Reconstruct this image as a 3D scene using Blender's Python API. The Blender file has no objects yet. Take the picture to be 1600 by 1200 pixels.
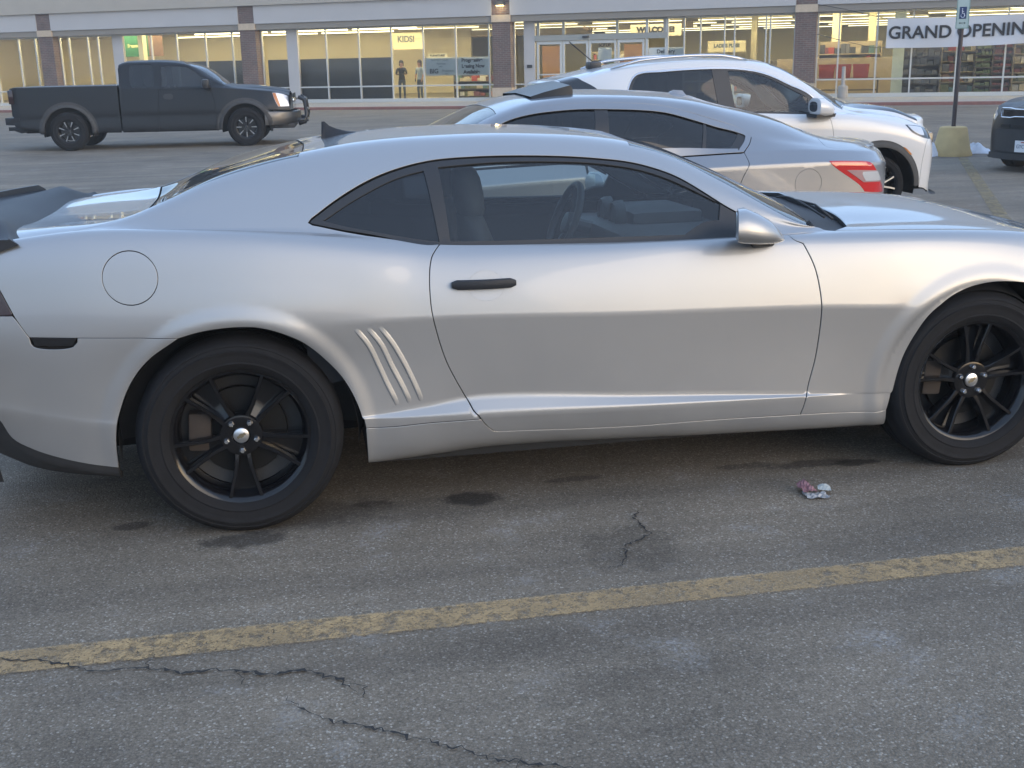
import bpy, bmesh, math, random
import numpy as np
from mathutils import Vector, Matrix
from mathutils.geometry import delaunay_2d_cdt
random.seed(7); rng = np.random.default_rng(7)
SC = bpy.context.scene
COL = SC.collection
rad = math.radians

# ---------------------------------------------------------------- camera
CAM_LOC = (0.236, -3.909, 1.611); YAW, PITCH, ROLL = 0.186, -0.275, -0.021
cam_d = bpy.data.cameras.new('camera'); cam = bpy.data.objects.new('camera', cam_d); COL.objects.link(cam)
cam.location = CAM_LOC
_f = Vector((math.sin(YAW)*math.cos(PITCH), math.cos(YAW)*math.cos(PITCH), math.sin(PITCH)))
_r = Vector((math.cos(YAW), -math.sin(YAW), 0)); _u = _r.cross(_f)
_r2 = _r*math.cos(ROLL)+_u*math.sin(ROLL); _u2 = -_r*math.sin(ROLL)+_u*math.cos(ROLL)
cam.rotation_euler = Matrix((_r2, _u2, -_f)).transposed().to_euler()
cam_d.sensor_width = 36; cam_d.lens = 36*1781.14/1600; cam_d.clip_end = 900
SC.camera = cam
# ---------------------------------------------------------------- sky and sun
SUN_EL, SUN_AZ = rad(11.0), rad(140)          # low evening sun behind the photographer
w = bpy.data.worlds.new('World'); SC.world = w; w.use_nodes = True
nt = w.node_tree; bg = nt.nodes['Background']
sky = nt.nodes.new('ShaderNodeTexSky'); sky.sky_type = 'NISHITA'; sky.sun_disc = False
sky.sun_elevation = SUN_EL; sky.sun_rotation = SUN_AZ; sky.air_density = 1.1; sky.dust_density = 1.6; sky.ozone_density = 2.5
nt.links.new(sky.outputs[0], bg.inputs[0]); bg.inputs[1].default_value = 0.09
# a thin even veil of high cloud on top of the clear sky
veil = nt.nodes.new('ShaderNodeBackground'); veil.inputs[0].default_value = (.46, .63, .95, 1); veil.inputs[1].default_value = 0.66
add = nt.nodes.new('ShaderNodeAddShader'); nt.links.new(bg.outputs[0], add.inputs[0]); nt.links.new(veil.outputs[0], add.inputs[1]); nt.links.new(add.outputs[0], nt.nodes['World Output'].inputs[0])
sd = bpy.data.lights.new('sun', 'SUN'); sun = bpy.data.objects.new('sun', sd); COL.objects.link(sun)
sd.energy = 0.9; sd.angle = rad(55); sd.color = (1, .78, .55)
_az = SUN_AZ; _to = Vector((math.sin(_az)*math.cos(SUN_EL), math.cos(_az)*math.cos(SUN_EL), math.sin(SUN_EL)))
sun.rotation_euler = _to.to_track_quat('Z', 'Y').to_euler()
SC.view_settings.view_transform = 'Standard'; SC.view_settings.look = 'None'
SC.view_settings.exposure = 0.92; SC.view_settings.gamma = 1
SC.view_settings.use_curve_mapping = False
SC.cycles.max_bounces = 8; SC.cycles.transparent_max_bounces = 16
SC.cycles.use_denoising = True

# ---------------------------------------------------------------- materials
MATS = {}
def nodes(name):
    m = bpy.data.materials.new(name); m.use_nodes = True; MATS[name] = m
    t = m.node_tree; return m, t, t.nodes['Principled BSDF']
def setp(b, **k):
    for n, v in k.items():
        b.inputs[n.replace('_', ' ')].default_value = v
def C4(c): return (c[0], c[1], c[2], 1) if not isinstance(c, (int, float)) else (c, c, c, 1)
def mat(name, col, rough=.5, metal=0, coat=0, spec=.5, coat_rough=.04, noise=0, nscale=40, bump=0, bscale=200, rvar=0):
    m, t, b = nodes(name)
    setp(b, Base_Color=C4(col), Roughness=rough, Metallic=metal)
    b.inputs['Coat Weight'].default_value = coat; b.inputs['Coat Roughness'].default_value = coat_rough
    b.inputs['Specular IOR Level'].default_value = spec
    if noise or bump or rvar:
        tc = t.nodes.new('ShaderNodeTexCoord')
        if noise or rvar:
            n = t.nodes.new('ShaderNodeTexNoise'); n.inputs['Scale'].default_value = nscale; n.inputs['Detail'].default_value = 6
            t.links.new(tc.outputs['Object'], n.inputs['Vector'])
            if noise:
                mx = t.nodes.new('ShaderNodeMix'); mx.data_type = 'RGBA'
                mx.inputs[6].default_value = C4([c*(1-noise) for c in C4(col)[:3]]); mx.inputs[7].default_value = C4([min(1, c*(1+noise)) for c in C4(col)[:3]])
                t.links.new(n.outputs['Fac'], mx.inputs[0]); t.links.new(mx.outputs[2], b.inputs['Base Color'])
            if rvar:
                mr = t.nodes.new('ShaderNodeMapRange'); mr.inputs[1].default_value = .3; mr.inputs[2].default_value = .7
                mr.inputs[3].default_value = max(0, rough-rvar); mr.inputs[4].default_value = rough+rvar
                t.links.new(n.outputs['Fac'], mr.inputs[0]); t.links.new(mr.outputs[0], b.inputs['Roughness'])
        if bump:
            n2 = t.nodes.new('ShaderNodeTexNoise'); n2.inputs['Scale'].default_value = bscale; n2.inputs['Detail'].default_value = 3
            bp = t.nodes.new('ShaderNodeBump'); bp.inputs['Strength'].default_value = bump; bp.inputs['Distance'].default_value = .002
            t.links.new(tc.outputs['Object'], n2.inputs['Vector']); t.links.new(n2.outputs['Fac'], bp.inputs['Height']); t.links.new(bp.outputs[0], b.inputs['Normal'])
    return m
def emat(name, col, s):
    m, t, b = nodes(name); setp(b, Base_Color=C4(col), Emission_Color=C4(col), Emission_Strength=s, Roughness=.6); return m
def glass(name, tint, refl=1.0, rough=.02, f0=.05, dust=0):
    """thin window pane: tinted see-through with a fresnel reflection"""
    m = bpy.data.materials.new(name); m.use_nodes = True; MATS[name] = m
    t = m.node_tree; t.nodes.clear(); N = t.nodes.new; L = t.links.new
    tr = N('ShaderNodeBsdfTransparent'); tr.inputs[0].default_value = C4(tint)
    gl = N('ShaderNodeBsdfGlossy'); gl.inputs['Roughness'].default_value = rough; gl.inputs[0].default_value = C4(refl)
    fr = N('ShaderNodeFresnel'); fr.inputs[0].default_value = 1.5
    mx = N('ShaderNodeMixShader'); o = N('ShaderNodeOutputMaterial')
    L(fr.outputs[0], mx.inputs[0]); L(tr.outputs[0], mx.inputs[1]); L(gl.outputs[0], mx.inputs[2])
    if dust:
        df = N('ShaderNodeBsdfDiffuse'); df.inputs[0].default_value = C4((.45, .47, .48)); m2 = N('ShaderNodeMixShader'); m2.inputs[0].default_value = dust
        L(mx.outputs[0], m2.inputs[1]); L(df.outputs[0], m2.inputs[2]); L(m2.outputs[0], o.inputs[0])
    else: L(mx.outputs[0], o.inputs[0])
    return m
def paint(name, col, flake=.0, metal=.0, rough=.35, dirt=0, dirtcol=(.35, .33, .3), coat=1.0, spec=.5):
    m, t, b = nodes(name)
    setp(b, Base_Color=C4(col), Metallic=metal, Roughness=rough)
    b.inputs['Coat Weight'].default_value = coat; b.inputs['Coat Roughness'].default_value = .03; b.inputs['Specular IOR Level'].default_value = spec
    N = t.nodes.new; L = t.links.new
    tc = N('ShaderNodeTexCoord')
    if flake:
        v = N('ShaderNodeTexNoise'); v.inputs['Scale'].default_value = 900; v.inputs['Detail'].default_value = 1
        L(tc.outputs['Object'], v.inputs['Vector'])
        bp = N('ShaderNodeBump'); bp.inputs['Strength'].default_value = flake; bp.inputs['Distance'].default_value = .0004
        L(v.outputs['Fac'], bp.inputs['Height']); L(bp.outputs[0], b.inputs['Normal'])
    n = N('ShaderNodeTexNoise'); n.inputs['Scale'].default_value = 5; n.inputs['Detail'].default_value = 8; n.inputs['Roughness'].default_value = .65
    L(tc.outputs['Object'], n.inputs['Vector'])
    mr = N('ShaderNodeMapRange'); mr.inputs[1].default_value = .35; mr.inputs[2].default_value = .75; mr.inputs[3].default_value = .02; mr.inputs[4].default_value = .12
    L(n.outputs['Fac'], mr.inputs[0]); L(mr.outputs[0], b.inputs['Coat Roughness'])
    if dirt:
        # dried road spray: denser low on the body, broken up by noise
        sp = N('ShaderNodeSeparateXYZ'); L(tc.outputs['Object'], sp.inputs[0])
        hz = N('ShaderNodeMapRange'); hz.inputs[1].default_value = .95; hz.inputs[2].default_value = .25; L(sp.outputs[2], hz.inputs[0])
        mu = N('ShaderNodeMath'); mu.operation = 'MULTIPLY'; L(hz.outputs[0], mu.inputs[0]); L(n.outputs['Fac'], mu.inputs[1])
        mu2 = N('ShaderNodeMath'); mu2.operation = 'MULTIPLY'; mu2.inputs[1].default_value = dirt*1.8; mu2.use_clamp = True; L(mu.outputs[0], mu2.inputs[0])
        mx = N('ShaderNodeMix'); mx.data_type = 'RGBA'; mx.inputs[6].default_value = C4(col); mx.inputs[7].default_value = C4(dirtcol)
        L(mu2.outputs[0], mx.inputs[0]); L(mx.outputs[2], b.inputs['Base Color'])
        iv = N('ShaderNodeMath'); iv.operation = 'SUBTRACT'; iv.inputs[0].default_value = 1; L(mu2.outputs[0], iv.inputs[1])
        mm = N('ShaderNodeMath'); mm.operation = 'MULTIPLY'; mm.inputs[1].default_value = metal; L(iv.outputs[0], mm.inputs[0]); L(mm.outputs[0], b.inputs['Metallic'])
        mc = N('ShaderNodeMath'); mc.operation = 'MULTIPLY'; mc.inputs[1].default_value = coat; L(iv.outputs[0], mc.inputs[0]); L(mc.outputs[0], b.inputs['Coat Weight'])
    return m

# ---------------------------------------------------------------- objects
def thing(name, label, cat, loc=(0, 0, 0), rz=0, group=None, scale=1):
    o = bpy.data.objects.new(name, None); COL.objects.link(o)
    o.location = loc; o.rotation_euler = (0, 0, rz); o.scale = (scale,)*3
    o['label'] = label; o['category'] = cat
    if group: o['group'] = group
    return o
def tag(o, label, cat, group=None):
    o['label'] = label; o['category'] = cat
    if group: o['group'] = group
    return o
def link(name, me, m, parent=None, smooth=False):
    o = bpy.data.objects.new(name, me); COL.objects.link(o)
    if m:
        for x in (m if isinstance(m, (list, tuple)) else [m]): me.materials.append(x)
    if parent: o.parent = parent
    if smooth:
        me.polygons.foreach_set('use_smooth', [True]*len(me.polygons))
    return o
def meshobj(name, V, F, m, parent=None, smooth=False, fm=None):
    me = bpy.data.meshes.new(name); me.from_pydata([tuple(map(float, v)) for v in V], [], [tuple(map(int, f)) for f in F]); me.update()
    o = link(name, me, m, parent, smooth)
    if fm is not None: me.polygons.foreach_set('material_index', fm)
    return o
class MB:
    """collects shapes, then links them as ONE mesh object"""
    def __init__(s): s.bm = bmesh.new()
    def _x(s, vs, M):
        if M is not None: bmesh.ops.transform(s.bm, matrix=M, verts=vs)
    def box(s, x0, x1, y0, y1, z0, z1, M=None, bev=0, mi=0):
        g = bmesh.ops.create_cube(s.bm, size=1)['verts']
        bmesh.ops.transform(s.bm, matrix=Matrix.Translation(((x0+x1)/2, (y0+y1)/2, (z0+z1)/2)) @ Matrix.Diagonal((abs(x1-x0), abs(y1-y0), abs(z1-z0), 1)), verts=g)
        fs = list({f for v in g for f in v.link_faces})
        for f in fs: f.material_index = mi
        if bev:
            es = list({e for v in g for e in v.link_edges})
            r = bmesh.ops.bevel(s.bm, geom=es, offset=bev, segments=2, affect='EDGES', profile=.6)
            g = list({v for f in r['faces'] for v in f.verts})
            for f in r['faces']: f.material_index = mi
            if M is not None:
                al = set(g)
                for v in list(al):
                    for f in v.link_faces: al.update(f.verts)
                g = list(al)
        s._x(g, M); return s
    def lathe(s, prof, M=None, n=32, mi=0, a0=0, a1=2*math.pi):
        """prof: (radius, height) list, turned about local Z"""
        full = abs(a1-a0-2*math.pi) < 1e-6; k = n if full else n+1; vs = []
        rings = []
        for r, h in prof:
            if r < 1e-6: v = s.bm.verts.new((0, 0, h)); rings.append([v]*k); vs.append(v); continue
            ring = [s.bm.verts.new((r*math.cos(a0+(a1-a0)*i/n), r*math.sin(a0+(a1-a0)*i/n), h)) for i in range(k)]
            rings.append(ring); vs += ring
        for a, b in zip(rings, rings[1:]):
            for i in range(n):
                j = (i+1) % k; q = []
                for v in (a[i], a[j], b[j], b[i]):
                    if v not in q: q.append(v)
                if len(q) > 2:
                    try: f = s.bm.faces.new(q); f.material_index = mi; f.smooth = True
                    except ValueError: pass
        s._x(vs, M); return s
    def tube(s, pts, r, n=10, mi=0, closed=False):
        P = [Vector(p) for p in pts]; rs = r if isinstance(r, (list, tuple)) else [r]*len(P); rings = []
        for i, p in enumerate(P):
            if closed: d = P[(i+1) % len(P)]-P[i-1]
            else: d = P[min(i+1, len(P)-1)]-P[max(i-1, 0)]
            d.normalize(); q = d.to_track_quat('Z', 'Y')
            rings.append([s.bm.verts.new(p+q @ Vector((rs[i]*math.cos(2*math.pi*k/n), rs[i]*math.sin(2*math.pi*k/n), 0))) for k in range(n)])
        prs = list(zip(rings, rings[1:]))+([(rings[-1], rings[0])] if closed else [])
        for a, b in prs:
            for k in range(n):
                f = s.bm.faces.new((a[k], a[(k+1) % n], b[(k+1) % n], b[k])); f.smooth = True; f.material_index = mi
        if not closed:
            for rg in (rings[0][::-1], rings[-1]): s.bm.faces.new(rg).material_index = mi
        return s
    def prism(s, poly, h0, h1, M=None, mi=0, smooth=False):
        """poly (x,y) extruded along Z from h0 to h1"""
        a = [s.bm.verts.new((x, y, h0)) for x, y in poly]; b = [s.bm.verts.new((x, y, h1)) for x, y in poly]; n = len(poly)
        fs = [s.bm.faces.new(b), s.bm.faces.new(a[::-1])]
        for i in range(n):
            f = s.bm.faces.new((a[i], a[(i+1) % n], b[(i+1) % n], b[i])); f.smooth = smooth; fs.append(f)
        for f in fs: f.material_index = mi
        s._x(a+b, M); return s
    def loft(s, secs, cap=True, closed=True, mi=0, smooth=True):
        R = [[s.bm.verts.new(tuple(map(float, p))) for p in q] for q in secs]; n = len(R[0])
        for a, b in zip(R, R[1:]):
            for i in range(n if closed else n-1):
                j = (i+1) % n; f = s.bm.faces.new((a[i], a[j], b[j], b[i])); f.smooth = smooth; f.material_index = mi
        if cap and closed:
            for q in (R[0][::-1], R[-1]):
                try: s.bm.faces.new(q).material_index = mi
                except ValueError: pass
        return s
    def quad(s, pts, mi=0):
        f = s.bm.faces.new([s.bm.verts.new(tuple(map(float, p))) for p in pts]); f.material_index = mi; return s
    def build(s, name, m, parent=None, auto=None, fix=True):
        if fix: bmesh.ops.recalc_face_normals(s.bm, faces=s.bm.faces)
        me = bpy.data.meshes.new(name); s.bm.to_mesh(me); s.bm.free()
        o = link(name, me, m, parent)
        if auto is not None:
            me.polygons.foreach_set('use_smooth', [True]*len(me.polygons)); me.set_sharp_from_angle(angle=rad(auto))
        return o
def kids(o): return [c for c in COL.objects if c.parent == o]
def copy_tree(o, parent=None, loc=None, rz=None):
    """a copy of a thing with copies of its parts and sub-parts"""
    c = o.copy(); COL.objects.link(c)
    if parent: c.parent = parent
    if loc is not None: c.location = loc
    if rz is not None: c.rotation_euler[2] = rz
    for ch in list(o.children): copy_tree(ch, c)
    return c
_fonts = {}
def text(name, s, size, m, parent=None, loc=(0, 0, 0), rot=(math.pi/2, 0, 0), depth=.003, bold=0, align='CENTER', sx=1, shear=0, space=1):
    """lettering as a thin mesh, standing in the local XZ plane facing -Y"""
    cu = bpy.data.curves.new(name, 'FONT'); cu.body = s; cu.size = size; cu.extrude = depth; cu.offset = bold; cu.align_x = align; cu.align_y = 'CENTER'; cu.shear = shear; cu.space_character = space
    o = bpy.data.objects.new(name, cu); COL.objects.link(o)
    dg = bpy.context.evaluated_depsgraph_get(); me = bpy.data.meshes.new_from_object(o.evaluated_get(dg))
    bpy.data.objects.remove(o); bpy.data.curves.remove(cu)
    me.materials.clear()
    o = link(name, me, m, parent); o.location = loc; o.rotation_euler = rot; o.scale = (sx, 1, 1)
    return o

def _pchip(xk,yk,x):
    xk=np.asarray(xk,float);yk=np.asarray(yk,float);h=np.diff(xk);d=np.diff(yk)/h
    m=np.zeros(len(xk))
    for i in range(1,len(xk)-1):
        if d[i-1]*d[i]>0:
            w1=2*h[i]+h[i-1];w2=h[i]+2*h[i-1];m[i]=(w1+w2)/(w1/d[i-1]+w2/d[i])
    m[0]=d[0];m[-1]=d[-1]
    i=np.clip(np.searchsorted(xk,x)-1,0,len(h)-1);t=(x-xk[i])/h[i]
    return ((1+2*t)*(1-t)**2*yk[i]+t*(1-t)**2*h[i]*m[i]+t*t*(3-2*t)*yk[i+1]+t*t*(t-1)*h[i]*m[i+1])
def _nspl(n):
    # matrix giving natural-spline slopes second derivs for uniform knots 0..n-1
    A=np.zeros((n,n));B=np.zeros((n,n));A[0,0]=A[-1,-1]=1
    for i in range(1,n-1):
        A[i,i-1]=1;A[i,i]=4;A[i,i+1]=1
        B[i,i-1]=6;B[i,i]=-12;B[i,i+1]=6
    return np.linalg.solve(A,B)
def sstep(a,b,x):
    t=np.clip((x-a)/(b-a),0,1);return t*t*(3-2*t)
class Surf:
    """Half body surface: x along the car, v across the rails (0 = sill, last = centre line)."""
    def __init__(s,yk,zk,segs,x0,x1,sig=.035,crease=None,disp=None):
        s.n=len(yk);s.x0=x0;s.x1=x1;s.dx=.01;s.segs=segs;s.crease=crease;s.disp=disp
        xs=np.arange(x0,x1+s.dx*.5,s.dx);pad=40
        k=np.exp(-.5*(np.arange(-pad,pad+1)*s.dx/sig)**2);k/=k.sum()
        def tab(l):
            a=np.array(l,float);y=_pchip(a[:,0],a[:,1],np.clip(xs,a[0,0],a[-1,0])) if len(a)>1 else np.full(len(xs),a[0,1])
            e0=y[0]+(y[0]-y[1])*np.arange(pad,0,-1);e1=y[-1]+(y[-1]-y[-2])*np.arange(1,pad+1)
            return np.convolve(np.r_[e0,y,e1],k,'valid')
        s.T=np.array([[tab(a),tab(b)] for a,b in zip(yk,zk)])   # rails,2,xs
    def ctrl(s,x):
        f=np.clip((x-s.x0)/s.dx,0,s.T.shape[2]-1.001);i=f.astype(int);t=f-i
        return s.T[:,:,i]*(1-t)+s.T[:,:,i+1]*t
    def _seg(s,C,lo,hi,v):
        n=hi-lo+1;c=C[lo:hi+1]
        M=np.tensordot(_nspl(n),c,1)
        u=np.clip(v-lo,0,n-1);i=np.minimum(u.astype(int),n-2);t=u-i;k=np.arange(len(v));a=1-t
        o=[]
        for d in(0,1):
            y0=c[i,d,k];y1=c[i+1,d,k];m0=M[i,d,k];m1=M[i+1,d,k]
            o.append(a*y0+t*y1+((a**3-a)*m0+(t**3-t)*m1)/6)
        return o
    def P(s,x,v):
        x=np.atleast_1d(np.asarray(x,float));v=np.atleast_1d(np.asarray(v,float));x,v=np.broadcast_arrays(x,v)
        C=s.ctrl(x);y=np.zeros(len(x));z=np.zeros(len(x))
        for lo,hi in s.segs:
            m=(v>=lo)&(v<=hi)if lo==0 else(v>lo)&(v<=hi)
            if m.any(): y[m],z[m]=s._seg(C[:,:,m],lo,hi,v[m])
        if s.crease:
            lo,hi,wf=s.crease;m=(v>=lo)&(v<=hi)
            if m.any():
                a,b=s._seg(C[:,:,m],lo,hi,v[m]);w=wf(x[m])
                y[m]=w*y[m]+(1-w)*a;z[m]=w*z[m]+(1-w)*b
        if s.disp: y=y+s.disp(x,z,v)
        return np.stack([x,y,z],-1)
    def N(s,x,v,e=.006,ev=.03):
        a=s.P(np.clip(x+e,s.x0,s.x1),v)-s.P(np.clip(x-e,s.x0,s.x1),v)
        b=s.P(x,np.minimum(v+ev,s.n-1))-s.P(x,np.maximum(v-ev,0))
        n=np.cross(a,b);n/=np.linalg.norm(n,axis=1)[:,None]+1e-12
        return n   # outward: -y, +z

# ---- body panels cut out of a half surface and mirrored about the centre line
def crom(pts, step, closed=False):
    P = np.array(pts, float)
    if len(P) < 3:
        n = max(1, int(np.linalg.norm(P[1]-P[0])/step)); t = np.linspace(0, 1, n+1)[:, None]; return P[0]*(1-t)+P[1]*t
    Q = np.vstack([2*P[0]-P[1], P, 2*P[-1]-P[-2]]); out = []
    for i in range(1, len(Q)-2):
        p0, p1, p2, p3 = Q[i-1:i+3]; L = np.linalg.norm(p2-p1); n = max(1, int(L/step))
        d0, d1, d2 = [max(np.linalg.norm(b-a), 1e-6)**.5 for a, b in ((p0, p1), (p1, p2), (p2, p3))]
        m1 = (p2-p1)+d1*((p1-p0)/d0-(p2-p0)/(d0+d1)); m2 = (p2-p1)+d1*((p3-p2)/d2-(p3-p1)/(d1+d2))
        for t in np.arange(n)/n:
            out.append((2*t**3-3*t*t+1)*p1+(t**3-2*t*t+t)*m1+(3*t*t-2*t**3)*p2+(t**3-t*t)*m2)
    out.append(Q[-2]); return np.array(out)
def inside(pts, poly):
    x, y = pts[:, 0], pts[:, 1]; r = np.zeros(len(pts), bool); q = np.roll(poly, -1, 0)
    for (x1, y1), (x2, y2) in zip(poly, q):
        if y1 == y2: continue
        r ^= ((y1 > y) != (y2 > y)) & (x < (x2-x1)*(y-y1)/(y2-y1)+x1)
    return r
def bdist(pts, poly):
    q = np.roll(poly, -1, 0); d = np.full(len(pts), 1e9)
    for a, b in zip(poly, q):
        ab = b-a; L = (ab*ab).sum()+1e-12; t = np.clip(((pts-a)@ab)/L, 0, 1); d = np.minimum(d, ((pts-a-t[:, None]*ab)**2).sum(1))
    return np.sqrt(d)
class Body:
    def __init__(s, S, half, res=.012):
        s.S = S; s.half = half; s.res = res; xs = np.linspace(S.x0, S.x1, 30); L = [0.]
        s.nv = S.n-1; s.sub = 8
        for k in range(s.nv):
            for j in range(s.sub):
                a = S.P(xs, np.full(30, k+j/s.sub)); b = S.P(xs, np.full(30, k+(j+1)/s.sub)); L.append(L[-1]+np.median(np.linalg.norm((b-a)[:, 1:], axis=1))+1e-4)
        s.L = np.array(L); s.vk = np.linspace(0, s.nv, len(L))
    def w(s, v): return np.interp(v, s.vk, s.L)
    def v(s, w): return np.interp(w, s.L, s.vk)
    def poly(s, chains, gap=0, step=.012):
        out = []
        for c in chains:
            c = np.array(c, float); c = np.stack([c[:, 0], s.w(c[:, 1])], 1); q = crom(c, step)
            out.append(q[:-1])
        P = np.vstack(out); k = [i for i in range(len(P)) if np.linalg.norm(P[i]-P[i-1]) > 1e-4]; P = P[k]
        A = .5*np.sum(P[:, 0]*np.roll(P[:, 1], -1)-np.roll(P[:, 0], -1)*P[:, 1])
        if A < 0: P = P[::-1]
        if gap:
            a = P-np.roll(P, 1, 0); b = np.roll(P, -1, 0)-P
            n = lambda d: np.stack([-d[:, 1], d[:, 0]], 1)/(np.linalg.norm(d, axis=1)[:, None]+1e-9)
            m = n(a)+n(b); m /= np.maximum((m*m).sum(1)/2, .35)[:, None]
            wc = s.w(s.nv); m[P[:, 1] > wc-1e-5] *= np.array([1, 0])
            P = P+m*gap
        P[:, 1] = np.clip(P[:, 1], 0, s.w(s.nv)); P[:, 0] = np.clip(P[:, 0], s.S.x0, s.S.x1)
        return P
    def flat(s, chains, holes=(), gap=.002, res=None, hgap=None):
        res = res or s.res; P = s.poly(chains, gap, res); H = [s.poly(h, -(gap if hgap is None else hgap), res) for h in holes]
        x0, x1 = P[:, 0].min(), P[:, 0].max(); nx = max(2, int((x1-x0)/res)); gx = np.linspace(x0, x1, nx+1)
        wk = s.w(np.arange(s.nv+1)); gw = [wk[0]]
        for a, b in zip(wk, wk[1:]):
            n = max(2, int(round((b-a)/res))); gw += list(np.linspace(a, b, n+1)[1:])
        gw = np.array(gw); gw = gw[(gw > P[:, 1].min()-res) & (gw < P[:, 1].max()+res)]
        g = np.stack(np.meshgrid(gx, gw, indexing='ij'), -1).reshape(-1, 2)
        ok = inside(g, P)
        for h in H: ok &= ~inside(g, h)
        g = g[ok]; ok = bdist(g, P) > res*.45
        for h in H: ok &= bdist(g, h) > res*.45
        g = g[ok]
        V = [g]; E = []; k = len(g)
        for q in [P]+H:
            n = len(q); V.append(q); E += [(k+i, k+(i+1) % n) for i in range(n)]; k += n
        V = np.vstack(V)
        vo, eo, fo, ov, oe, of = delaunay_2d_cdt([Vector(p) for p in V], E, [], 0, 1e-6)
        V2 = np.array([(p.x, p.y) for p in vo]); F = np.array([f for f in fo if len(f) == 3])
        c = V2[F].mean(1); ok = inside(c, P)
        for h in H: ok &= ~inside(c, h)
        return V2, F[ok]
    def panel(s, name, chains, m, parent, holes=(), gap=.002, off=0, flange=.02, mirror='both', res=None, hgap=None, curl=.002, fmat=None, thick=0, label=None):
        V2, F = s.flat(chains, holes, gap, res, hgap); x = V2[:, 0]; v = s.v(V2[:, 1])
        P = s.S.P(x, v); N = s.S.N(x, v); P = P+N*off
        # orientation
        f0 = F[len(F)//2]; t = np.cross(P[f0[1]]-P[f0[0]], P[f0[2]]-P[f0[0]])
        tot = sum(np.dot(np.cross(P[f[1]]-P[f[0]], P[f[2]]-P[f[0]]), N[f[0]]) for f in F[::max(1, len(F)//50)])
        if tot < 0: F = F[:, ::-1]
        nf0 = len(F)
        # border edges
        cnt = {}
        for f in F:
            for a, b in ((f[0], f[1]), (f[1], f[2]), (f[2], f[0])):
                cnt[(a, b)] = 1
        bd = [(a, b) for a, b in cnt if (b, a) not in cnt]
        wc = s.w(s.nv)-1e-4
        bd = [(a, b) for a, b in bd if not (V2[a, 1] > wc and V2[b, 1] > wc)]
        PV = [P]; NV = [N]; FV = [F]; fm = [np.zeros(nf0, int)]
        if flange and bd:
            bv = sorted({i for e in bd for i in e}); ix = {i: k for k, i in enumerate(bv)}
            out = np.zeros((len(bv), 3))
            for a, b in bd:
                d = P[b]-P[a]; o = np.cross(d, N[a]); o /= np.linalg.norm(o)+1e-12
                out[ix[a]] += o; out[ix[b]] += o
            out /= np.linalg.norm(out, axis=1)[:, None]+1e-12
            pb = P[bv]; nb = N[bv]; k0 = len(P); nb2 = len(bv)
            r1 = pb-nb*curl+out*curl*.5; n1 = out*.9+nb*.4; n1 /= np.linalg.norm(n1, axis=1)[:, None]
            r2 = pb-nb*flange+out*curl*.5
            PV += [r1, r2]; NV += [n1, out]
            q = []
            for a, b in bd:
                A, B = k0+ix[a], k0+ix[b]; q += [(a, A, b), (b, A, B)]
                A2, B2 = A+nb2, B+nb2; q += [(A, A2, B), (B, A2, B2)]
            q = np.array(q)
            # check orientation of the skirt
            Pt = np.vstack(PV); f = q[0]; nn = np.cross(Pt[f[1]]-Pt[f[0]], Pt[f[2]]-Pt[f[0]])
            if np.dot(nn, np.vstack(NV)[f[1]]) < 0: q = q[:, ::-1]
            FV.append(q); fm.append(np.array([0, 0, 1, 1]*(len(q)//4)))
        Pt = np.vstack(PV); Nt = np.vstack(NV); Ft = np.vstack(FV); fmt = np.concatenate(fm)
        if fmat is None: fmt[:] = 0
        def make(nm, P_, N_, F_, fm_):
            me = bpy.data.meshes.new(nm); me.from_pydata(P_.tolist(), [], F_.tolist()); me.update()
            me.polygons.foreach_set('use_smooth', [True]*len(me.polygons)); me.polygons.foreach_set('material_index', fm_.astype(int).tolist())
            me.normals_split_custom_set_from_vertices([tuple(n) for n in N_])
            o = link(nm, me, [m]+([fmat] if fmat else []), parent)
            if label: o['label'] = label
            return o
        Pm = Pt.copy(); Pm[:, 1] = 2*s.half-Pm[:, 1]; Nm = Nt.copy(); Nm[:, 1] *= -1
        if mirror == 'join':
            k = len(Pt); return make(name, np.vstack([Pt, Pm]), np.vstack([Nt, Nm]), np.vstack([Ft, Ft[:, ::-1]+k]), np.concatenate([fmt, fmt]))
        o = make(name, Pt, Nt, Ft, fmt)
        if mirror == 'both': return o, make(name, Pm, Nm, Ft[:, ::-1], fmt)
        return o
    def rect(s, x0, x1, v0, v1): return [[(x0, v0), (x1, v0)], [(x1, v0), (x1, v1)], [(x1, v1), (x0, v1)], [(x0, v1), (x0, v0)]]
    def cap(s, name, x, out, m, parent, v0=0, v1=None, n=60, rings=8, shrink=.12, zk=.10, pw=1.0, plan=None):
        """rounded nose or tail closing the shell beyond section x by `out` metres"""
        v = np.linspace(v0, s.nv if v1 is None else v1, n); sec = s.S.P(np.full(n, x), v); m2 = sec[::-1].copy(); m2[:, 1] = 2*s.half-m2[:, 1]
        loop = np.vstack([sec, m2[1:]]); zc = (loop[:, 2].max()+loop[:, 2].min())/2; secs = []
        for i in range(rings+1):
            a = i/rings*math.pi/2; q = loop.copy(); q[:, 0] = x+out*math.sin(a)**pw; k = 1-math.cos(a)
            if plan:      # nose rounded in plan, meeting the flanks at an angle
                t = i/rings; q[:, 0] = x+out*(1-(1-t)**2); q[:, 1] = s.half+(q[:, 1]-s.half)*(1-plan*t); q[:, 2] = zc+(q[:, 2]-zc)*(1-zk*t*t); secs.append(q); continue
            q[:, 1] = s.half+(q[:, 1]-s.half)*(1-shrink*k); q[:, 2] = zc+(q[:, 2]-zc)*(1-zk*k); secs.append(q)
        b = MB(); b.loft(secs, cap=False, closed=False)
        last = secs[-1]; k = len(last)
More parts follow.
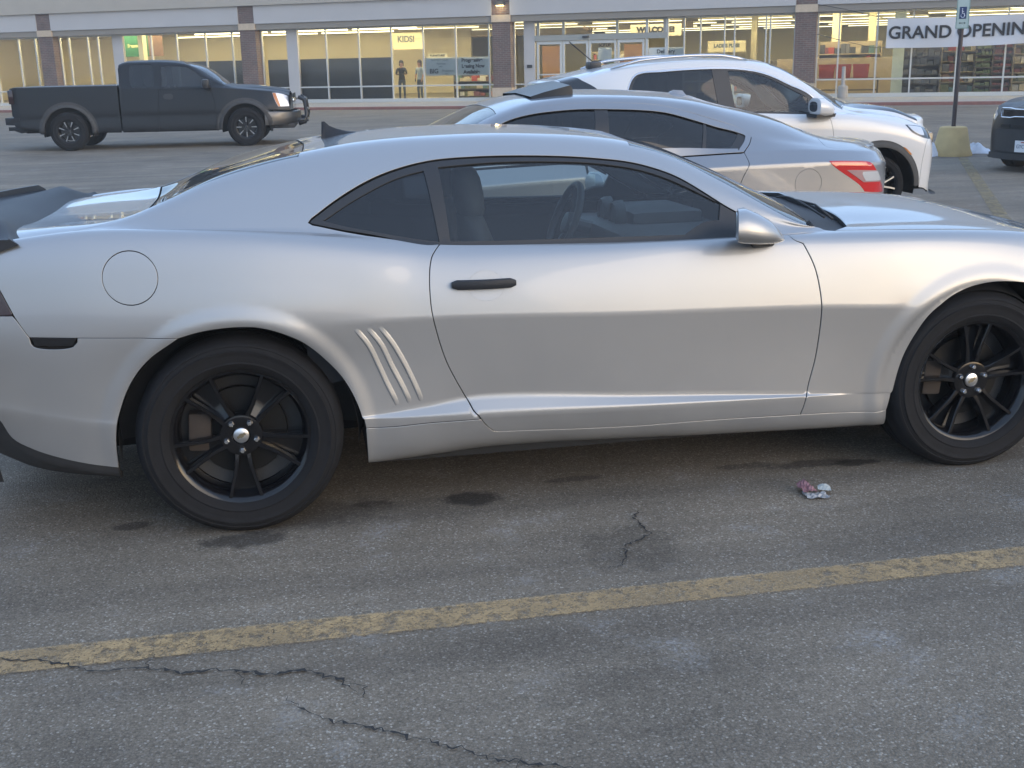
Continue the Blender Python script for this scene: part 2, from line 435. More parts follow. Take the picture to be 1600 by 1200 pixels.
        for i in range(k//2):
            j = k-1-i
            if j-1 > i+1 or j-1 == i+1:
                pts = [last[i], last[i+1], last[j-1], last[j]] if j-1 != i+1 else [last[i], last[i+1], last[j]]
                b.quad(pts)
        bmesh.ops.remove_doubles(b.bm, verts=b.bm.verts, dist=1e-5)
        return b.build(name, m, parent, auto=35)

# ================================================================ ground
def asphalt():
    m, t, b = nodes('asphalt'); N = t.nodes.new; L = t.links.new
    tc = N('ShaderNodeTexCoord'); P = tc.outputs['Object']
    def noise(s, d=4, r=.55, vec=P):
        n = N('ShaderNodeTexNoise'); n.inputs['Scale'].default_value = s; n.inputs['Detail'].default_value = d; n.inputs['Roughness'].default_value = r; L(vec, n.inputs['Vector']); return n.outputs['Fac']
    def ramp(f, stops):
        r = N('ShaderNodeValToRGB'); e = r.color_ramp.elements
        while len(e) > 1: e.remove(e[0])
        e[0].position, e[0].color = stops[0][0], C4(stops[0][1])
        for p, c in stops[1:]: x = e.new(p); x.color = C4(c)
        L(f, r.inputs[0]); return r.outputs[0]
    def mix(f, a, c, mode='MIX'):
        x = N('ShaderNodeMix'); x.data_type = 'RGBA'; x.blend_type = mode
        for i, v in ((0, f), (6, a), (7, c)):
            if isinstance(v, (int, float)) and i == 0: x.inputs[0].default_value = v
            elif isinstance(v, tuple): x.inputs[i].default_value = C4(v)
            else: L(v, x.inputs[i])
        return x.outputs[2]
    def math_(op, a, c=None, cl=False):
        x = N('ShaderNodeMath'); x.operation = op; x.use_clamp = cl
        for i, v in ((0, a), (1, c)):
            if v is None: continue
            if isinstance(v, (int, float)): x.inputs[i].default_value = v
            else: L(v, x.inputs[i])
        return x.outputs[0]
    # aggregate stones
    vo = N('ShaderNodeTexVoronoi'); vo.inputs['Scale'].default_value = 170; vo.inputs['Randomness'].default_value = 1; L(P, vo.inputs['Vector'])
    sepc = N('ShaderNodeSeparateColor'); L(vo.outputs['Color'], sepc.inputs[0])
    stone = ramp(sepc.outputs[0], [(0, (.137, .112, .081)), (.45, (.178, .146, .108)), (.82, (.207, .171, .128)), (.93, (.245, .212, .168)), (1, (.36, .32, .26))])
    gapm = ramp(vo.outputs['Distance'], [(.0, (1, 1, 1)), (.55, (.85, .85, .85)), (.9, (.6, .6, .6))])
    base = mix(1.0, stone, gapm, 'MULTIPLY')
    fine = ramp(noise(420, 2), [(.25, (.78, .78, .78)), (.75, (1.28, 1.28, 1.28))]); base = mix(1.0, base, fine, 'MULTIPLY')
    # broad tone changes, streaks running along the lanes, salt bloom
    big = ramp(noise(.8, 5), [(.3, (.78, .78, .79)), (.7, (1.22, 1.21, 1.20))]); base = mix(1.0, base, big, 'MULTIPLY')
    mp = N('ShaderNodeMapping'); mp.inputs['Scale'].default_value = (.25, 3.2, 1); mp.inputs['Rotation'].default_value = (0, 0, .12); L(P, mp.inputs[0])
    st = ramp(noise(1.0, 6, .6, mp.outputs[0]), [(.38, (.84, .84, .85)), (.62, (1.15, 1.15, 1.15))]); base = mix(1.0, base, st, 'MULTIPLY')
    salt = math_('MULTIPLY', math_('SUBTRACT', noise(3.1, 7, .65), .56, True), 5.0, True)
    salt = math_('MULTIPLY', salt, math_('MULTIPLY', math_('SUBTRACT', noise(55, 4, .7), .42, True), 5, True), True)
    base = mix(math_('MULTIPLY', salt, .8), base, (.34, .335, .325))
    # damp and oily spots: x, y, length, width, strength
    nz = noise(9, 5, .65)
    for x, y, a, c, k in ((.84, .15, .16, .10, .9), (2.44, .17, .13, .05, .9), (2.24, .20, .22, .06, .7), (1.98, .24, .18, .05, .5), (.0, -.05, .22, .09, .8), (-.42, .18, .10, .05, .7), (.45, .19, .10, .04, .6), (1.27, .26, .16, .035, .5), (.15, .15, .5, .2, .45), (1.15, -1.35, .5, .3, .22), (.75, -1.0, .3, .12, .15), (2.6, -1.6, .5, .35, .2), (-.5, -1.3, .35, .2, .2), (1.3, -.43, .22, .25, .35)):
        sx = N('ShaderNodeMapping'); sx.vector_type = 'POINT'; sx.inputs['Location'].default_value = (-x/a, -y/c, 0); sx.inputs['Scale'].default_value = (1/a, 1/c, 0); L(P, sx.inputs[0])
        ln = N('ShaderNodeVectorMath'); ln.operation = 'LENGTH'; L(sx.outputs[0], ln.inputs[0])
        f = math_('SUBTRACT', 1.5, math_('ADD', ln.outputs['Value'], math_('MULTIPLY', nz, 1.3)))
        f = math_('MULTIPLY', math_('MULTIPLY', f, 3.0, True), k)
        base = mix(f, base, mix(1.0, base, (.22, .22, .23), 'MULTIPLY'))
    L(base, b.inputs['Base Color'])
    setp(b, Roughness=.8); b.inputs['Specular IOR Level'].default_value = .35
    bp = N('ShaderNodeBump'); bp.inputs['Strength'].default_value = .55; bp.inputs['Distance'].default_value = .004
    hh = math_('ADD', math_('MULTIPLY', vo.outputs['Distance'], -1.0), math_('MULTIPLY', noise(260, 3), .6)); L(hh, bp.inputs['Height']); L(bp.outputs[0], b.inputs['Normal'])
    return m
M_ASPH = asphalt()
def ground_sheet(name, x0, x1, y0, y1, z, m, n=1):
    b = MB(); b.quad([(x0, y0, z), (x1, y0, z), (x1, y1, z), (x0, y1, z)]); o = b.build(name, m); o['kind'] = 'structure'; return o
ground_sheet('ground', -250, 250, -250, 250, 0, M_ASPH)
def worn_paint(name, col, wear=.5, scale=22):
    m, t, b = nodes(name); N = t.nodes.new; L = t.links.new; tc = N('ShaderNodeTexCoord')
    setp(b, Roughness=.75); out = t.nodes['Material Output']
    n = N('ShaderNodeTexNoise'); n.inputs['Scale'].default_value = scale; n.inputs['Detail'].default_value = 9; n.inputs['Roughness'].default_value = .72; L(tc.outputs['Object'], n.inputs[0])
    v = N('ShaderNodeTexVoronoi'); v.inputs['Scale'].default_value = 130; L(tc.outputs['Object'], v.inputs[0])
    r = N('ShaderNodeMapRange'); r.inputs[1].default_value = wear-.10; r.inputs[2].default_value = wear+.14; L(n.outputs['Fac'], r.inputs[0])
    g = N('ShaderNodeMapRange'); g.inputs[1].default_value = .62; g.inputs[2].default_value = .85; L(v.outputs['Distance'], g.inputs[0])
    mx = N('ShaderNodeMath'); mx.operation = 'MAXIMUM'; L(r.outputs[0], mx.inputs[0]); L(g.outputs[0], mx.inputs[1])
    # ragged edge: fade towards the border of the stripe, UV.y across
    uv = N('ShaderNodeSeparateXYZ'); L(tc.outputs['UV'], uv.inputs[0])
    e = N('ShaderNodeMath'); e.operation = 'PINGPONG'; e.inputs[1].default_value = .5; L(uv.outputs[1], e.inputs[0])
    n4 = N('ShaderNodeTexNoise'); n4.inputs['Scale'].default_value = 2.2; n4.inputs['Detail'].default_value = 5; L(tc.outputs['Object'], n4.inputs[0]); r4 = N('ShaderNodeMapRange'); r4.inputs[1].default_value = .35; r4.inputs[2].default_value = .72; r4.inputs[3].default_value = 0; r4.inputs[4].default_value = .75; L(n4.outputs['Fac'], r4.inputs[0])
    e2 = N('ShaderNodeMath'); e2.operation = 'MULTIPLY_ADD'; e2.inputs[1].default_value = .28; L(n.outputs['Fac'], e2.inputs[0]); e2.inputs[1].default_value = -.32; L(e.outputs[0], e2.inputs[2])
    e3 = N('ShaderNodeMapRange'); e3.inputs[1].default_value = -.14; e3.inputs[2].default_value = -.03; e3.inputs[3].default_value = 1; e3.inputs[4].default_value = 0; L(e2.outputs[0], e3.inputs[0])
    m2 = N('ShaderNodeMath'); m2.operation = 'MAXIMUM'; m2.use_clamp = True; m5 = N('ShaderNodeMath'); m5.operation = 'MAXIMUM'; L(mx.outputs[0], m5.inputs[0]); L(r4.outputs[0], m5.inputs[1]); L(m5.outputs[0], m2.inputs[0]); L(e3.outputs[0], m2.inputs[1])
    n3 = N('ShaderNodeTexNoise'); n3.inputs['Scale'].default_value = 140; n3.inputs['Detail'].default_value = 5; L(tc.outputs['Object'], n3.inputs[0])
    cm = N('ShaderNodeMix'); cm.data_type = 'RGBA'; cm.inputs[6].default_value = C4([c*.55 for c in col]); cm.inputs[7].default_value = C4([min(1, c*1.35) for c in col]); L(n3.outputs['Fac'], cm.inputs[0]); L(cm.outputs[2], b.inputs['Base Color'])
    bp = N('ShaderNodeBump'); bp.inputs['Strength'].default_value = .5; bp.inputs['Distance'].default_value = .003; L(v.outputs['Distance'], bp.inputs['Height']); bp.invert = True; L(bp.outputs[0], b.inputs['Normal'])
    tr = N('ShaderNodeBsdfTransparent'); ms = N('ShaderNodeMixShader'); L(m2.outputs[0], ms.inputs[0]); L(b.outputs[0], ms.inputs[1]); L(tr.outputs[0], ms.inputs[2]); L(ms.outputs[0], out.inputs[0])
    return m
def stripe(name, p0, p1, wd, m, z=.004):
    p0, p1 = Vector(p0), Vector(p1); d = (p1-p0).normalized(); n = Vector((-d.y, d.x))*wd/2; L_ = (p1-p0).length
    me = bpy.data.meshes.new(name); me.from_pydata([(p.x, p.y, z) for p in (p0-n, p1-n, p1+n, p0+n)], [], [(0, 1, 2, 3)]); uv = me.uv_layers.new()
    for i, c in enumerate(((0, 0), (L_, 0), (L_, 1), (0, 1))): uv.data[i].uv = c
    o = link(name, me, m); o['kind'] = 'structure'; return o
M_YEL = worn_paint('worn_yellow_paint', (.46, .315, .155), .50)
M_YEL2 = worn_paint('faded_yellow_paint', (.26, .20, .10), .50, 9)
M_WHL = worn_paint('worn_white_paint', (.5, .5, .48), .6)
stripe('parking_line', (-3.5, -.765), (6.2, -.835), .150, M_YEL)
stripe('parking_line', (10.8, 12.9), (7.0, 6.0), .16, M_YEL2)
stripe('parking_line', (-2.4, 3.9), (5.6, 4.75), .12, M_YEL2)
# cracks: broken dark fissures with side branches
M_CRK = mat('crack_dark', (.022, .021, .020), .95)
def crack(pts, w0, seed, tail=True):
    r = random.Random(seed); P = [Vector((x, y, 0)) for x, y in pts]; Q = []
    for a, c in zip(P, P[1:]):
        L_ = (c-a).length; n = max(2, int(L_/.012)); nn = Vector((-(c-a).y, (c-a).x, 0)).normalized()
        for i in range(n):
            Q.append(a+(c-a)*(i/n)+nn*r.gauss(0, .0055))
    Q.append(P[-1]); V = []; F = []
    for i, p in enumerate(Q):
        d = (Q[min(i+1, len(Q)-1)]-Q[max(i-1, 0)]).normalized(); n = Vector((-d.y, d.x, 0))
        e = min(1, i/6, (len(Q)-1-i)/6) if tail else 1; wd = max(.0008, w0*e*(.25+r.random()**2*1.3)); k = r.uniform(-.3, .3)*wd
        V += [p+n*(wd+k)+Vector((0, 0, .006)), p-n*(wd-k)+Vector((0, 0, .006))]
        if i: F.append((2*i-2, 2*i, 2*i+1, 2*i-1))
    o = meshobj('pavement_crack', V, F, M_CRK); o['kind'] = 'structure'
crack([(-.684, -.765), (-.55, -.80), (-.494, -.838), (-.396, -.904), (-.33, -.905), (-.255, -.913), (-.145, -.967), (-.09, -.965), (-.039, -.973), (.086, -1.026), (.15, -1.02), (.227, -1.057), (.278, -1.097), (.313, -1.173)], .005, 1)
crack([(.122, -1.163), (.222, -1.281), (.381, -1.377), (.532, -1.482), (.618, -1.551), (.764, -1.615), (.95, -1.72)], .004, 2)
crack([(1.425, -.12), (1.372, -.189), (1.398, -.345), (1.28, -.43), (1.224, -.576), (1.17, -.588)], .004, 3)
crack([(-.255, -.913), (-.262, -.86), (-.24, -.84)], .004, 5); crack([(.0, -.98), (.01, -1.05), (.03, -1.08)], .003, 6); crack([(.6, -1.54), (.68, -1.56), (.66, -1.62)], .003, 8)
crack([(1.40, -.33), (1.46, -.37), (1.5, -.40)], .003, 9); crack([(.30, -1.12), (.34, -1.15), (.33, -1.21)], .004, 10)

# ---------------------------------------------------------------- shared materials
M_SILVER = paint('silver_metallic_paint', (.318, .322, .325), flake=.22, metal=.70, rough=.44, dirt=.25, dirtcol=(.38, .36, .33))
M_SILVER2 = paint('dusty_silver_paint', (.22, .225, .235), flake=.2, metal=.7, rough=.42, dirt=.9, dirtcol=(.50, .46, .41))
M_WHITE = paint('white_paint', (.54, .54, .54), rough=.4, dirt=.3, dirtcol=(.55, .52, .47))
M_CHAR = paint('charcoal_paint', (.009, .011, .014), rough=.45, dirt=.2, dirtcol=(.04, .04, .04), coat=.15, spec=.25)
M_NAVY = paint('dark_navy_paint', (.006, .009, .013), rough=.4, dirt=.12, dirtcol=(.05, .05, .05), coat=.22, spec=.25)
M_BLK = mat('gloss_black', (.008, .008, .009), .18, coat=.6)
M_RIM = mat('satin_black_rim', (.006, .006, .007), .13, spec=.4, coat=.0)
M_TRIM = mat('black_trim', (.018, .018, .019), .42)
M_DGREY = mat('dark_grey_satin', (.022, .024, .028), .5, spec=.25)
M_PLA = mat('black_plastic', (.02, .02, .021), .62, noise=.3, nscale=30)
M_CLAD = mat('grey_black_cladding', (.035, .034, .033), .7, noise=.3, nscale=12)
M_GAP = mat('seam_dark', (.006, .006, .006), .8)
M_RUB = mat('tyre_rubber', (.009, .009, .010), .8, spec=.25, noise=.35, nscale=18, bump=.3, bscale=90)
M_INT = mat('interior_fabric', (.03, .031, .034), .85, noise=.2, nscale=60)
M_INT2 = mat('interior_plastic', (.075, .078, .083), .55)
M_CHR = mat('chrome', (.75, .75, .76), .08, metal=1)
M_ALU = mat('brushed_aluminium', (.62, .62, .63), .28, metal=1)
M_DISC = mat('brake_disc_steel', (.010, .010, .010), .5, metal=.6)
M_RUST = mat('rusty_caliper', (.035, .026, .02), .8, noise=.5, nscale=20)
M_GLS = glass('car_glass', (.80, .88, .87), dust=.02)
M_GLSD = glass('privacy_glass', (.05, .055, .06), dust=.02)
M_GLSW = glass('windscreen_glass', (.72, .78, .76), dust=.015)
M_MIR = mat('mirror_glass', (.6, .65, .68), .03, metal=1)
M_RED = mat('red_lens', (.45, .012, .012), .12, coat=.8)
M_DRED = mat('smoked_red_lens', (.016, .004, .006), .12, coat=.5)
M_CLR = mat('clear_lens', (.55, .55, .55), .1, coat=1, metal=.3)
M_AMB = mat('amber_lens', (.42, .13, .02), .2, coat=.6)

# ================================================================ the silver coupe in front
CW=.955
CR_Y=[
[(0,.25)],
[(-.86,.14),(-.43,.06),(.44,.07),(2.5,.07),(3.2,.09),(3.62,.3)],
[(-.86,.09),(-.43,.03),(.44,.022),(.6,.010),(.84,0),(1.46,0),(2.1,.012),(2.41,.03),(3.,.03),(3.3,.08),(3.62,.25)],
[(-.86,.08),(-.43,.028),(.44,.026),(.64,.03),(.86,.036),(1.47,.03),(1.72,.028),(2.13,.024),(2.43,.028),(3.,.025),(3.3,.07),(3.62,.24)],
[(-.86,.06),(-.43,.014),(.44,.019),(.86,.022),(1.47,.018),(2.1,.015),(2.43,.012),(3.,.0),(3.3,.05),(3.62,.22)],
[(-.86,.045),(-.43,.002),(0,-.012),(.44,0),(.69,.006),(1.47,.004),(2.1,0),(2.54,-.008),(3,-.012),(3.3,.04),(3.62,.21)],
[(-.86,.055),(-.43,.016),(0,.006),(.44,.018),(.69,.022),(1.47,.021),(2.1,.017),(2.54,.010),(3,.008),(3.3,.06),(3.62,.24)],
[(-.86,.085),(-.43,.06),(-.18,.053),(.05,.052),(.29,.052),(.54,.054),(.68,.056),(.85,.056),(1.23,.056),(1.6,.054),(2.1,.051),(2.47,.046),(3,.06),(3.3,.12),(3.62,.3)],
[(-.86,.18),(-.42,.16),(.05,.145),(.4,.118),(.57,.106),(.75,.1),(1.6,.1),(2.05,.1),(2.26,.115),(2.6,.125),(3.04,.135),(3.3,.19),(3.62,.36)],
[(-.86,.24),(-.42,.20),(-.2,.205),(0,.21),(.27,.205),(.475,.20),(.75,.195),(1.25,.195),(1.48,.19),(1.64,.18),(1.87,.16),(2.147,.13),(2.3,.17),(2.6,.2),(3.04,.21),(3.62,.4)],
[(-.86,.34),(-.42,.27),(-.2,.275),(0,.295),(.27,.315),(.475,.32),(.96,.322),(1.25,.322),(1.48,.315),(1.64,.295),(1.87,.24),(2.147,.168),(2.3,.23),(2.45,.29),(3.04,.31),(3.62,.46)],
[(-.86,.5),(-.2,.46),(.475,.46),(1.4,.47),(1.8,.45),(2.3,.45),(3.04,.5),(3.62,.6)],
[(0,.72)],
[(0,.955)]]
CR_Z=[[(0,0.19)],[(-0.86,0.42),(-0.811,0.381),(-0.741,0.326),(-0.589,0.272),(-0.432,0.243),(0.441,0.215),(0.706,0.229),(0.932,0.242),(1.474,0.225),(1.729,0.214),(2.478,0.194),(3.2,0.19),(3.62,0.2)],[(-0.86,0.5),(-0.43,0.42),(0,0.4),(0.441,0.388),(0.506,0.385),(0.841,0.38),(1.461,0.363),(1.712,0.357),(2.102,0.347),(2.412,0.333),(3,0.32),(3.62,0.33)],[(-0.86,0.55),(-0.43,0.46),(0,0.43),(0.441,0.402),(0.64,0.416),(0.862,0.441),(1.47,0.4),(1.722,0.384),(2.131,0.356),(2.428,0.342),(3,0.36),(3.62,0.37)],[(-0.86,0.66),(-0.43,0.61),(0.44,0.58),(1.47,0.56),(2.4,0.53),(3,0.52),(3.62,0.5)],[(-0.86,0.775),(-0.43,0.763),(0,0.755),(0.427,0.749),(0.69,0.748),(1.458,0.719),(1.703,0.714),(2.175,0.701),(2.538,0.683),(3,0.68),(3.62,0.64)],[(-0.86,0.91),(-0.43,0.92),(0,0.915),(0.44,0.89),(0.69,0.85),(1.458,0.83),(2.175,0.82),(2.538,0.81),(3,0.8),(3.3,0.77),(3.62,0.7)],[(-0.86,1.03),(-0.684,1.063),(-0.413,1.079),(-0.182,1.071),(0.055,1.055),(0.294,1.023),(0.541,0.981),(0.678,0.955),(0.849,0.944),(1.229,0.941),(1.613,0.945),(2.116,0.942),(2.471,0.936),(3.006,0.91),(3.3,0.86),(3.62,0.74)],[(-0.86,1.04),(-0.421,1.09),(-0.187,1.08),(0.053,1.067),(0.289,1.055),(0.404,1.045),(0.57,1.02),(0.749,0.994),(1.089,0.978),(1.633,0.966),(2.047,0.966),(2.258,0.968),(2.635,0.956),(3.043,0.931),(3.3,0.88),(3.62,0.755)],[(-0.86,1.05),(-0.42,1.096),(-0.3,1.11),(-0.2,1.125),(0,1.155),(0.27,1.18),(0.475,1.19),(0.75,1.19),(1.25,1.17),(1.48,1.15),(1.64,1.125),(1.87,1.06),(2.147,0.986),(2.3,0.975),(2.6,0.966),(3.04,0.938),(3.3,0.89),(3.62,0.765)],[(-0.86,1.065),(-0.6,1.092),(-0.45,1.102),(-0.374,1.112),(-0.2,1.172),(0.008,1.246),(0.268,1.298),(0.475,1.318),(0.677,1.328),(0.963,1.331),(1.254,1.317),(1.478,1.29),(1.64,1.252),(1.874,1.148),(2.147,1.008),(2.27,0.98),(2.6,0.973),(3.04,0.944),(3.3,0.896),(3.62,0.78)],[(-0.86,1.0764),(-0.5,1.0872),(-0.35,1.0917),(-0.2,1.1707),(0,1.25),(0.27,1.312),(0.5,1.348),(0.74,1.361),(0.96,1.364),(1.25,1.352),(1.48,1.328),(1.62,1.296),(1.87,1.2),(2.15,1.068),(2.3,1.006),(2.45,1.0),(2.64,0.993),(3,0.965),(3.25,0.92),(3.62,0.808)],[(-0.86,1.0664),(-0.5,1.0772),(-0.34,1.082),(-0.2,1.168),(-0.066,1.2194),(0.1,1.268),(0.26,1.31),(0.5,1.355),(0.74,1.37),(0.96,1.373),(1.2,1.365),(1.37,1.352),(1.58,1.322),(1.745,1.277),(1.85,1.236),(2.01,1.159),(2.177,1.078),(2.3,1.026),(2.4,1.021),(2.64,1.014),(2.99,0.988),(3.23,0.938),(3.48,0.875),(3.62,0.827)],[(-0.86,1.0624),(-0.5,1.0732),(-0.34,1.078),(-0.2,1.1673),(-0.066,1.2205),(0.1,1.27),(0.26,1.312),(0.5,1.36),(0.74,1.376),(0.96,1.379),(1.2,1.372),(1.37,1.359),(1.58,1.332),(1.745,1.291),(1.85,1.251),(2.01,1.174),(2.177,1.094),(2.3,1.046),(2.4,1.038),(2.64,1.028),(2.99,1.001),(3.23,0.949),(3.48,0.886),(3.62,0.841)]]
CSEG=[(0,2),(2,3),(3,5),(5,8),(8,13)]
def coupe_disp(x,z,v):
    d=np.zeros(len(x))
    for cx,cz in((0,.355),(2.852,.352)):
        r=np.hypot(x-cx,z-cz)
        d-=.008*(1-sstep(.425,.485,r))
        d+=.006*np.clip((.428-r)/.03,0,1)**2
    return d*(v<8.01)
def coupe_surf():
    return Surf(CR_Y,CR_Z,CSEG,-.86,3.62,.03,(1,8,lambda x:sstep(.25,.6,x)*(1-sstep(2.42,2.62,x))),coupe_disp)

CP={'door_rear':[(0.7411,7.95),(0.7201,7.378),(0.7061,7.03),(0.6957,6.605),(0.6899,5.867),(0.6952,5.042),(0.7103,4.622),(0.7335,4.144),(0.7554,3.796),(0.8115,2.903),(0.857,1.87),(0.889,1.609),(0.9039,1.521),(0.9233,1.488)],'door_bot':[(0.9233,1.488),(1.1906,1.442),(1.4636,1.455),(1.716,1.532),(2.1137,1.563)],'door_front':[(2.1137,1.563),(2.1292,1.971),(2.1373,3.078),(2.1606,3.742),(2.171,4.545),(2.1697,4.994),(2.1634,5.518),(2.146,6.172),(2.1063,6.931)],'fend_tip':[(2.1063,6.931),(2.0719,7.156),(2.052,8.0)],'dlo_bot':[(2.052,8.0),(1.8,7.97),(1.4,7.96),(1.09,7.96),(0.7411,7.95)],'dlo_rear':[(0.7411,7.95),(0.6983,7.818),(0.5649,7.981),(0.4001,8.069),(0.3002,8.198)],'dlo_nose':[(0.3002,8.198),(0.2876,8.258),(0.2974,8.358)],'dlo_top':[(0.2974,8.358),(0.3653,8.688),(0.4455,8.988),(0.5344,9.237),(0.6138,9.388),(0.6945,9.495),(0.7656,9.555),(0.9075,9.592),(1.0315,9.604),(1.2127,9.624),(1.3516,9.625),(1.4886,9.626),(1.5768,9.579),(1.6654,9.493),(1.7559,9.31),(1.8451,9.059),(1.9412,8.743),(2.052,8.0)],'sill_rear':[(0.857,1.87),(0.6399,1.863),(0.4399,1.793)],'arch_rear':[(0.4399,1.793),(0.4188,3.196),(0.3749,3.762),(0.3128,4.178),(0.2275,4.635),(0.1082,4.966),(0.03,5.019),(-0.0889,4.968),(-0.1747,4.83)],'arch_tail':[(-0.1747,4.83),(-0.2813,4.345),(-0.355,3.799),(-0.4007,3.118),(-0.4188,1.742),(-0.4257,1.13)],'arch_sill':[(0.4399,1.793),(0.4449,0.72)],'bseam':[(-0.1747,4.83),(-0.3392,4.869),(-0.5034,4.903),(-0.657,4.929)],'bseam2':[(-0.657,4.929),(-0.6957,5.43)],'lampedge':[(-0.6957,5.43),(-0.731,6.001)],'bumpbot':[(-0.4257,1.13),(-0.6216,1.164),(-0.7157,1.193),(-0.7756,1.255),(-0.8026,1.688)],'sillbot':[(0.4449,0.72),(1.0,0.72),(2.5,0.72)],'sillfront':[(2.1137,1.563),(2.2987,1.563),(2.4816,1.519)],'archF':[(2.4816,1.519),(2.5014,3.098),(2.5255,3.735),(2.563,4.201),(2.6172,4.74),(2.6866,5.165),(2.7554,5.425),(2.8385,5.574),(2.9235,5.608),(3.05,5.458),(3.16,4.894),(3.23,4.269),(3.262,3.642),(3.27,1.748)],'sillend':[(2.4816,1.519),(2.5,0.72)],'glass_rear':[(-0.36,9.75),(-0.21,9.98),(0.005,10.03),(0.268,10.12)],'pillar':[(1.52,10.3),(1.65,10.25),(1.75,10.15),(1.85,10.03),(2.07,9.8),(2.16,9.5),(2.21,8.9),(2.225,8.35)],'pillar_base':[(2.225,8.35),(2.15,8.12),(2.052,8.0)],'hood_side':[(2.262,8.0),(2.6,8.0),(3.0,8.0),(3.3,8.0),(3.55,8.05)],'hood_rear':[(2.262,8.0),(2.335,8.93),(2.38,9.97),(2.402,10.63),(2.405,11.47),(2.4,12.16),(2.4,13)],'doorglass':[[(0.7644,9.395),(0.9635,9.467),(1.2091,9.511),(1.3989,9.513),(1.5436,9.466),(1.6836,9.313),(1.824,9.11)],[(1.824,9.11),(1.8073,8.557)],[(1.8073,8.557),(1.7499,8.449),(1.6628,8.108)],[(1.6628,8.108),(1.2141,8.079),(0.7813,8.044)],[(0.7813,8.044),(0.7644,9.395)]],'quarterglass':[[(0.3366,8.305),(0.4185,8.657),(0.501,8.932),(0.5841,9.149),(0.6552,9.271),(0.7119,9.334)],[(0.7119,9.334),(0.7433,8.029)],[(0.7433,8.029),(0.5663,8.083),(0.4124,8.177),(0.3366,8.305)]],'fuel':[(-0.224,6.131),(-0.2257,6.228),(-0.2309,6.321),(-0.2392,6.408),(-0.2504,6.486),(-0.264,6.552),(-0.2796,6.601),(-0.2964,6.631),(-0.314,6.639),(-0.3316,6.625),(-0.3484,6.591),(-0.364,6.539),(-0.3776,6.473),(-0.3888,6.395),(-0.3971,6.309),(-0.4023,6.217),(-0.404,6.122),(-0.4023,6.025),(-0.3971,5.93),(-0.3888,5.84),(-0.3776,5.759),(-0.364,5.691),(-0.3484,5.64),(-0.3316,5.609),(-0.314,5.599),(-0.2964,5.611),(-0.2796,5.644),(-0.264,5.695),(-0.2504,5.764),(-0.2392,5.845),(-0.2309,5.936),(-0.2257,6.033),(-0.224,6.131)],'handlecup':[(0.8253,6.069),(0.8318,6.251),(0.8474,6.403),(0.8699,6.503),(0.8957,6.532),(0.9208,6.488),(0.9416,6.378),(0.9549,6.222),(0.9586,6.04),(0.9522,5.853),(0.9367,5.687),(0.9144,5.575),(0.8886,5.539),(0.8633,5.586),(0.8424,5.707),(0.8291,5.878),(0.8253,6.069)],'marker':[(-0.657,4.929),(-0.5034,4.903),(-0.5195,4.694),(-0.647,4.686)],'v1':[(0.4184,4.814),(0.4601,4.443),(0.4926,3.998),(0.5232,3.553),(0.5521,3.129)],'v2':[(0.4608,4.822),(0.5029,4.463),(0.5358,4.013),(0.5692,3.577),(0.5963,3.143)],'v3':[(0.5033,4.837),(0.5436,4.484),(0.5816,4.057),(0.6132,3.609),(0.6383,3.147)],'camera':[0.23616,-3.90875,1.61079,0.18563,-0.27527,-0.02056,1781.14206,-0.50671]}

def wheel_matrix(side=-1):
    """local Z (outwards) -> world -Y for the near side, +Y for the far side"""
    return Matrix.Rotation(rad(90), 4, 'X') if side < 0 else Matrix.Rotation(rad(-90), 4, 'X')
TYRE_A = [(.236, -.012), (.243, -.004), (.248, .004), (.262, .013), (.268, .0155), (.270, .0178), (.274, .0178), (.276, .0165), (.295, .0195), (.308, .0205), (.311, .0225), (.316, .0222), (.318, .0185), (.330, .0140), (.332, .0155), (.336, .0140), (.342, .0085), (.352, -.004), (.359, -.020), (.3625, -.040),
          (.3632, -.075), (.3565, -.077), (.3565, -.086), (.3632, -.088), (.3635, -.118), (.3565, -.120), (.3565, -.131), (.3635, -.133), (.3632, -.165), (.3565, -.167), (.3565, -.176), (.3625, -.178), (.359, -.215), (.35, -.232), (.33, -.242), (.24, -.238)]
def tyre(parent, R=.3635, rim=.247, name='tyre', prof=TYRE_A, wk=1.0, m=None, blocks=0):
    k0 = R/.3635; pr = []
    for r, h in prof:
        t = (r-.236)/(.3635-.236); pr.append((rim-.011+t*(R-rim+.011), h*wk))
    b = MB(); b.lathe(pr, n=72)
    # shallow shoulder blocks
    for i in range(60 if blocks else 0):
        a = 2*math.pi*i/60; Mx = Matrix.Rotation(a, 4, 'Z') @ Matrix.Translation((R-.0060, 0, -.030*wk)) @ Matrix.Rotation(.5, 4, 'Y')
        b.box(-.004, .004, -.013*R/.3635, .013*R/.3635, -.022*wk, .012*wk, Mx, bev=.002)
    o = b.build(name, m or M_RUB, parent, auto=40)
    return o
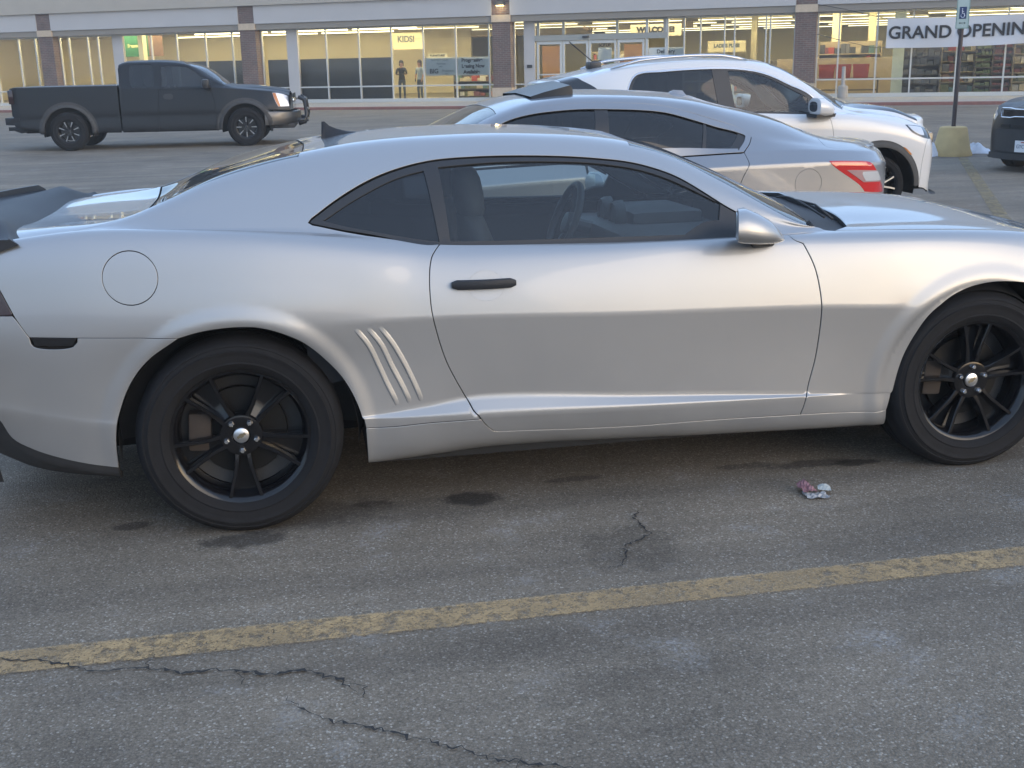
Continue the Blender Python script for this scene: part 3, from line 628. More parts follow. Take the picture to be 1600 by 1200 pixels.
def coupe_wheel(root, x, y, z, side, rot):
    o = None
    b = MB()
    b.lathe([(.236, -.20), (.226, -.19), (.214, -.10), (.219, -.03), (.229, -.012), (.236, -.004), (.2445, -.001), (.2475, -.004), (.2475, -.014), (.236, -.02)], n=80)
    b.lathe([(0, -.030), (.030, -.030), (.034, -.026), (.060, -.0235), (.073, -.026), (.078, -.040), (.07, -.08)], n=48)
    for i in range(5):
        A = Matrix.Rotation(rot+i*2*math.pi/5, 4, 'Z')
        for sgn in (-1, 1):
            secs = []
            for r, c, wd, h, th in ((.050, .019, .020, -.030, .030), (.085, .0215, .0175, -.024, .034), (.12, .0265, .0155, -.020, .036), (.16, .0365, .0145, -.016, .036), (.20, .0475, .0145, -.010, .036), (.231, .057, .017, -.007, .036)):
                cy = sgn*c; q = []
                for dy, dh in ((-.5, -1), (-.5, -.10), (-.36, 0), (.36, 0), (.5, -.10), (.5, -1)):
                    p = A @ Vector((r, cy+dy*wd*1.0, h+(dh*th if dh < -.5 else dh*.03))); q.append(p)
                secs.append(q if sgn > 0 else q)
            b.loft(secs, smooth=False)
        secs = []
        for r, c, h in ((.060, .017, -.040), (.10, .019, -.060), (.15, .029, -.066), (.20, .043, -.066), (.230, .052, -.064)):
            secs.append([A @ Vector((r, -c, h-.02)), A @ Vector((r, -c, h)), A @ Vector((r, c, h)), A @ Vector((r, c, h-.02))])
        b.loft(secs, smooth=False)
    w_ = b.build('wheel', M_RIM, root, auto=30)
    w_.matrix_local = Matrix.Translation((x, y, z)) @ wheel_matrix(side)
    tyre(w_)
    b = MB(); b.lathe([(0, -.0205), (.025, -.021), (.0268, -.022), (.0278, -.025), (.0278, -.034)], n=32); cap_ = b.build('centre_cap', M_ALU, w_, auto=40)
    # small raised badge: a slanted bow shape, two wings and a centre block
    b = MB(); Mx = Matrix.Rotation(rad(28), 4, 'Z')
    b.prism([(-.017, -.0045), (-.006, -.0045), (-.005, -.0075), (.0065, -.0075), (.0055, -.0045), (.0175, -.0045), (.0155, .0045), (.0055, .0045), (.005, .0075), (-.0065, .0075), (-.0055, .0045), (-.0155, .0045)], -.0212, -.0190, Mx)
    bd = b.build('badge', mat('badge_bronze', (.30, .26, .18), .3, metal=.9) if 'badge_bronze' not in MATS else MATS['badge_bronze'], w_)
    for i in range(5):
        a = rot+i*2*math.pi/5+(0 if True else 0); b = MB()
        Mx = Matrix.Translation((.055*math.cos(a), .055*math.sin(a), -.032))
        b.lathe([(0, .024), (.007, .023), (.0112, .018), (.012, 0)], Mx, n=6); b.lathe([(.012, .005), (.0142, .004), (.0145, -.004)], Mx, n=16)
        b.build('lug_nut', M_CHR, w_, auto=35)
    b = MB(); b.lathe([(.05, -.07), (.065, -.075), (.068, -.098), (.16, -.098), (.162, -.102), (.162, -.122), (.16, -.126), (.05, -.126)], n=48); b.build('brake_disc', M_DISC, w_, auto=30)
    b = MB(); b.lathe([(.15, -.128), (.214, -.120), (.214, -.135), (.15, -.14)], n=48); b.build('brake_shield', M_TRIM, w_, auto=30)
    b = MB(); a0 = rad(176) if side < 0 else rad(4)
    b.box(.105, .185, -.07, .07, -.14, -.062, Matrix.Rotation(a0, 4, 'Z'), bev=.012); b.build('brake_caliper', M_RUST, w_, auto=35)
    return w_

TILT = .0175                      # the lot drains away: the car leans slightly to its far side
coupe = thing('silver_coupe', 'silver two door coupe with black wheels and a dark rear spoiler, filling the foreground', 'car')
coupe.rotation_euler[0] = -TILT; coupe.location = (0, .03*(1-math.cos(TILT)), .03*math.sin(TILT))
CS = coupe_surf(); CB = Body(CS, CW, .0125)
rv = lambda c: c[::-1]
K = CP
pan = lambda n, ch, m=M_SILVER, **k: CB.panel(n, ch, m, coupe, fmat=k.pop('fmat', M_GAP), **k)
ROOF_R = [(.268, 10.12), (.285, 11), (.30, 13)]; ROOF_F = [(1.575, 13), (1.56, 12), (1.53, 10.9), (1.52, 10.3)]
shell = [K['bseam'], K['bseam2'], K['lampedge']+[(-.775, 6.6)], [(-.775, 6.6), (-.80, 7.0), (-.83, 7.5), (-.85, 8.4)],
         [(-.85, 8.4), (-.66, 8.75), (-.5, 9.05), (-.40, 9.45), (-.36, 9.75)], K['glass_rear'], ROOF_R, [(.30, 13), (1.575, 13)], ROOF_F, K['pillar'], K['pillar_base'],
         rv(K['dlo_top']), rv(K['dlo_nose']), rv(K['dlo_rear']), K['door_rear'][:11], K['sill_rear'], K['arch_rear']]
fuelhole = [K['fuel']]
pan('body_shell', shell, holes=[fuelhole], mirror='join', hgap=.0015)
pan('fuel_door', fuelhole, gap=.002, curl=.002)
door = [K['door_rear'], K['door_bot'], K['door_front'], K['fend_tip'], K['dlo_bot']]
pan('door', door, holes=[[K['handlecup']]], hgap=.0004, gap=.0032, curl=.003)
fend = [rv(K['door_front']), K['sillfront'], K['archF'], [(3.27, 1.748), (3.27, 2.5), (3.3, 3.6)], [(3.3, 3.6), (3.36, 5), (3.45, 6.5), (3.55, 8.05)], rv(K['hood_side']), [(2.262, 8.0), (2.225, 8.25)], K['pillar_base'], rv(K['fend_tip'])]
pan('fender', fend, gap=.0026, curl=.003)
rock = [K['sill_rear'][::-1], K['door_rear'][10:], K['door_bot'], K['sillfront'], K['sillend'], [(2.5, .72), (2.5, .25)], [(2.5, .25), (.45, .25)], [(.45, .25), (.446, .72)], rv(K['arch_sill'])]
pan('rocker_panel', rock, gap=.0018, curl=.003)
LAMP = [rv(K['lampedge']), [(-.7025, 5.475), (-.86, 5.50)], [(-.86, 5.50), (-.86, 6.75)], [(-.86, 6.75), (-.775, 6.6)], [(-.775, 6.6), K['lampedge'][-1]]]
bump = [K['bseam'], K['bseam2'], [(-.7025, 5.475), (-.86, 5.50)], [(-.86, 5.5), (-.86, 2.9)], [(-.86, 2.9), (-.835, 2.2), (-.8122, 1.67)], rv(K['bumpbot']), rv(K['arch_tail'])]
pan('rear_bumper', bump, holes=[[K['marker']+[K['marker'][0]]]], gap=.002)
pan('side_marker', [[a, b] for a, b in zip(K['marker'], K['marker'][1:]+K['marker'][:1])], m=M_BLK, gap=.003, off=-.004)
pan('rear_valance', [K['bumpbot'], [(-.8122, 1.67), (-.835, 2.2), (-.86, 2.9)], [(-.86, 2.9), (-.86, .5)], [(-.86, .5), (-.429, .5)], [(-.429, .5), (-.4285, 1.145)]], m=M_PLA, off=-.006)
pan('taillight', LAMP, m=M_DRED, off=.002)
CB.cap('rear_fascia', -.86, -.19, M_SILVER, coupe, v0=2.6)
CB.cap('rear_diffuser', -.86, -.15, M_PLA, coupe, v0=0, v1=2.6)
CB.cap('front_bumper', 3.62, .19, M_SILVER, coupe, v0=0, shrink=.2, zk=.25)
pan('bumper_corner', [[(3.27, .5), (3.27, 1.748), (3.27, 2.5), (3.3, 3.6)], [(3.3, 3.6), (3.36, 5), (3.45, 6.5), (3.55, 8.05)], [(3.55, 8.05), (3.62, 8.1)], [(3.62, 8.1), (3.62, .5)], [(3.62, .5), (3.27, .5)]])
hood = [K['hood_side'], [(3.55, 8.05), (3.60, 9.5), (3.615, 11), (3.62, 13)], [(3.62, 13), (2.40, 13)], rv(K['hood_rear'])]
pan('hood', hood, mirror='join', gap=.003, curl=.004)
trunk = [[(-.85, 8.4), (-.66, 8.75), (-.5, 9.05), (-.40, 9.45), (-.36, 9.75)], [(-.36, 9.75), (-.35, 11), (-.345, 13)], [(-.345, 13), (-.858, 13)], [(-.858, 13), (-.856, 10), (-.85, 8.4)]]
pan('trunk_lid', trunk, mirror='join', gap=.003)
pan('rear_window', [K['glass_rear'], ROOF_R, [(.30, 13), (-.345, 13)], [(-.345, 13), (-.35, 11), (-.36, 9.75)]], m=M_GLSD, mirror='join', gap=.006, off=-.004, fmat=M_TRIM)
pan('windshield', [K['pillar'][:6], [(2.16, 9.5), (2.19, 9.9), (2.21, 11), (2.22, 13)], [(2.22, 13), (1.575, 13)], ROOF_F], m=M_GLSW, mirror='join', gap=.006, off=-.004, fmat=M_TRIM)
pan('cowl', [[(2.225, 8.35), (2.21, 8.9), (2.16, 9.5)], [(2.16, 9.5), (2.19, 9.9), (2.21, 11), (2.22, 13)], [(2.22, 13), (2.45, 13)], [(2.45, 13), (2.45, 11), (2.42, 9.97), (2.36, 8.93), (2.29, 8.2)], [(2.29, 8.2), (2.225, 8.35)]], m=M_PLA, mirror='join', off=-.022, gap=0)
dlo = [K['dlo_bot'], K['dlo_rear'], K['dlo_nose'], K['dlo_top']]
tr = pan('window_trim', dlo, m=M_TRIM, holes=[K['doorglass'], K['quarterglass']], gap=.003, hgap=.0, off=-.003)
pan('door_glass', K['doorglass'], m=M_GLS, gap=-.004, off=-.010, flange=0)
pan('quarter_glass', K['quarterglass'], m=M_GLSD, gap=-.004, off=-.009, flange=0)
for r_ in ((.62, 2.32, .9, 7.9), (-.69, -.21, 4.6, 5.3), (.46, .9, 1.3, 2.3), (2.03, 3.3, 7.5, 8.6), (-.42, -.21, 5.4, 6.8), (2.1, 2.46, 1.1, 2.2), (-.84, -.2, 7.9, 9.8)):
    pan('inner_panel', CB.rect(*r_), m=M_GAP, off=-.022, flange=0, res=.03)
for r_ in ((.2, .36, 9.9, 13), (1.46, 1.64, 10, 13), (-.43, -.30, 9.3, 13)):
    pan('inner_panel', CB.rect(*r_), m=M_GAP, off=-.022, flange=0, res=.03, mirror='join')
pan('headliner', CB.rect(.28, 1.5, 10.0, 13), m=M_INT, off=-.035, flange=0, res=.04, mirror='join')
pan('door_card', CB.rect(.25, 2.15, 3.6, 7.9), m=M_INT, off=-.09, flange=0, res=.04)

# handle cups and handles
for sgn in (-1, 1):
    fy = (lambda p: p) if sgn < 0 else (lambda p: np.array([p[0], 2*CW-p[1], p[2]]))
    ring = np.array(K['handlecup'][:-1]); c = ring.mean(0); secs = []
    nC = CS.N(c[0], c[1])[0]
    for t in (1.0, .975, .94, .89, .82, .7, .5, .2):
        q = c+(ring-c)*t; Pq = CS.P(q[:, 0], q[:, 1])-nC*(.042*(1-t**9)); secs.append([fy(p) for p in Pq])
    b = MB(); b.loft(secs, cap=True); b.build('handle_cup', M_SILVER, coupe, auto=60)
    xs = np.linspace(.768, .998, 13); secs = []
    for i, xx in enumerate(xs):
        t = i/12; e = min(1, 6*min(t, 1-t)+.55); z0 = .857-.012*(xx-.88); yy = CS.P(xx, 6.0)[0, 1]-.012-.012*math.sin(math.pi*t)
        hh = .0165*e; th = .009
        secs.append([fy(np.array([xx, yy+a*th, z0+c_*hh])) for a, c_ in ((1, -1), (-.6, -1), (-1, -.6), (-1.1, .2), (-.8, .85), (-.2, 1), (1, 1))])
    b = MB(); b.loft(secs); hd = b.build('door_handle', M_DGREY, coupe, auto=50)
    # louvre blades on the quarter panel
    for key in ('v1', 'v2', 'v3'):
        ch = np.array(K[key]); q = crom(np.stack([ch[:, 0], CB.w(ch[:, 1])], 1), .012); n = len(q); secs = []
        Pq = CS.P(q[:, 0], CB.v(q[:, 1])); Nq = CS.N(q[:, 0], CB.v(q[:, 1])); T = np.gradient(Pq, axis=0); T /= np.linalg.norm(T, axis=1)[:, None]; Sd = np.cross(T, Nq); 
        if Sd[0, 0] < 0: Sd = -Sd
        for i in range(n):
            e = min(1, i/2.5, (n-1-i)/2.5); p = Pq[i]; s_ = Sd[i]; nn = Nq[i]
            secs.append([fy(p+s_*a+nn*h) for a, h in ((-.004, -.004), (-.003, .0024*e), (.0005, .0046*e), (.005, .0036*e), (.011, .0008*e), (.019, -.0004), (.020, -.004))])
        b = MB(); b.loft(secs, closed=False); b.build('side_louvre', M_SILVER, coupe, auto=70)
    # door mirror
    secs = []
    for xx, z0, z1, y0, y1 in ((1.842, .985, 1.070, -.115, .045), (1.847, .970, 1.084, -.128, .06), (1.865, .962, 1.088, -.130, .07), (1.895, .957, 1.070, -.124, .08), (1.925, .954, 1.046, -.108, .09), (1.96, .953, 1.015, -.078, .10), (1.99, .955, .988, -.042, .10), (2.005, .960, .972, -.01, .10)):
        q = []; zm = z0+(z1-z0)*.38; n = 24
        for k in range(n):
            a = 2*math.pi*k/n; cy, sy = math.cos(a), math.sin(a)
            yy = (y0+y1)/2+(y1-y0)/2*math.copysign(abs(cy)**.6, cy); zz = zm+((z1-zm) if sy > 0 else (zm-z0))*math.copysign(abs(sy)**1.0, sy)
            q.append(fy(np.array([xx+.55*(yy-.07)*max(0, min(1, (1.93-xx)/.13)), yy, zz])))
        secs.append(q)
    b = MB(); b.loft(secs); mr = b.build('door_mirror', M_SILVER, coupe, auto=45)
    b = MB(); q0 = secs[1]; c0 = np.mean(q0, axis=0)
    b.loft([[c0+(np.array(p)-c0)*.86+np.array([-.007, 0, 0]) for p in q0], [c0+(np.array(p)-c0)*.84+np.array([-.003, 0, 0]) for p in q0]]); b.build('mirror_glass', M_MIR, mr)
    b = MB(); q = [fy(np.array(p)) for p in ((1.88, -.03, .955), (1.98, 0.0, .955), (2.02, .07, .958), (1.90, .06, .958))]; q2 = [fy(np.array(p)) for p in ((1.89, .0, .935), (1.97, .02, .935), (1.99, .075, .94), (1.90, .07, .94))]
    b.loft([q, q2], smooth=False); b.build('mirror_stalk', M_TRIM, mr)

# antenna fin on the roof centre
b = MB(); secs = []
for xx, h, wd in ((.375, .0, .012), (.380, .068, .004), (.392, .066, .007), (.41, .045, .014), (.44, .026, .020), (.48, .010, .022), (.52, -.006, .016)):
    zb = CS.P(xx, 13)[0, 2]-.006
    secs.append([(xx+(.0 if xx > .39 else 0), CW-wd*1.3, zb), (xx, CW-wd*.5, zb+max(h, .001)*.75+.004), (xx-.002, CW, zb+max(h, .001)+.006), (xx, CW+wd*.5, zb+max(h, .001)*.75+.004), (xx, CW+wd*1.3, zb)])
b.loft(secs, closed=False); b.build('antenna_fin', M_DGREY, coupe, auto=50)

# rear spoiler: a band across the deck whose ends sweep forward
def spoiler_sec(y):
    t = abs(y-CW)/(CW-.06); e = sstep(.70, 1.0, np.array([t]))[0]; c = 1-min(1, t/.85)
    xf = -.715+.055*t**3; zb = 1.060+.026*t-.006*e
    xb = -1.02+.25*t*t; zt = 1.130-.055*e
    return [(xf, y, zb-.015), (xf-.03, y, zb+.008), (xf+(xb-xf)*.25, y, zb+.032*(1-e)+.003), (xf+(xb-xf)*.5, y, zb+.056*(1-e)+.004), (xf+(xb-xf)*.82, y, zt-.012), (xb+.01, y, zt-.002), (xb, y, zt-.004), (xb-.012, y, zt-.03), (xb+.005, y, zb-.05)]
b = MB(); ys = np.concatenate([np.linspace(.055, .35, 12), np.linspace(.35, 2*CW-.35, 16)[1:], np.linspace(2*CW-.35, 2*CW-.055, 12)[1:]])
b.loft([spoiler_sec(y) for y in ys]); sp = b.build('spoiler', M_DGREY, coupe, auto=50)
b = MB()
secs = []
for y in np.linspace(.28, 2*CW-.28, 30):
    e = min(1, (y-.28)/.05+.15, (2*CW-.28-y)/.05+.15); q = spoiler_sec(y); xb, zt = q[5][0], q[5][2]
    secs.append([(xb+.008, y, zt-.01), (xb+.004, y, zt+.020*e), (xb-.008, y, zt+.021*e), (xb-.012, y, zt-.01)])
b.loft(secs); b.build('spoiler_lip', M_TRIM, sp, auto=40)

# wipers in the cowl
for y0, y1, x0 in ((.28, .74, 2.30), (1.0, 1.52, 2.315)):
    b = MB(); P0 = [Vector((x0-.02*math.sin(math.pi*t), y0+(y1-y0)*t, 1.0+.045*math.sin(math.pi*t*.8)+.012*t)) for t in np.linspace(0, 1, 9)]
    b.tube(P0, .0045, 6); b.tube([P0[4], P0[4]+Vector((.05, -.08, -.015)), (x0+.06, y0+.05, .985)], .005, 6)
    b.build('wiper', M_PLA, coupe)
# wheels and wheel wells
for x, z, rr, rot in ((0, .355, 0, rad(-90)), (2.852, .352, 0, rad(90))):
    for side, y in ((-1, .028), (1, 2*CW-.028)):
        coupe_wheel(coupe, x, y, z if side < 0 else z+(2*CW-.05)*TILT, side, rot if side < 0 else -rot)
        b = MB(); b.lathe([(.366 if x > 1 else .412, -.015 if x > 1 else .004), (.45, -.30), (0, -.31)], n=40, a0=rad(-8), a1=rad(188))
        o = b.build('wheel_well', M_PLA, coupe, auto=40, fix=False); o.matrix_local = Matrix.Translation((x, y, z)) @ wheel_matrix(side) @ (Matrix.Identity(4) if side < 0 else Matrix.Rotation(math.pi, 4, 'Z'))
# floor pan and cabin
b = MB(); b.box(.45, 2.42, .12, 2*CW-.12, .19, .30); b.box(-.85, .5, .36, 2*CW-.36, .26, .5); b.box(2.35, 3.6, .36, 2*CW-.36, .22, .6); b.build('floor_pan', M_GAP, coupe)
b = MB(); b.box(1.62, 2.2, .16, 2*CW-.16, .68, .90, bev=.05); b.box(1.76, 2.12, 1.12, 1.60, .85, .962, bev=.052)
dash = b.build('dashboard', M_INT2, coupe, auto=40)
for y in (1.24, 1.44):
    b = MB(); b.lathe([(.062, 0), (.072, -.02), (.074, -.05), (.066, -.052), (.06, -.02), (.056, -.01), (0, -.008)], Matrix.Translation((1.70, y, .93)) @ Matrix.Rotation(rad(-90), 4, 'Y'), n=28); b.build('gauge_pod', M_INT2, dash, auto=40)
b = MB()
for y in (.26, .48): b.lathe([(.03, 0), (.045, .004), (.048, -.02)], Matrix.Translation((1.63, y, .82)) @ Matrix.Rotation(rad(-90), 4, 'Y'), n=20)
b.build('air_vent', M_ALU, dash, auto=40)
b = MB(); cst = Vector((1.50, 1.36, .90)); Rs = Matrix.Rotation(rad(-68), 3, 'Y')
b.tube([cst+Rs @ Vector((.185*math.cos(a), .185*math.sin(a), 0)) for a in np.linspace(0, 2*math.pi, 33)[:-1]], .017, 10, closed=True)
for a in (0.2, math.pi-.2, -math.pi/2): b.tube([cst+Rs @ Vector((.17*math.cos(a), .17*math.sin(a), 0)), cst+Rs @ Vector((.05*math.cos(a), .05*math.sin(a), -.03))], .016, 8)
b.lathe([(0, .01), (.05, .0), (.06, -.04)], Matrix.Translation(cst) @ Rs.to_4x4(), n=20); b.tube([cst, cst+Vector((.3, 0, -.08))], .03, 8)
b.build('steering_wheel', M_INT2, coupe, auto=40)
for y in (.54, 1.37):
    b = MB()
    secs = []
    for z, xc, wd, th in ((.45, 1.08, .24, .10), (.6, 1.04, .25, .09), (.8, .98, .25, .075), (.95, .94, .23, .06), (1.02, .925, .18, .05), (1.05, .918, .12, .045)):
        secs.append([(xc+th*math.cos(a), y+wd*math.copysign(abs(math.sin(a))**.7, math.sin(a)), z) for a in np.linspace(0, 2*math.pi, 21)[:-1]])
    b.loft(secs)
    b.box(1.06, 1.55, y-.25, y+.25, .36, .52, bev=.06); st = b.build('seat', M_INT, coupe, auto=50)
    b = MB(); secs = []
    for z, s_ in ((1.04, .75), (1.07, .95), (1.13, 1.0), (1.19, .93), (1.225, .72), (1.235, .4)):
        secs.append([(.925+.058*s_*math.cos(a)-(z-1.04)*.12, y+.125*s_*math.copysign(abs(math.sin(a))**.7, math.sin(a)), z) for a in np.linspace(0, 2*math.pi, 21)[:-1]])
    b.loft(secs); b.build('headrest', M_INT, st, auto=60)
b = MB(); b.box(-.1, .25, .3, 2*CW-.3, .45, .98, bev=.06); b.build('rear_seat', M_INT, coupe, auto=40)
b = MB(); secs = [[(1.63+.012*k, CW+.02+.12*math.cos(a)*(1-.15*k), 1.215+.034*math.sin(a)*(1-.15*k)) for a in np.linspace(0, 2*math.pi, 17)[:-1]] for k in (0, 1, 2, 3)]
b.loft(secs); b.tube([(1.66, CW+.02, 1.23), (1.70, CW+.02, 1.27)], .012, 6); b.build('rear_view_mirror', M_INT2, coupe, auto=40)

# ================================================================ the other vehicles
def plain_wheel(root, x, y, z, side, R, rim, wk, style, rot=0, mface=None, mdark=None):
    mface = mface or M_ALU; mdark = mdark or M_BLK; b = MB(); k = rim
    b.lathe([(k*.95, -.19*wk), (k*.90, -.10), (k*.93, -.02), (k*.97, -.006), (k*1.0, -.004), (k*1.0, -.02)], n=48, mi=0)
    b.lathe([(0, -.025), (k*.20, -.027), (k*.24, -.035), (k*.25, -.06)], n=24, mi=0)
    b.lathe([(k*.2, -.10), (k*.85, -.10), (k*.85, -.115), (k*.2, -.12)], n=32, mi=0)
    n = {'five_split': 5, 'ten': 8, 'eight': 8}[style]
    for i in range(n):
        A = Matrix.Rotation(rot+i*2*math.pi/n, 4, 'Z')
        for s in ((-1, 1) if style == 'five_split' else (0,)):
            st = ((.16, .03*s, .10), (.45, .10*s, .075), (.75, .20*s, .07), (.97, .30*s, .085)) if style == 'five_split' else ((.16, 0, .13), (.5, 0, .10), (.75, 0, .11), (.97, 0, .16))
            secs = []
            for r, c, wd in st: secs.append([A @ Vector((k*r, k*(c-wd/2), -.055)), A @ Vector((k*r, k*(c-wd/2), -.018+.012*r)), A @ Vector((k*r, k*(c+wd/2), -.018+.012*r)), A @ Vector((k*r, k*(c+wd/2), -.055))])
            b.loft(secs, smooth=False, mi=1 if style == 'five_split' else 0)
            if style == 'eight':
                b.loft([[A @ Vector((k*r, k*(-wd/2), -.03)), A @ Vector((k*r, k*(-wd/2), -.002)), A @ Vector((k*r, k*wd/2, -.002)), A @ Vector((k*r, k*wd/2, -.03))] for r, wd in ((.46, .075), (.95, .13))], smooth=False, mi=1)
    w_ = b.build('wheel', [mdark, mface], root, auto=30); w_.matrix_local = Matrix.Translation((x, y, z)) @ wheel_matrix(side)
    tyre(w_, R, rim, wk=wk); b = MB(); b.lathe([(0, -.012), (k*.10, -.014), (k*.14, -.02), (k*.14, -.03)], n=20); b.build('centre_cap', mdark if style != 'eight' else M_TRIM, w_, auto=40)
    return w_
def well(root, x, y, z, side, R, depth=.3, mm=None):
    b = MB(); b.lathe([(R, .01), (R+.03, -depth), (0, -depth-.01)], n=32, a0=rad(-12), a1=rad(192)); o = b.build('wheel_well', mm or M_GAP, root, auto=40, fix=False)
    o.matrix_local = Matrix.Translation((x, y, z)) @ wheel_matrix(side) @ (Matrix.Identity(4) if side < 0 else Matrix.Rotation(math.pi, 4, 'Z'))
def arc(S, cx, cz, r, a0, a1, n=17, v1=4.):
    out = []
    for a in np.linspace(rad(a0), rad(a1), n):
        x, z = cx+r*math.cos(a), cz+r*math.sin(a); lo, hi = 0., v1
        for _ in range(30):
            m_ = (lo+hi)/2
            if S.P(x, m_)[0, 2] < z: lo = m_
            else: hi = m_
        out.append((x, lo))
    return out
def follow(x0, x1, v, n=2): return [(x, v) for x in np.linspace(x0, x1, n)]
def solid(root, name, m, *bx, bev=.03):
    b = MB()
    for q in bx: b.box(*q, bev=bev)
    return b.build(name, m, root, auto=40)
def simple_seat(root, x, y, d=1):
    b = MB(); b.box(x-.06, x+.06, y-.24, y+.24, .45, 1.05, bev=.05); b.box(min(x, x+d*.5), max(x, x+d*.5), y-.24, y+.24, .4, .55, bev=.05); s = b.build('seat', M_INT, root, auto=40)
    b = MB(); b.box(x-.05, x+.05, y-.13, y+.13, 1.08, 1.28, bev=.045); b.build('headrest', M_INT, s, auto=40)

# ---------------------------------------------------------------- silver sedan behind the coupe
# x measured from the rear axle, nose towards -x
SD_X, SD_Y0, SD_W = 3.2, 2.65, .93
SD_RY=[[(0,.16)],[(-3.7,.25),(-3.2,.06),(-2.7,.03),(0,.03),(.45,.05),(.62,.10),(.70,.18),(.78,.30)],[(-3.7,.2),(-3.2,.02),(-2.7,.01),(-1.2,.02),(0,.0),(.45,.012),(.6,.045),(.66,.09),(.72,.16),(.78,.27)],
[(-3.7,.2),(-3.2,.02),(-2.7,.0),(-1.2,.0),(.2,.0),(.45,.012),(.58,.035),(.64,.07),(.70,.135),(.78,.25)],
[(-3.7,.3),(-3.2,.14),(-2.7,.1),(-1.2,.075),(-.3,.075),(.2,.10),(.5,.13),(.65,.18),(.78,.34)],
[(-3.7,.4),(-2.7,.2),(-2.2,.15),(-1.2,.15),(-.3,.16),(.2,.17),(.5,.2),(.65,.25),(.78,.41)],
[(-3.7,.5),(-2.7,.28),(-2.3,.18),(-2,.2),(-1.6,.255),(-1.2,.27),(-.7,.27),(-.3,.25),(.2,.24),(.6,.29),(.78,.46)],
[(-3.7,.6),(-2.2,.36),(-1.6,.37),(-.7,.38),(.2,.38),(1.0,.5)],[(0,.64)],[(0,.93)]]
SD_RZ=[[(0,.2)],[(-3.7,.3),(0,.3),(1,.36)],[(-3.7,.55),(0,.62),(1,.62)],
[(-3.7,.68),(-2.9,.82),(-2.0,.91),(-1.2,.95),(-.44,.974),(.26,.984),(.7,.96),(1.0,.86)],
[(-3.7,.72),(-2.9,.9),(-2.3,.985),(-2,1.01),(-.6,1.045),(-.25,1.054),(.1,1.058),(.4,1.045),(.7,1.02),(1.0,.93)],
[(-3.7,.735),(-2.9,.92),(-2.3,1.0),(-2.0,1.09),(-1.6,1.23),(-1.2,1.25),(-.7,1.22),(-.3,1.135),(0,1.10),(.3,1.068),(.7,1.035),(1.0,.945)],
[(-3.7,.75),(-2.9,.935),(-2.4,1.01),(-2.2,1.05),(-2.0,1.15),(-1.75,1.285),(-1.6,1.335),(-1.44,1.362),(-1.2,1.374),(-.87,1.364),(-.56,1.315),(-.25,1.22),(0,1.14),(.3,1.085),(.7,1.045),(1.0,.955)],
[(-3.7,.765),(-2.9,.945),(-2.4,1.03),(-2.1,1.16),(-1.85,1.275),(-1.7,1.335),(-1.5,1.385),(-1.2,1.408),(-.87,1.398),(-.5,1.355),(-.2,1.28),(.1,1.19),(.4,1.10),(.7,1.06),(1.0,.97)],
[(-3.7,.775),(-2.9,.955),(-2.4,1.04),(-2.1,1.18),(-1.85,1.29),(-1.7,1.35),(-1.5,1.40),(-1.2,1.425),(-.87,1.418),(-.5,1.383),(-.2,1.32),(.14,1.237),(.45,1.115),(.6,1.078),(.8,1.055),(1.0,.985)],
[(-3.7,.78),(-2.9,.96),(-2.4,1.045),(-2.1,1.185),(-1.93,1.26),(-1.7,1.355),(-1.476,1.413),(-1.233,1.436),(-.96,1.43),(-.63,1.413),(-.4,1.39),(-.16,1.336),(.14,1.25),(.45,1.125),(.6,1.083),(.76,1.067),(.91,1.04),(1.0,.99)]]
SD_SEG=[(0,3),(3,4),(4,9)]
def sedan_surf():
    def disp(x,z,v):
        d=np.zeros(len(x))
        for cx in(0,-2.776):
            r=np.hypot(x-cx,z-.33);d-=.012*(1-sstep(.37,.42,r))
        return d*(v<4.01)
    return Surf(SD_RY,SD_RZ,SD_SEG,-3.7,.78,.03,None,disp)
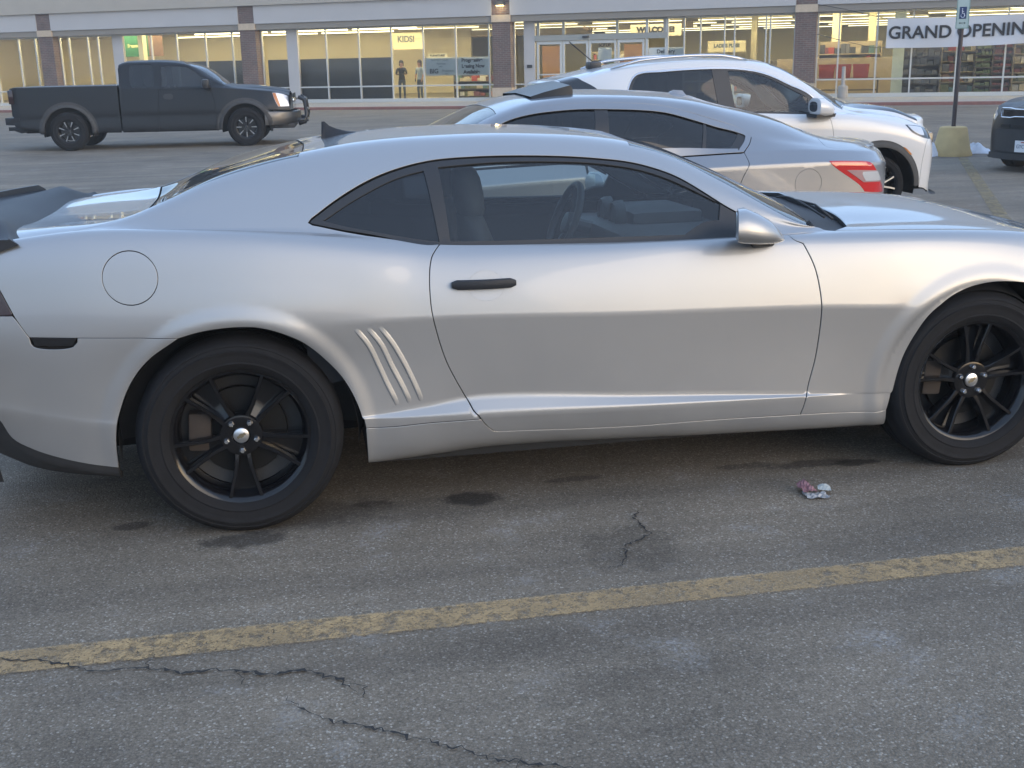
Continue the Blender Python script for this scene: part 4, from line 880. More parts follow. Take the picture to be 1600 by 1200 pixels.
SP={'dlo_top':[(-1.7494,5.883),(-1.613,5.951),(-1.4351,5.973),(-1.2689,5.974),(-1.12,5.917),(-0.8601,5.918),(-0.7104,5.914),(-0.5591,5.839),(-0.4101,5.814),(-0.2534,5.814),(-0.184,5.636),(-0.1652,5.298)],'dlo_rear':[(-0.1652,5.298),(-0.1968,4.696),(-0.2501,4.079)],'belt':[(-0.2509,4.054),(-0.594,4.01)],'rglass':[[(-1.0838,5.681),(-0.9477,5.702),(-0.8672,5.71),(-0.6638,5.739),(-0.4635,5.679)],[(-0.4635,5.679),(-0.5211,4.02)],[(-0.5211,4.02),(-0.5858,4.019),(-0.7947,4.0)]],'vent':[[(-0.4475,5.67),(-0.3014,5.616),(-0.2583,5.531),(-0.2514,5.352)],[(-0.2514,5.352),(-0.3514,4.125)],[(-0.3514,4.125),(-0.5004,4.04)],[(-0.5004,4.04),(-0.4475,5.67)]],'fglass':[[(-1.6922,5.571),(-1.5414,5.653),(-1.3831,5.698),(-1.2654,5.684),(-1.1477,5.667)]],'doorrear':[(-0.2517,4.029),(-0.2426,3.184),(-0.2632,2.939),(-0.2933,2.771)],'lamp':[[(0.2708,3.131),(0.4174,3.107),(0.5524,3.049),(0.6067,2.885)],[(0.6067,2.885),(0.6575,2.689),(0.7448,2.456)],[(0.7448,2.456),(0.5235,2.496)],[(0.5235,2.496),(0.488,2.602),(0.2822,2.974),(0.2708,3.131)]],'lampred':[[(0.2738,3.104),(0.4159,3.08),(0.5506,3.021),(0.6069,2.879)],[(0.6069,2.879),(0.3794,2.878)],[(0.3794,2.878),(0.282,2.984),(0.2738,3.104)]],'lampwhite':[[(0.3884,2.867),(0.6136,2.868)],[(0.6136,2.868),(0.6678,2.665)],[(0.6678,2.665),(0.5097,2.661)],[(0.5097,2.661),(0.3884,2.867)]],'reverse':[[(0.5007,2.84),(0.6174,2.851)],[(0.6174,2.851),(0.662,2.689)],[(0.662,2.689),(0.5233,2.683)],[(0.5233,2.683),(0.4971,2.797),(0.5007,2.84)]],'trunkseam':[(0.3727,7.189),(0.3381,6.333),(0.3395,4.769),(0.4808,4.358),(0.6716,4.226)],'roofwind':[(-1.7137,8.736),(-1.6919,6.862)],'fuel':[(0.2251,2.67),(0.2221,2.733),(0.2133,2.791),(0.1993,2.842),(0.1811,2.88),(0.1599,2.905),(0.1371,2.913),(0.1143,2.905),(0.0931,2.881),(0.0749,2.843),(0.0609,2.793),(0.0521,2.734),(0.0491,2.671),(0.0521,2.608),(0.0609,2.549),(0.0749,2.498),(0.0931,2.46),(0.1143,2.436),(0.1371,2.427),(0.1599,2.436),(0.1811,2.46),(0.1993,2.499),(0.2133,2.549),(0.2221,2.608),(0.2251,2.67)]}

sed_ = thing('silver_sedan', 'dusty silver sedan with a red and white tail lamp, parked just behind the coupe', 'car', (SD_X, SD_Y0, 0))
SS = sedan_surf(); SB = Body(SS, SD_W, .022)
spn = lambda n, ch, m=M_SILVER2, **k: SB.panel(n, ch, m, sed_, fmat=k.pop('fmat', M_GAP), **k)
Q = SP; FW = -2.776
tp = Q['dlo_top']; front_dlo = [(-1.95, 5.4), (-2.2, 4.6), (-2.33, 4.05)]
dlo_t = [(-2.33, 4.05), (-2.15, 4.7), (-1.95, 5.3), tp[0]]+[(x, min(v, 5.93)) for x, v in tp[1:-1]]+[tp[-1]]
dlo_r = Q['dlo_rear']; dlo_b = [(-.25, 4.03), (-.6, 4.0), (-1.3, 4.0), (-2.33, 4.05)]
ar_r = arc(SS, 0, .33, .375, 180, 0); ar_f = arc(SS, FW, .33, .375, 180, 0)
tr_s = [(.372, 9), (.372, 7.2), (.338, 6.3), (.338, 4.9), (.40, 4.45), (.55, 4.33), (.70, 4.3), (.78, 4.3)]
wr = [(.57, 9), (.55, 7.5), (.44, 6.6)]   # unused edge of rear deck
bl_t = [(-.30, 9), (-.29, 8.2), (-.30, 7.5)]; bl_b = [(.31, 7.35), (.345, 8), (.355, 9)]
shell = [tr_s[::-1][:-1] and tr_s[::-1], [(.372, 9), (.372, 9)] if False else [(.372, 9), (.355, 9)], bl_b[::-1], [(.31, 7.35), (-.30, 7.5)], bl_t[::-1], [(-.30, 9), (-1.72, 9)],
         [(-1.72, 9), (-1.72, 7.6), (-1.735, 6.7)], [(-1.735, 6.7), (-2.0, 6.55), (-2.3, 6.3), (-2.42, 5.6)], [(-2.42, 5.6), (-2.40, 4.6), (-2.38, 4.1)], [(-2.38, 4.1), (-2.33, 4.05)],
         dlo_t, [tp[-1], dlo_r[1], dlo_r[2]], Q['doorrear']+[(-.34, 2.3)], [(-.34, 2.3)]+ar_r[2:], [(.375, ar_r[-1][1]), (.42, 1.1)], [(.42, 1.1), (.78, 1.1)], [(.78, 1.1), (.78, 4.3)]]
spn('body_shell', shell, holes=[[Q['fuel']], Q['lamp']], mirror='join', hgap=0)
spn('fuel_door', [Q['fuel']], gap=.003)
spn('trunk_lid', [tr_s, [(.78, 4.3), (.78, 9)], [(.78, 9), (.372, 9)]], mirror='join', gap=.003)
spn('rear_window', [bl_t, [(-.30, 7.5), (.31, 7.35)], bl_b, [(.355, 9), (-.30, 9)]], m=M_GLSD, mirror='join', off=-.004)
spn('windshield', [[(-1.72, 9), (-1.72, 7.6), (-1.735, 6.7)], [(-1.735, 6.7), (-2.0, 6.55), (-2.3, 6.3), (-2.42, 5.6)], [(-2.42, 5.6), (-2.5, 7), (-2.55, 9)], [(-2.55, 9), (-1.72, 9)]], m=M_GLSW, mirror='join', off=-.004, fmat=M_TRIM)
drear = [[(-1.24, 3.98), (-.6, 3.99), (-.25, 3.98)], Q['doorrear']+[(-.34, 2.3)], [(-.34, 2.3)]+ar_r[2:0:-1]+[(-.40, .6)], [(-.40, .6), (-1.24, .6)], [(-1.24, .6), (-1.24, 3.98)]]
spn('rear_door', drear, gap=.003)
spn('front_door', [[(-2.33, 3.98), (-1.25, 3.98)], [(-1.25, 3.98), (-1.25, .6)], [(-1.25, .6), (-2.30, .6)], [(-2.30, .6), (-2.33, 3.98)]], gap=.003)
spn('fender', [[(-3.7, 4), (-2.38, 4.1)], [(-2.38, 4.1), (-2.34, 3.98)], [(-2.34, 3.98), (-2.31, 1.0)], [(-2.31, 1.0)]+ar_f[::-1][1:], [ar_f[0], (-3.7, .9)], [(-3.7, .9), (-3.7, 4)]], gap=.003)
spn('hood', [[(-3.7, 4), (-2.38, 4.1)], [(-2.38, 4.1), (-2.42, 5.6), (-2.5, 7), (-2.55, 9)], [(-2.55, 9), (-3.7, 9)], [(-3.7, 9), (-3.7, 4)]], mirror='join', gap=.003)
spn('rocker_panel', [[(-2.35, .58), (-.40, .58)], [(-.40, .58), (-.40, .1)], [(-.40, .1), (-2.35, .1)], [(-2.35, .1), (-2.35, .58)]])
dlo = [dlo_b, dlo_t, [tp[-1], dlo_r[1], dlo_r[2]], [dlo_r[2], (-.25, 4.03)]]
fg = [[(-2.2, 4.15), (-2.02, 4.9), (-1.85, 5.35), Q['fglass'][0][0]]+[(x, min(v, 5.68)) for x, v in Q['fglass'][0][1:]], [(-1.148, 5.66), (-1.19, 4.12)], [(-1.19, 4.12), (-2.2, 4.15)]]
rg = [[(-1.07, 5.66)]+[(x, min(v, 5.7)) for x, v in Q['rglass'][0][1:]], [Q['rglass'][0][-1], (-.52, 4.13)], [(-.52, 4.13), (-1.10, 4.13)], [(-1.10, 4.13), (-1.07, 5.66)]]
vg = [Q['vent'][0], [Q['vent'][0][-1], (-.345, 4.2)], [(-.345, 4.2), (-.495, 4.13)], [(-.495, 4.13), Q['vent'][0][0]]]
M_CHT = mat('satin_chrome_trim', (.50, .51, .53), .25, metal=.9)
spn('door_frame', dlo, holes=[dlo], gap=.004, hgap=-.036, off=.004, flange=.008, m=M_SILVER2)
spn('window_seal', dlo, holes=[fg, rg, vg], gap=.02, hgap=0, off=-.003, m=M_TRIM, flange=.01)
spn('door_glass', fg, m=M_GLSD, gap=-.004, off=-.008, flange=0); spn('door_glass', rg, m=M_GLSD, gap=-.004, off=-.008, flange=0); spn('quarter_glass', vg, m=M_GLSD, gap=-.004, off=-.008, flange=0)
spn('taillight', Q['lamp'], m=M_RED, gap=.002, off=.001)
spn('taillight_lens', Q['lampwhite'], m=mat('white_lens', (.33, .20, .19), .15, coat=.8), gap=.001, off=.004, flange=.003); spn('reversing_lens', Q['reverse'], m=M_CLR, gap=.001, off=.006, flange=.003)
SB.cap('rear_bumper', .78, .17, M_SILVER2, sed_, v0=.8, plan=.92, zk=.06, rings=14); SB.cap('front_bumper', -3.7, -.16, M_SILVER2, sed_, shrink=.18, zk=.2)
for r_ in ((-.5, -.15, 1.2, 3.9), (-1.4, -1.1, .7, 3.9), (-2.45, -2.2, .7, 4.2), (.0, .28, 2.2, 3.2)): spn('inner_panel', SB.rect(*r_), m=M_GAP, off=-.022, flange=0, res=.04)
spn('inner_panel', SB.rect(.25, .5, 4.3, 9), m=M_GAP, off=-.022, flange=0, res=.04, mirror='join'); spn('headliner', SB.rect(-1.65, -.3, 6.6, 9), m=M_INT, off=-.035, flange=0, res=.06, mirror='join')
for x, ar_ in ((0, 1), (FW, 1)):
    for side, y in ((-1, .03), (1, 2*SD_W-.03)): plain_wheel(sed_, x, y, .33, side, .335, .235, .85, 'five_split', .3); well(sed_, x, y, .33, side, .38)
solid(sed_, 'floor_pan', M_GAP, (-2.4, -.38, .1, 2*SD_W-.1, .2, .32), (-3.6, .7, .36, 2*SD_W-.36, .22, .5)); solid(sed_, 'dashboard', M_INT2, (-2.4, -1.95, .16, 2*SD_W-.16, .65, .98))
for y in (.5, 1.36): simple_seat(sed_, -1.15, y, -1)
solid(sed_, 'rear_bench', M_INT, (-.30, -.15, .25, 2*SD_W-.25, .4, 1.06))
# raised glass sunroof panel, fin antenna
b = MB(); secs = []
for x, h in ((-1.49, .004), (-1.40, .022), (-1.24, .052), (-1.225, .03)):
    z = SS.P(x, 8.2)[0, 2]; secs.append([(x, .46, z-.02), (x, .47, z+h*.8), (x, .93, z+h+.012), (x, 1.39, z+h*.8), (x, 1.40, z-.02)])
b.loft(secs, closed=False); b.quad([secs[-1][i] for i in range(5)]); b.build('sunroof_panel', mat('smoked_glass_panel', (.008, .009, .01), .3, spec=.3), sed_, auto=30)
b = MB(); b.loft([[(x, .93-w_, zb), (x, .93-w_*.4, zb+h), (x, .93+w_*.4, zb+h), (x, .93+w_, zb)] for x, zb, h, w_ in ((-.47, 1.385, .002, .02), (-.42, 1.385, .028, .025), (-.36, 1.378, .030, .022), (-.33, 1.372, .002, .015))]); b.build('antenna_fin', M_SILVER2, sed_, auto=40)

# ---------------------------------------------------------------- white SUV
# x measured from the front axle, nose towards +x
SU_X, SU_Y0, SU_W = 6.13, 6.95, .89
SU_RY=[[(0,.12)],[(-3.25,.25),(-2.9,.08),(-2.6,.03),(0,.02),(.45,.04),(.6,.10),(.73,.28)],[(-3.25,.2),(-2.9,.05),(-2.6,.0),(-1.3,.02),(0,.0),(.45,.02),(.58,.06),(.66,.14),(.73,.26)],
[(-3.25,.2),(-2.9,.05),(-2.6,.0),(-1.3,.012),(0,.0),(.42,.02),(.56,.055),(.65,.14),(.73,.27)],
[(-3.25,.26),(-2.6,.07),(-1.3,.06),(-.4,.06),(0,.09),(.35,.12),(.6,.19),(.73,.36)],
[(-3.25,.3),(-2.6,.14),(-1.3,.14),(-.6,.13),(-.3,.15),(.35,.2),(.73,.42)],
[(-3.25,.32),(-2.6,.23),(-1.3,.23),(-.9,.215),(-.6,.185),(-.4,.19),(-.1,.26),(.35,.30),(.73,.48)],
[(-3.25,.40),(-2.6,.33),(-1.3,.34),(-.7,.34),(0,.42),(.73,.58)],[(0,.62)],[(0,.89)]]
SU_RZ=[[(0,.2)],[(-3.25,.34),(0,.3),(.73,.22)],[(-3.25,.62),(0,.62),(.73,.48)],
[(-3.25,1.0),(-2.5,.98),(-1.3,.95),(-.2,.93),(.1,.895),(.35,.84),(.5,.79),(.73,.69)],
[(-3.25,1.15),(-2.5,1.12),(-1.36,1.083),(-.7,1.052),(-.35,1.04),(0,1.0),(.24,.96),(.45,.92),(.6,.87),(.73,.79)],
[(-3.25,1.3),(-2.8,1.33),(-2.5,1.31),(-1.3,1.31),(-.92,1.22),(-.6,1.1),(-.4,1.06),(0,1.025),(.3,.98),(.5,.93),(.73,.83)],
[(-3.25,1.37),(-3.03,1.42),(-2.835,1.46),(-2.52,1.50),(-2.24,1.53),(-1.745,1.552),(-1.51,1.542),(-1.32,1.518),(-1.14,1.472),(-.92,1.375),(-.69,1.265),(-.42,1.10),(-.3,1.07),(0,1.035),(.3,.99),(.5,.94),(.73,.845)],
[(-3.25,1.42),(-2.97,1.478),(-2.68,1.535),(-2.27,1.582),(-1.885,1.598),(-1.4,1.585),(-1.15,1.55),(-.92,1.475),(-.7,1.36),(-.45,1.215),(-.25,1.11),(-.1,1.075),(.15,1.04),(.4,.995),(.73,.88)],
[(-3.25,1.435),(-2.97,1.495),(-2.68,1.55),(-2.27,1.597),(-1.885,1.615),(-1.3,1.602),(-1.03,1.568),(-.87,1.515),(-.7,1.425),(-.56,1.36),(-.37,1.265),(-.2,1.175),(-.1,1.13),(.16,1.10),(.43,1.06),(.73,.945)],
[(-3.25,1.44),(-2.97,1.50),(-2.68,1.556),(-2.27,1.602),(-1.885,1.62),(-1.25,1.608),(-1.02,1.572),(-.865,1.52),(-.7,1.43),(-.55,1.365),(-.374,1.275),(-.19,1.185),(-.1,1.145),(.16,1.115),(.43,1.075),(.73,.985)]]
SU_SEG=[(0,4),(4,9)]
def suv_surf():
    def disp(x,z,v):
        d=np.zeros(len(x))
        for cx in(0,-2.52):
            r=np.hypot(x-cx,z-.30);d-=.018*(1-sstep(.42,.47,r))
        return d*(v<4.01)
    return Surf(SU_RY,SU_RZ,SU_SEG,-3.25,.73,.03,None,disp)
UP={'dlo_top':[(-2.6475,5.121),(-2.5198,5.822),(-2.2392,5.865),(-1.7461,5.85),(-1.5127,5.852),(-1.3177,5.836),(-1.1424,5.812),(-0.9325,5.788),(-0.712,5.757),(-0.4578,5.366)],'sill':[(-0.4571,5.0),(-0.5761,4.396),(-0.7217,3.976),(-1.3674,3.941)],'fglass':[[(-1.6433,5.716),(-1.4366,5.692),(-1.243,5.615),(-1.0369,5.484),(-0.7381,5.481)],[(-0.7381,5.481),(-0.7375,4.129)],[(-0.7375,4.129),(-1.3653,4.034),(-1.585,4.073)],[(-1.585,4.073),(-1.6433,5.716)]],'rglass':[[(-2.6017,5.163),(-2.5027,5.726),(-2.2415,5.77),(-1.7885,5.751)],[(-1.7885,5.751),(-1.7624,5.001),(-1.7503,4.103)]],'seam':[(-0.5789,4.3),(-0.5539,3.608),(-0.5283,3.046),(-0.5024,2.595),(-0.4828,2.102)],'hoodseam':[(-0.1379,7.072),(-0.2292,3.902),(-0.1714,3.552),(0.0426,3.766),(0.2848,4.228)],'lamp':[[(0.2861,3.5),(0.5107,4.645),(0.4968,3.85)],[(0.4968,3.85),(0.5744,3.535),(0.5643,3.109)],[(0.5643,3.109),(0.458,2.941),(0.3425,3.026),(0.2861,3.5)]],'blackhood':[[(-0.2709,7.467),(-0.149,7.47),(-0.0358,7.309),(0.1875,7.341),(0.4108,7.408),(0.5463,7.583)]],'archo':[(-0.22,2.203),(-0.1742,2.39),(-0.093,2.467),(0.0179,2.508),(0.1545,2.484),(0.3001,2.308),(0.4178,2.001),(0.4787,1.66),(0.5125,1.3)],'archi':[(-0.167,2.077),(-0.1285,2.18),(0.0163,2.24),(0.1947,2.069),(0.3223,1.817),(0.3935,1.522),(0.4217,1.191)],'marker':[(0.247,2.338),(0.2692,2.341),(0.3656,2.167),(0.336,2.137),(0.247,2.338)],'spoil':[[(-3.1956,9.0),(-3.1394,8.225),(-3.0694,6.294),(-2.9212,5.145)]],'roofseam':[(-3.0147,5.745),(-2.8304,5.806),(-2.5193,5.844)],'rail':[(-2.7602,6.789),(-2.6243,6.665),(-2.4635,6.622),(-2.0992,6.541),(-1.7425,6.5),(-1.4476,6.99),(-1.317,6.694)]}

suv = thing('white_suv', 'white compact SUV with a black hood panel and black arch cladding beyond the sedan', 'suv', (SU_X, SU_Y0, 0))
US = suv_surf(); UB = Body(US, SU_W, .022)
upn = lambda n, ch, m=M_WHITE, **k: UB.panel(n, ch, m, suv, fmat=k.pop('fmat', M_GAP), **k)
Q = UP; RW = -2.52; X1 = .73
tp = [(x, min(v, 5.86)) for x, v in Q['dlo_top']]; tp[-1] = (-.458, 4.25); tp.insert(-1, (-.58, 5.2)); tp[0] = (-2.68, 4.1); tp.insert(1, (-2.60, 5.3)); 
dlo_t = tp; dlo_b = [(-.458, 4.25), (-.6, 4.05), (-.75, 3.99), (-1.4, 3.98), (-2.68, 4.1)]
ao_f = arc(US, 0, .30, .475, 180, 0); ao_r = arc(US, RW, .30, .475, 180, 0)
hs = [(-.30, 5.0), (-.21, 4.15), (-.13, 3.9), (.04, 3.88), (.28, 4.0), (.5, 4.05), (X1, 4.1)]
wsT = [(-1.10, 9), (-1.09, 7.8), (-1.08, 6.9)]; wsS = [(-1.08, 6.9), (-.8, 6.75), (-.5, 6.5), (-.33, 6.1)]; wsB = [(-.33, 6.1), (-.2, 7.2), (-.12, 9)]
seam = [(-.458, 4.2), (-.56, 3.75), (-.545, 3.3), (-.515, 2.7), (-.485, 2.0)]
bh = [(-.33, 6.1), (-.27, 7.0), (-.15, 7.2), (.0, 7.25), (.19, 7.35), (.41, 7.45), (X1, 7.6)]
shell = [dlo_t, seam, [seam[-1]]+ao_f[1:], [ao_f[-1], (X1, .9)], [(X1, .9), (X1, 4.1)], hs[::-1], [(-.30, 5.0), (-.33, 6.1)], wsS[::-1], wsT[::-1], [(-1.10, 9), (-3.25, 9)], [(-3.25, 9), (-3.25, .9)], [(-3.25, .9), ao_r[0]], ao_r, [ao_r[-1], (-2.0, 1.3)], [(-2.0, 1.3), (-1.78, 2.4), (-1.73, 3.95)], [(-1.73, 3.95), (-2.3, 4.03), (-2.68, 4.1)]]
lampP = [[(.285, 3.5), (.40, 3.72), (.53, 3.9), (.62, 3.95)], [(.62, 3.95), (.62, 3.4), (.595, 3.05)], [(.595, 3.05), (.46, 2.94), (.345, 3.03), (.285, 3.5)]]
upn('body_shell', shell, holes=[lampP], mirror='join', hgap=0)
upn('headlight', lampP, m=M_BLK, gap=.001, off=.001); upn('headlight_lens', [[(.31, 3.48), (.40, 3.62), (.50, 3.74)], [(.50, 3.74), (.505, 3.10)], [(.505, 3.10), (.45, 3.03), (.36, 3.14), (.31, 3.48)]], m=M_CLR, off=.004, flange=.004)
upn('hood', [hs, [(X1, 4.1), (X1, 7.6)], bh[::-1], [(-.33, 6.1), (-.30, 5.0)]], gap=.003)
upn('hood_panel', [bh, [(X1, 7.6), (X1, 9)], [(X1, 9), (-.12, 9)], wsB[::-1]], m=M_BLK, mirror='join', gap=.001)
upn('windshield', [wsT, wsS, wsB, [(-.12, 9), (-1.10, 9)]], m=M_GLSW, mirror='join', off=-.004, fmat=M_TRIM)
upn('front_door', [[(-1.62, 3.97), (-.75, 3.98), (-.6, 4.04), (-.458, 4.2)], seam, [seam[-1], (-.50, .75)], [(-.50, .75), (-1.62, .75)], [(-1.62, .75), (-1.62, 3.97)]], gap=.003)
upn('rear_door', [[(-1.73, 3.95), (-1.63, 3.96)], [(-1.63, 3.96), (-1.63, .75)], [(-1.63, .75), (-2.02, .75)], [(-2.02, .75), (-2.0, 1.3), (-1.78, 2.4), (-1.73, 3.95)]], gap=.003)
upn('rocker_panel', [[(-2.05, .73), (-.48, .73)], [(-.48, .73), (-.48, .1)], [(-.48, .1), (-2.05, .1)], [(-2.05, .1), (-2.05, .73)]], m=M_CLAD)
ai_f = arc(US, 0, .30, .405, 180, 0); ai_r = arc(US, RW, .30, .405, 180, 0)
for o_, i_ in ((ao_f, ai_f), (ao_r, ai_r)): upn('arch_cladding', [o_, [o_[-1], i_[-1]], i_[::-1], [i_[0], o_[0]]], m=M_CLAD, off=.008, flange=.05)
upn('side_marker', [Q['marker'][:3], Q['marker'][2:4], [Q['marker'][3], Q['marker'][0]]], m=M_AMB, off=.013, flange=.006)
fg = [[(-1.575, 5.70), (-1.4366, 5.70), (-1.243, 5.64), (-1.03, 5.56), (-.74, 5.45)], [(-.74, 5.45), (-.735, 4.12)], [(-.735, 4.12), (-1.36, 4.06), (-1.53, 4.07)], [(-1.53, 4.07), (-1.575, 5.70)]]
rg = [[(-2.60, 4.6), (-2.55, 5.4), (-2.49, 5.72), (-2.24, 5.76), (-1.74, 5.74)], [(-1.74, 5.74), (-1.70, 4.08)], [(-1.70, 4.08), (-2.3, 4.12), (-2.60, 4.2)], [(-2.60, 4.2), (-2.60, 4.6)]]
dlo = [dlo_b, dlo_t[:]]
upn('window_surround', dlo, holes=[fg, rg], m=M_TRIM, gap=.003, hgap=0, off=-.003)
upn('chrome_strip', [dlo_t, [dlo_t[-1], (-.475, 4.2)], [(-.475, 4.2)]+[(x-.0, v-.085) for x, v in dlo_t[::-1][1:-1]]+[(-2.66, 4.2)], [(-2.66, 4.2), dlo_t[0]]], m=M_CHT, off=.004, flange=.006, gap=0)
upn('door_glass', fg, m=M_GLSW, gap=-.004, off=-.008, flange=0); upn('rear_glass', rg, m=M_GLSD, gap=-.004, off=-.008, flange=0)
upn('spoiler_underside', [[(-3.245, 8.9), (-3.16, 8.0), (-3.08, 6.9), (-3.02, 5.9), (-2.90, 5.05)], [(-2.90, 5.05), (-3.0, 4.4), (-3.24, 4.4)], [(-3.24, 4.4), (-3.245, 8.9)]], m=M_BLK, off=.004, flange=.006)
UB.cap('tailgate', -3.25, -.12, M_WHITE, suv, v0=.9, shrink=.1, zk=.08); UB.cap('bumper_lip', X1, .19, M_PLA, suv, v0=.0, v1=1.0, plan=.92, zk=.1, rings=14); UB.cap('front_bumper', X1, .20, M_WHITE, suv, v0=.9, plan=.92, zk=.1, rings=14)
upn('bumper_corner', [[(.48, 1.15), (.50, 2.2), (.56, 3.0), (X1, 3.2)], [(X1, 3.2), (X1, 1.15)], [(X1, 1.15), (.48, 1.15)]], off=.004, flange=.006)
for y_ in (1, -1):
    fy = (lambda p: p) if y_ > 0 else (lambda p: (p[0], 2*SU_W-p[1], p[2])); pts = []
    for x in np.linspace(-2.75, -1.35, 16):
        p = US.P(x, 6.75)[0]; n_ = US.N(x, 6.75)[0]; t = (x+2.75)/1.4; h = .012+.03*min(1, 5*t, 5*(1-t)); pts.append(fy(p+n_*h))
    b = MB(); b.tube(pts, [.008]+[.016]*14+[.008], 8); b.build('roof_rail', M_CHT, suv)
    b = MB(); secs = []
    for x, z0, z1, y0, y1 in ((-.78, 1.06, 1.20, -.20, .05), (-.77, 1.04, 1.215, -.22, .05), (-.70, 1.03, 1.21, -.215, .06), (-.62, 1.035, 1.17, -.18, .07), (-.55, 1.045, 1.10, -.08, .09)):
        secs.append([fy(((x), (y0+y1)/2+(y1-y0)/2*math.copysign(abs(math.cos(a))**.7, math.cos(a)), (z0+z1)/2+(z1-z0)/2*math.copysign(abs(math.sin(a))**.7, math.sin(a)))) for a in np.linspace(0, 2*math.pi, 19)[:-1]])
    b.loft(secs); mr = b.build('door_mirror', M_WHITE, suv, auto=40)
    b = MB(); b.loft([[fy(p) for p in ((-.80, -.19, 1.025), (-.58, -.14, 1.03), (-.50, .08, 1.02), (-.80, .08, 1.03))], [fy(p) for p in ((-.79, -.19, 1.058), (-.57, -.14, 1.06), (-.50, .08, 1.05), (-.79, .08, 1.06))]], smooth=False); b.build('mirror_base', M_TRIM, mr)
    b = MB(); q0 = np.array(secs[0]); c0 = q0.mean(0); b.quad([tuple(c0+(p-c0)*.7+np.array([-.003, 0, 0])) for p in q0]); b.build('mirror_glass', M_MIR, mr)
b = MB(); b.box(-2.83, -2.70, .80, .98, 1.53, 1.60, bev=.02); ab = b.build('antenna_base', M_TRIM, suv, auto=40); b = MB(); b.tube([(-2.76, .89, 1.59), (-3.02, .89, 1.80)], .006, 5); b.build('antenna_mast', M_TRIM, ab)
b = MB(); b.box(-3.20, -3.0, .88, .90, 1.78, 1.80); b.bm.free()
for r_ in ((-.62, -.40, 1.6, 4.2), (-1.8, -1.55, .8, 3.9), (-.35, .6, 3.7, 4.6)): upn('inner_panel', UB.rect(*r_), m=M_GAP, off=-.024, flange=0, res=.05)
upn('headliner', UB.rect(-2.9, -1.15, 6.6, 9), m=M_INT, off=-.035, flange=0, res=.06, mirror='join')
for x in (0, RW):
    for side, y in ((-1, .03), (1, 2*SU_W-.03)): plain_wheel(suv, x, y, .308, side, .313, .225, .85, 'five_split', .15, M_ALU, M_BLK); well(suv, x, y, .308, side, .42)
solid(suv, 'floor_pan', M_GAP, (-2.1, -.42, .1, 2*SU_W-.1, .2, .34), (-3.2, .8, .40, 2*SU_W-.40, .22, .5)); solid(suv, 'dashboard', mat('beige_dash', (.30, .29, .26), .7), (-.95, -.3, .14, 2*SU_W-.14, .65, 1.02), bev=.08)
for y in (.48, 1.30): simple_seat(suv, -1.72, y, 1)
solid(suv, 'rear_bench', M_INT, (-2.7, -2.5, .25, 2*SU_W-.25, .4, 1.2))

solid(suv, 'grille', M_BLK, (X1+.10, X1+.215, .60, 2*SU_W-.60, .56, .80))
# ---------------------------------------------------------------- charcoal pickup
# x measured from the rear axle, nose towards +x
TK_W=.96
TK_RY=[[(0,.18)],[(-1.05,.06),(-.9,.02),(0,.0),(4.0,.0),(4.35,.06),(4.62,.2)],[(-1.05,.05),(-.9,.01),(0,.0),(4.0,.0),(4.35,.06),(4.62,.18)],
[(-1.05,.05),(-.9,.01),(0,.0),(4.,.0),(4.35,.06),(4.62,.18)],[(-1.05,.07),(-.9,.03),(.9,.03),(1.2,.045),(3.2,.045),(3.6,.08),(4.35,.16),(4.62,.28)],
[(.9,.12),(3.0,.13),(3.3,.14),(3.6,.2),(4.62,.4)],[(.9,.19),(1.1,.2),(2.6,.21),(3.0,.19),(3.3,.18),(3.6,.3),(4.62,.5)],[(.9,.34),(2.6,.36),(3.3,.36),(4.62,.6)],[(0,.65)],[(0,.96)]]
TK_RZ=[[(0,.36)],[(-1.05,.5),(-.9,.44),(.5,.37),(3.3,.35),(4.0,.45),(4.62,.5)],[(0,.62),(4.62,.66)],[(-1.05,.80),(4,.80),(4.62,.78)],
[(-1.05,1.30),(1.09,1.30),(1.16,1.24),(3.0,1.22),(3.5,1.19),(4.2,1.12),(4.62,1.03)],
[(.93,1.42),(1.5,1.46),(2.5,1.44),(2.9,1.38),(3.2,1.27),(3.5,1.22),(4.2,1.145),(4.62,1.05)],
[(1.12,1.66),(1.2,1.69),(1.32,1.71),(2.0,1.705),(2.5,1.68),(2.7,1.58),(2.9,1.47),(3.1,1.36),(3.3,1.265),(3.5,1.23),(4.2,1.155),(4.62,1.06)],
[(1.12,1.73),(1.2,1.765),(1.32,1.785),(1.8,1.79),(2.3,1.765),(2.6,1.69),(2.8,1.60),(3.0,1.48),(3.2,1.36),(3.35,1.28),(3.5,1.245),(4.2,1.18),(4.62,1.07)],
[(1.12,1.75),(1.2,1.785),(1.32,1.805),(1.8,1.81),(2.3,1.785),(2.6,1.72),(2.83,1.64),(3.1,1.475),(3.33,1.305),(3.45,1.27),(3.8,1.25),(4.2,1.20),(4.62,1.09)],
[(1.12,1.755),(1.2,1.79),(1.32,1.81),(1.8,1.815),(2.28,1.79),(2.6,1.735),(2.83,1.665),(3.1,1.49),(3.33,1.31),(3.45,1.28),(3.8,1.262),(4.2,1.21),(4.56,1.145),(4.62,1.10)]]
TK_SEG=[(0,4),(4,9)]
def truck_disp(x,z,v):
    d=np.zeros(len(x))
    for cx in(.03,3.70):
        r=np.hypot(x-cx,(z-.40)*1.05);d-=.035*(1-sstep(.53,.57,r))
    return d*(v<3.9)
def truck_cab(): return Surf(TK_RY,TK_RZ,TK_SEG,1.13,4.62,.015,None,truck_disp)
def truck_bed(): return Surf([l for l in TK_RY[:5]],[l for l in TK_RZ[:5]],[(0,4)],-1.05,1.10,.015,None,truck_disp)
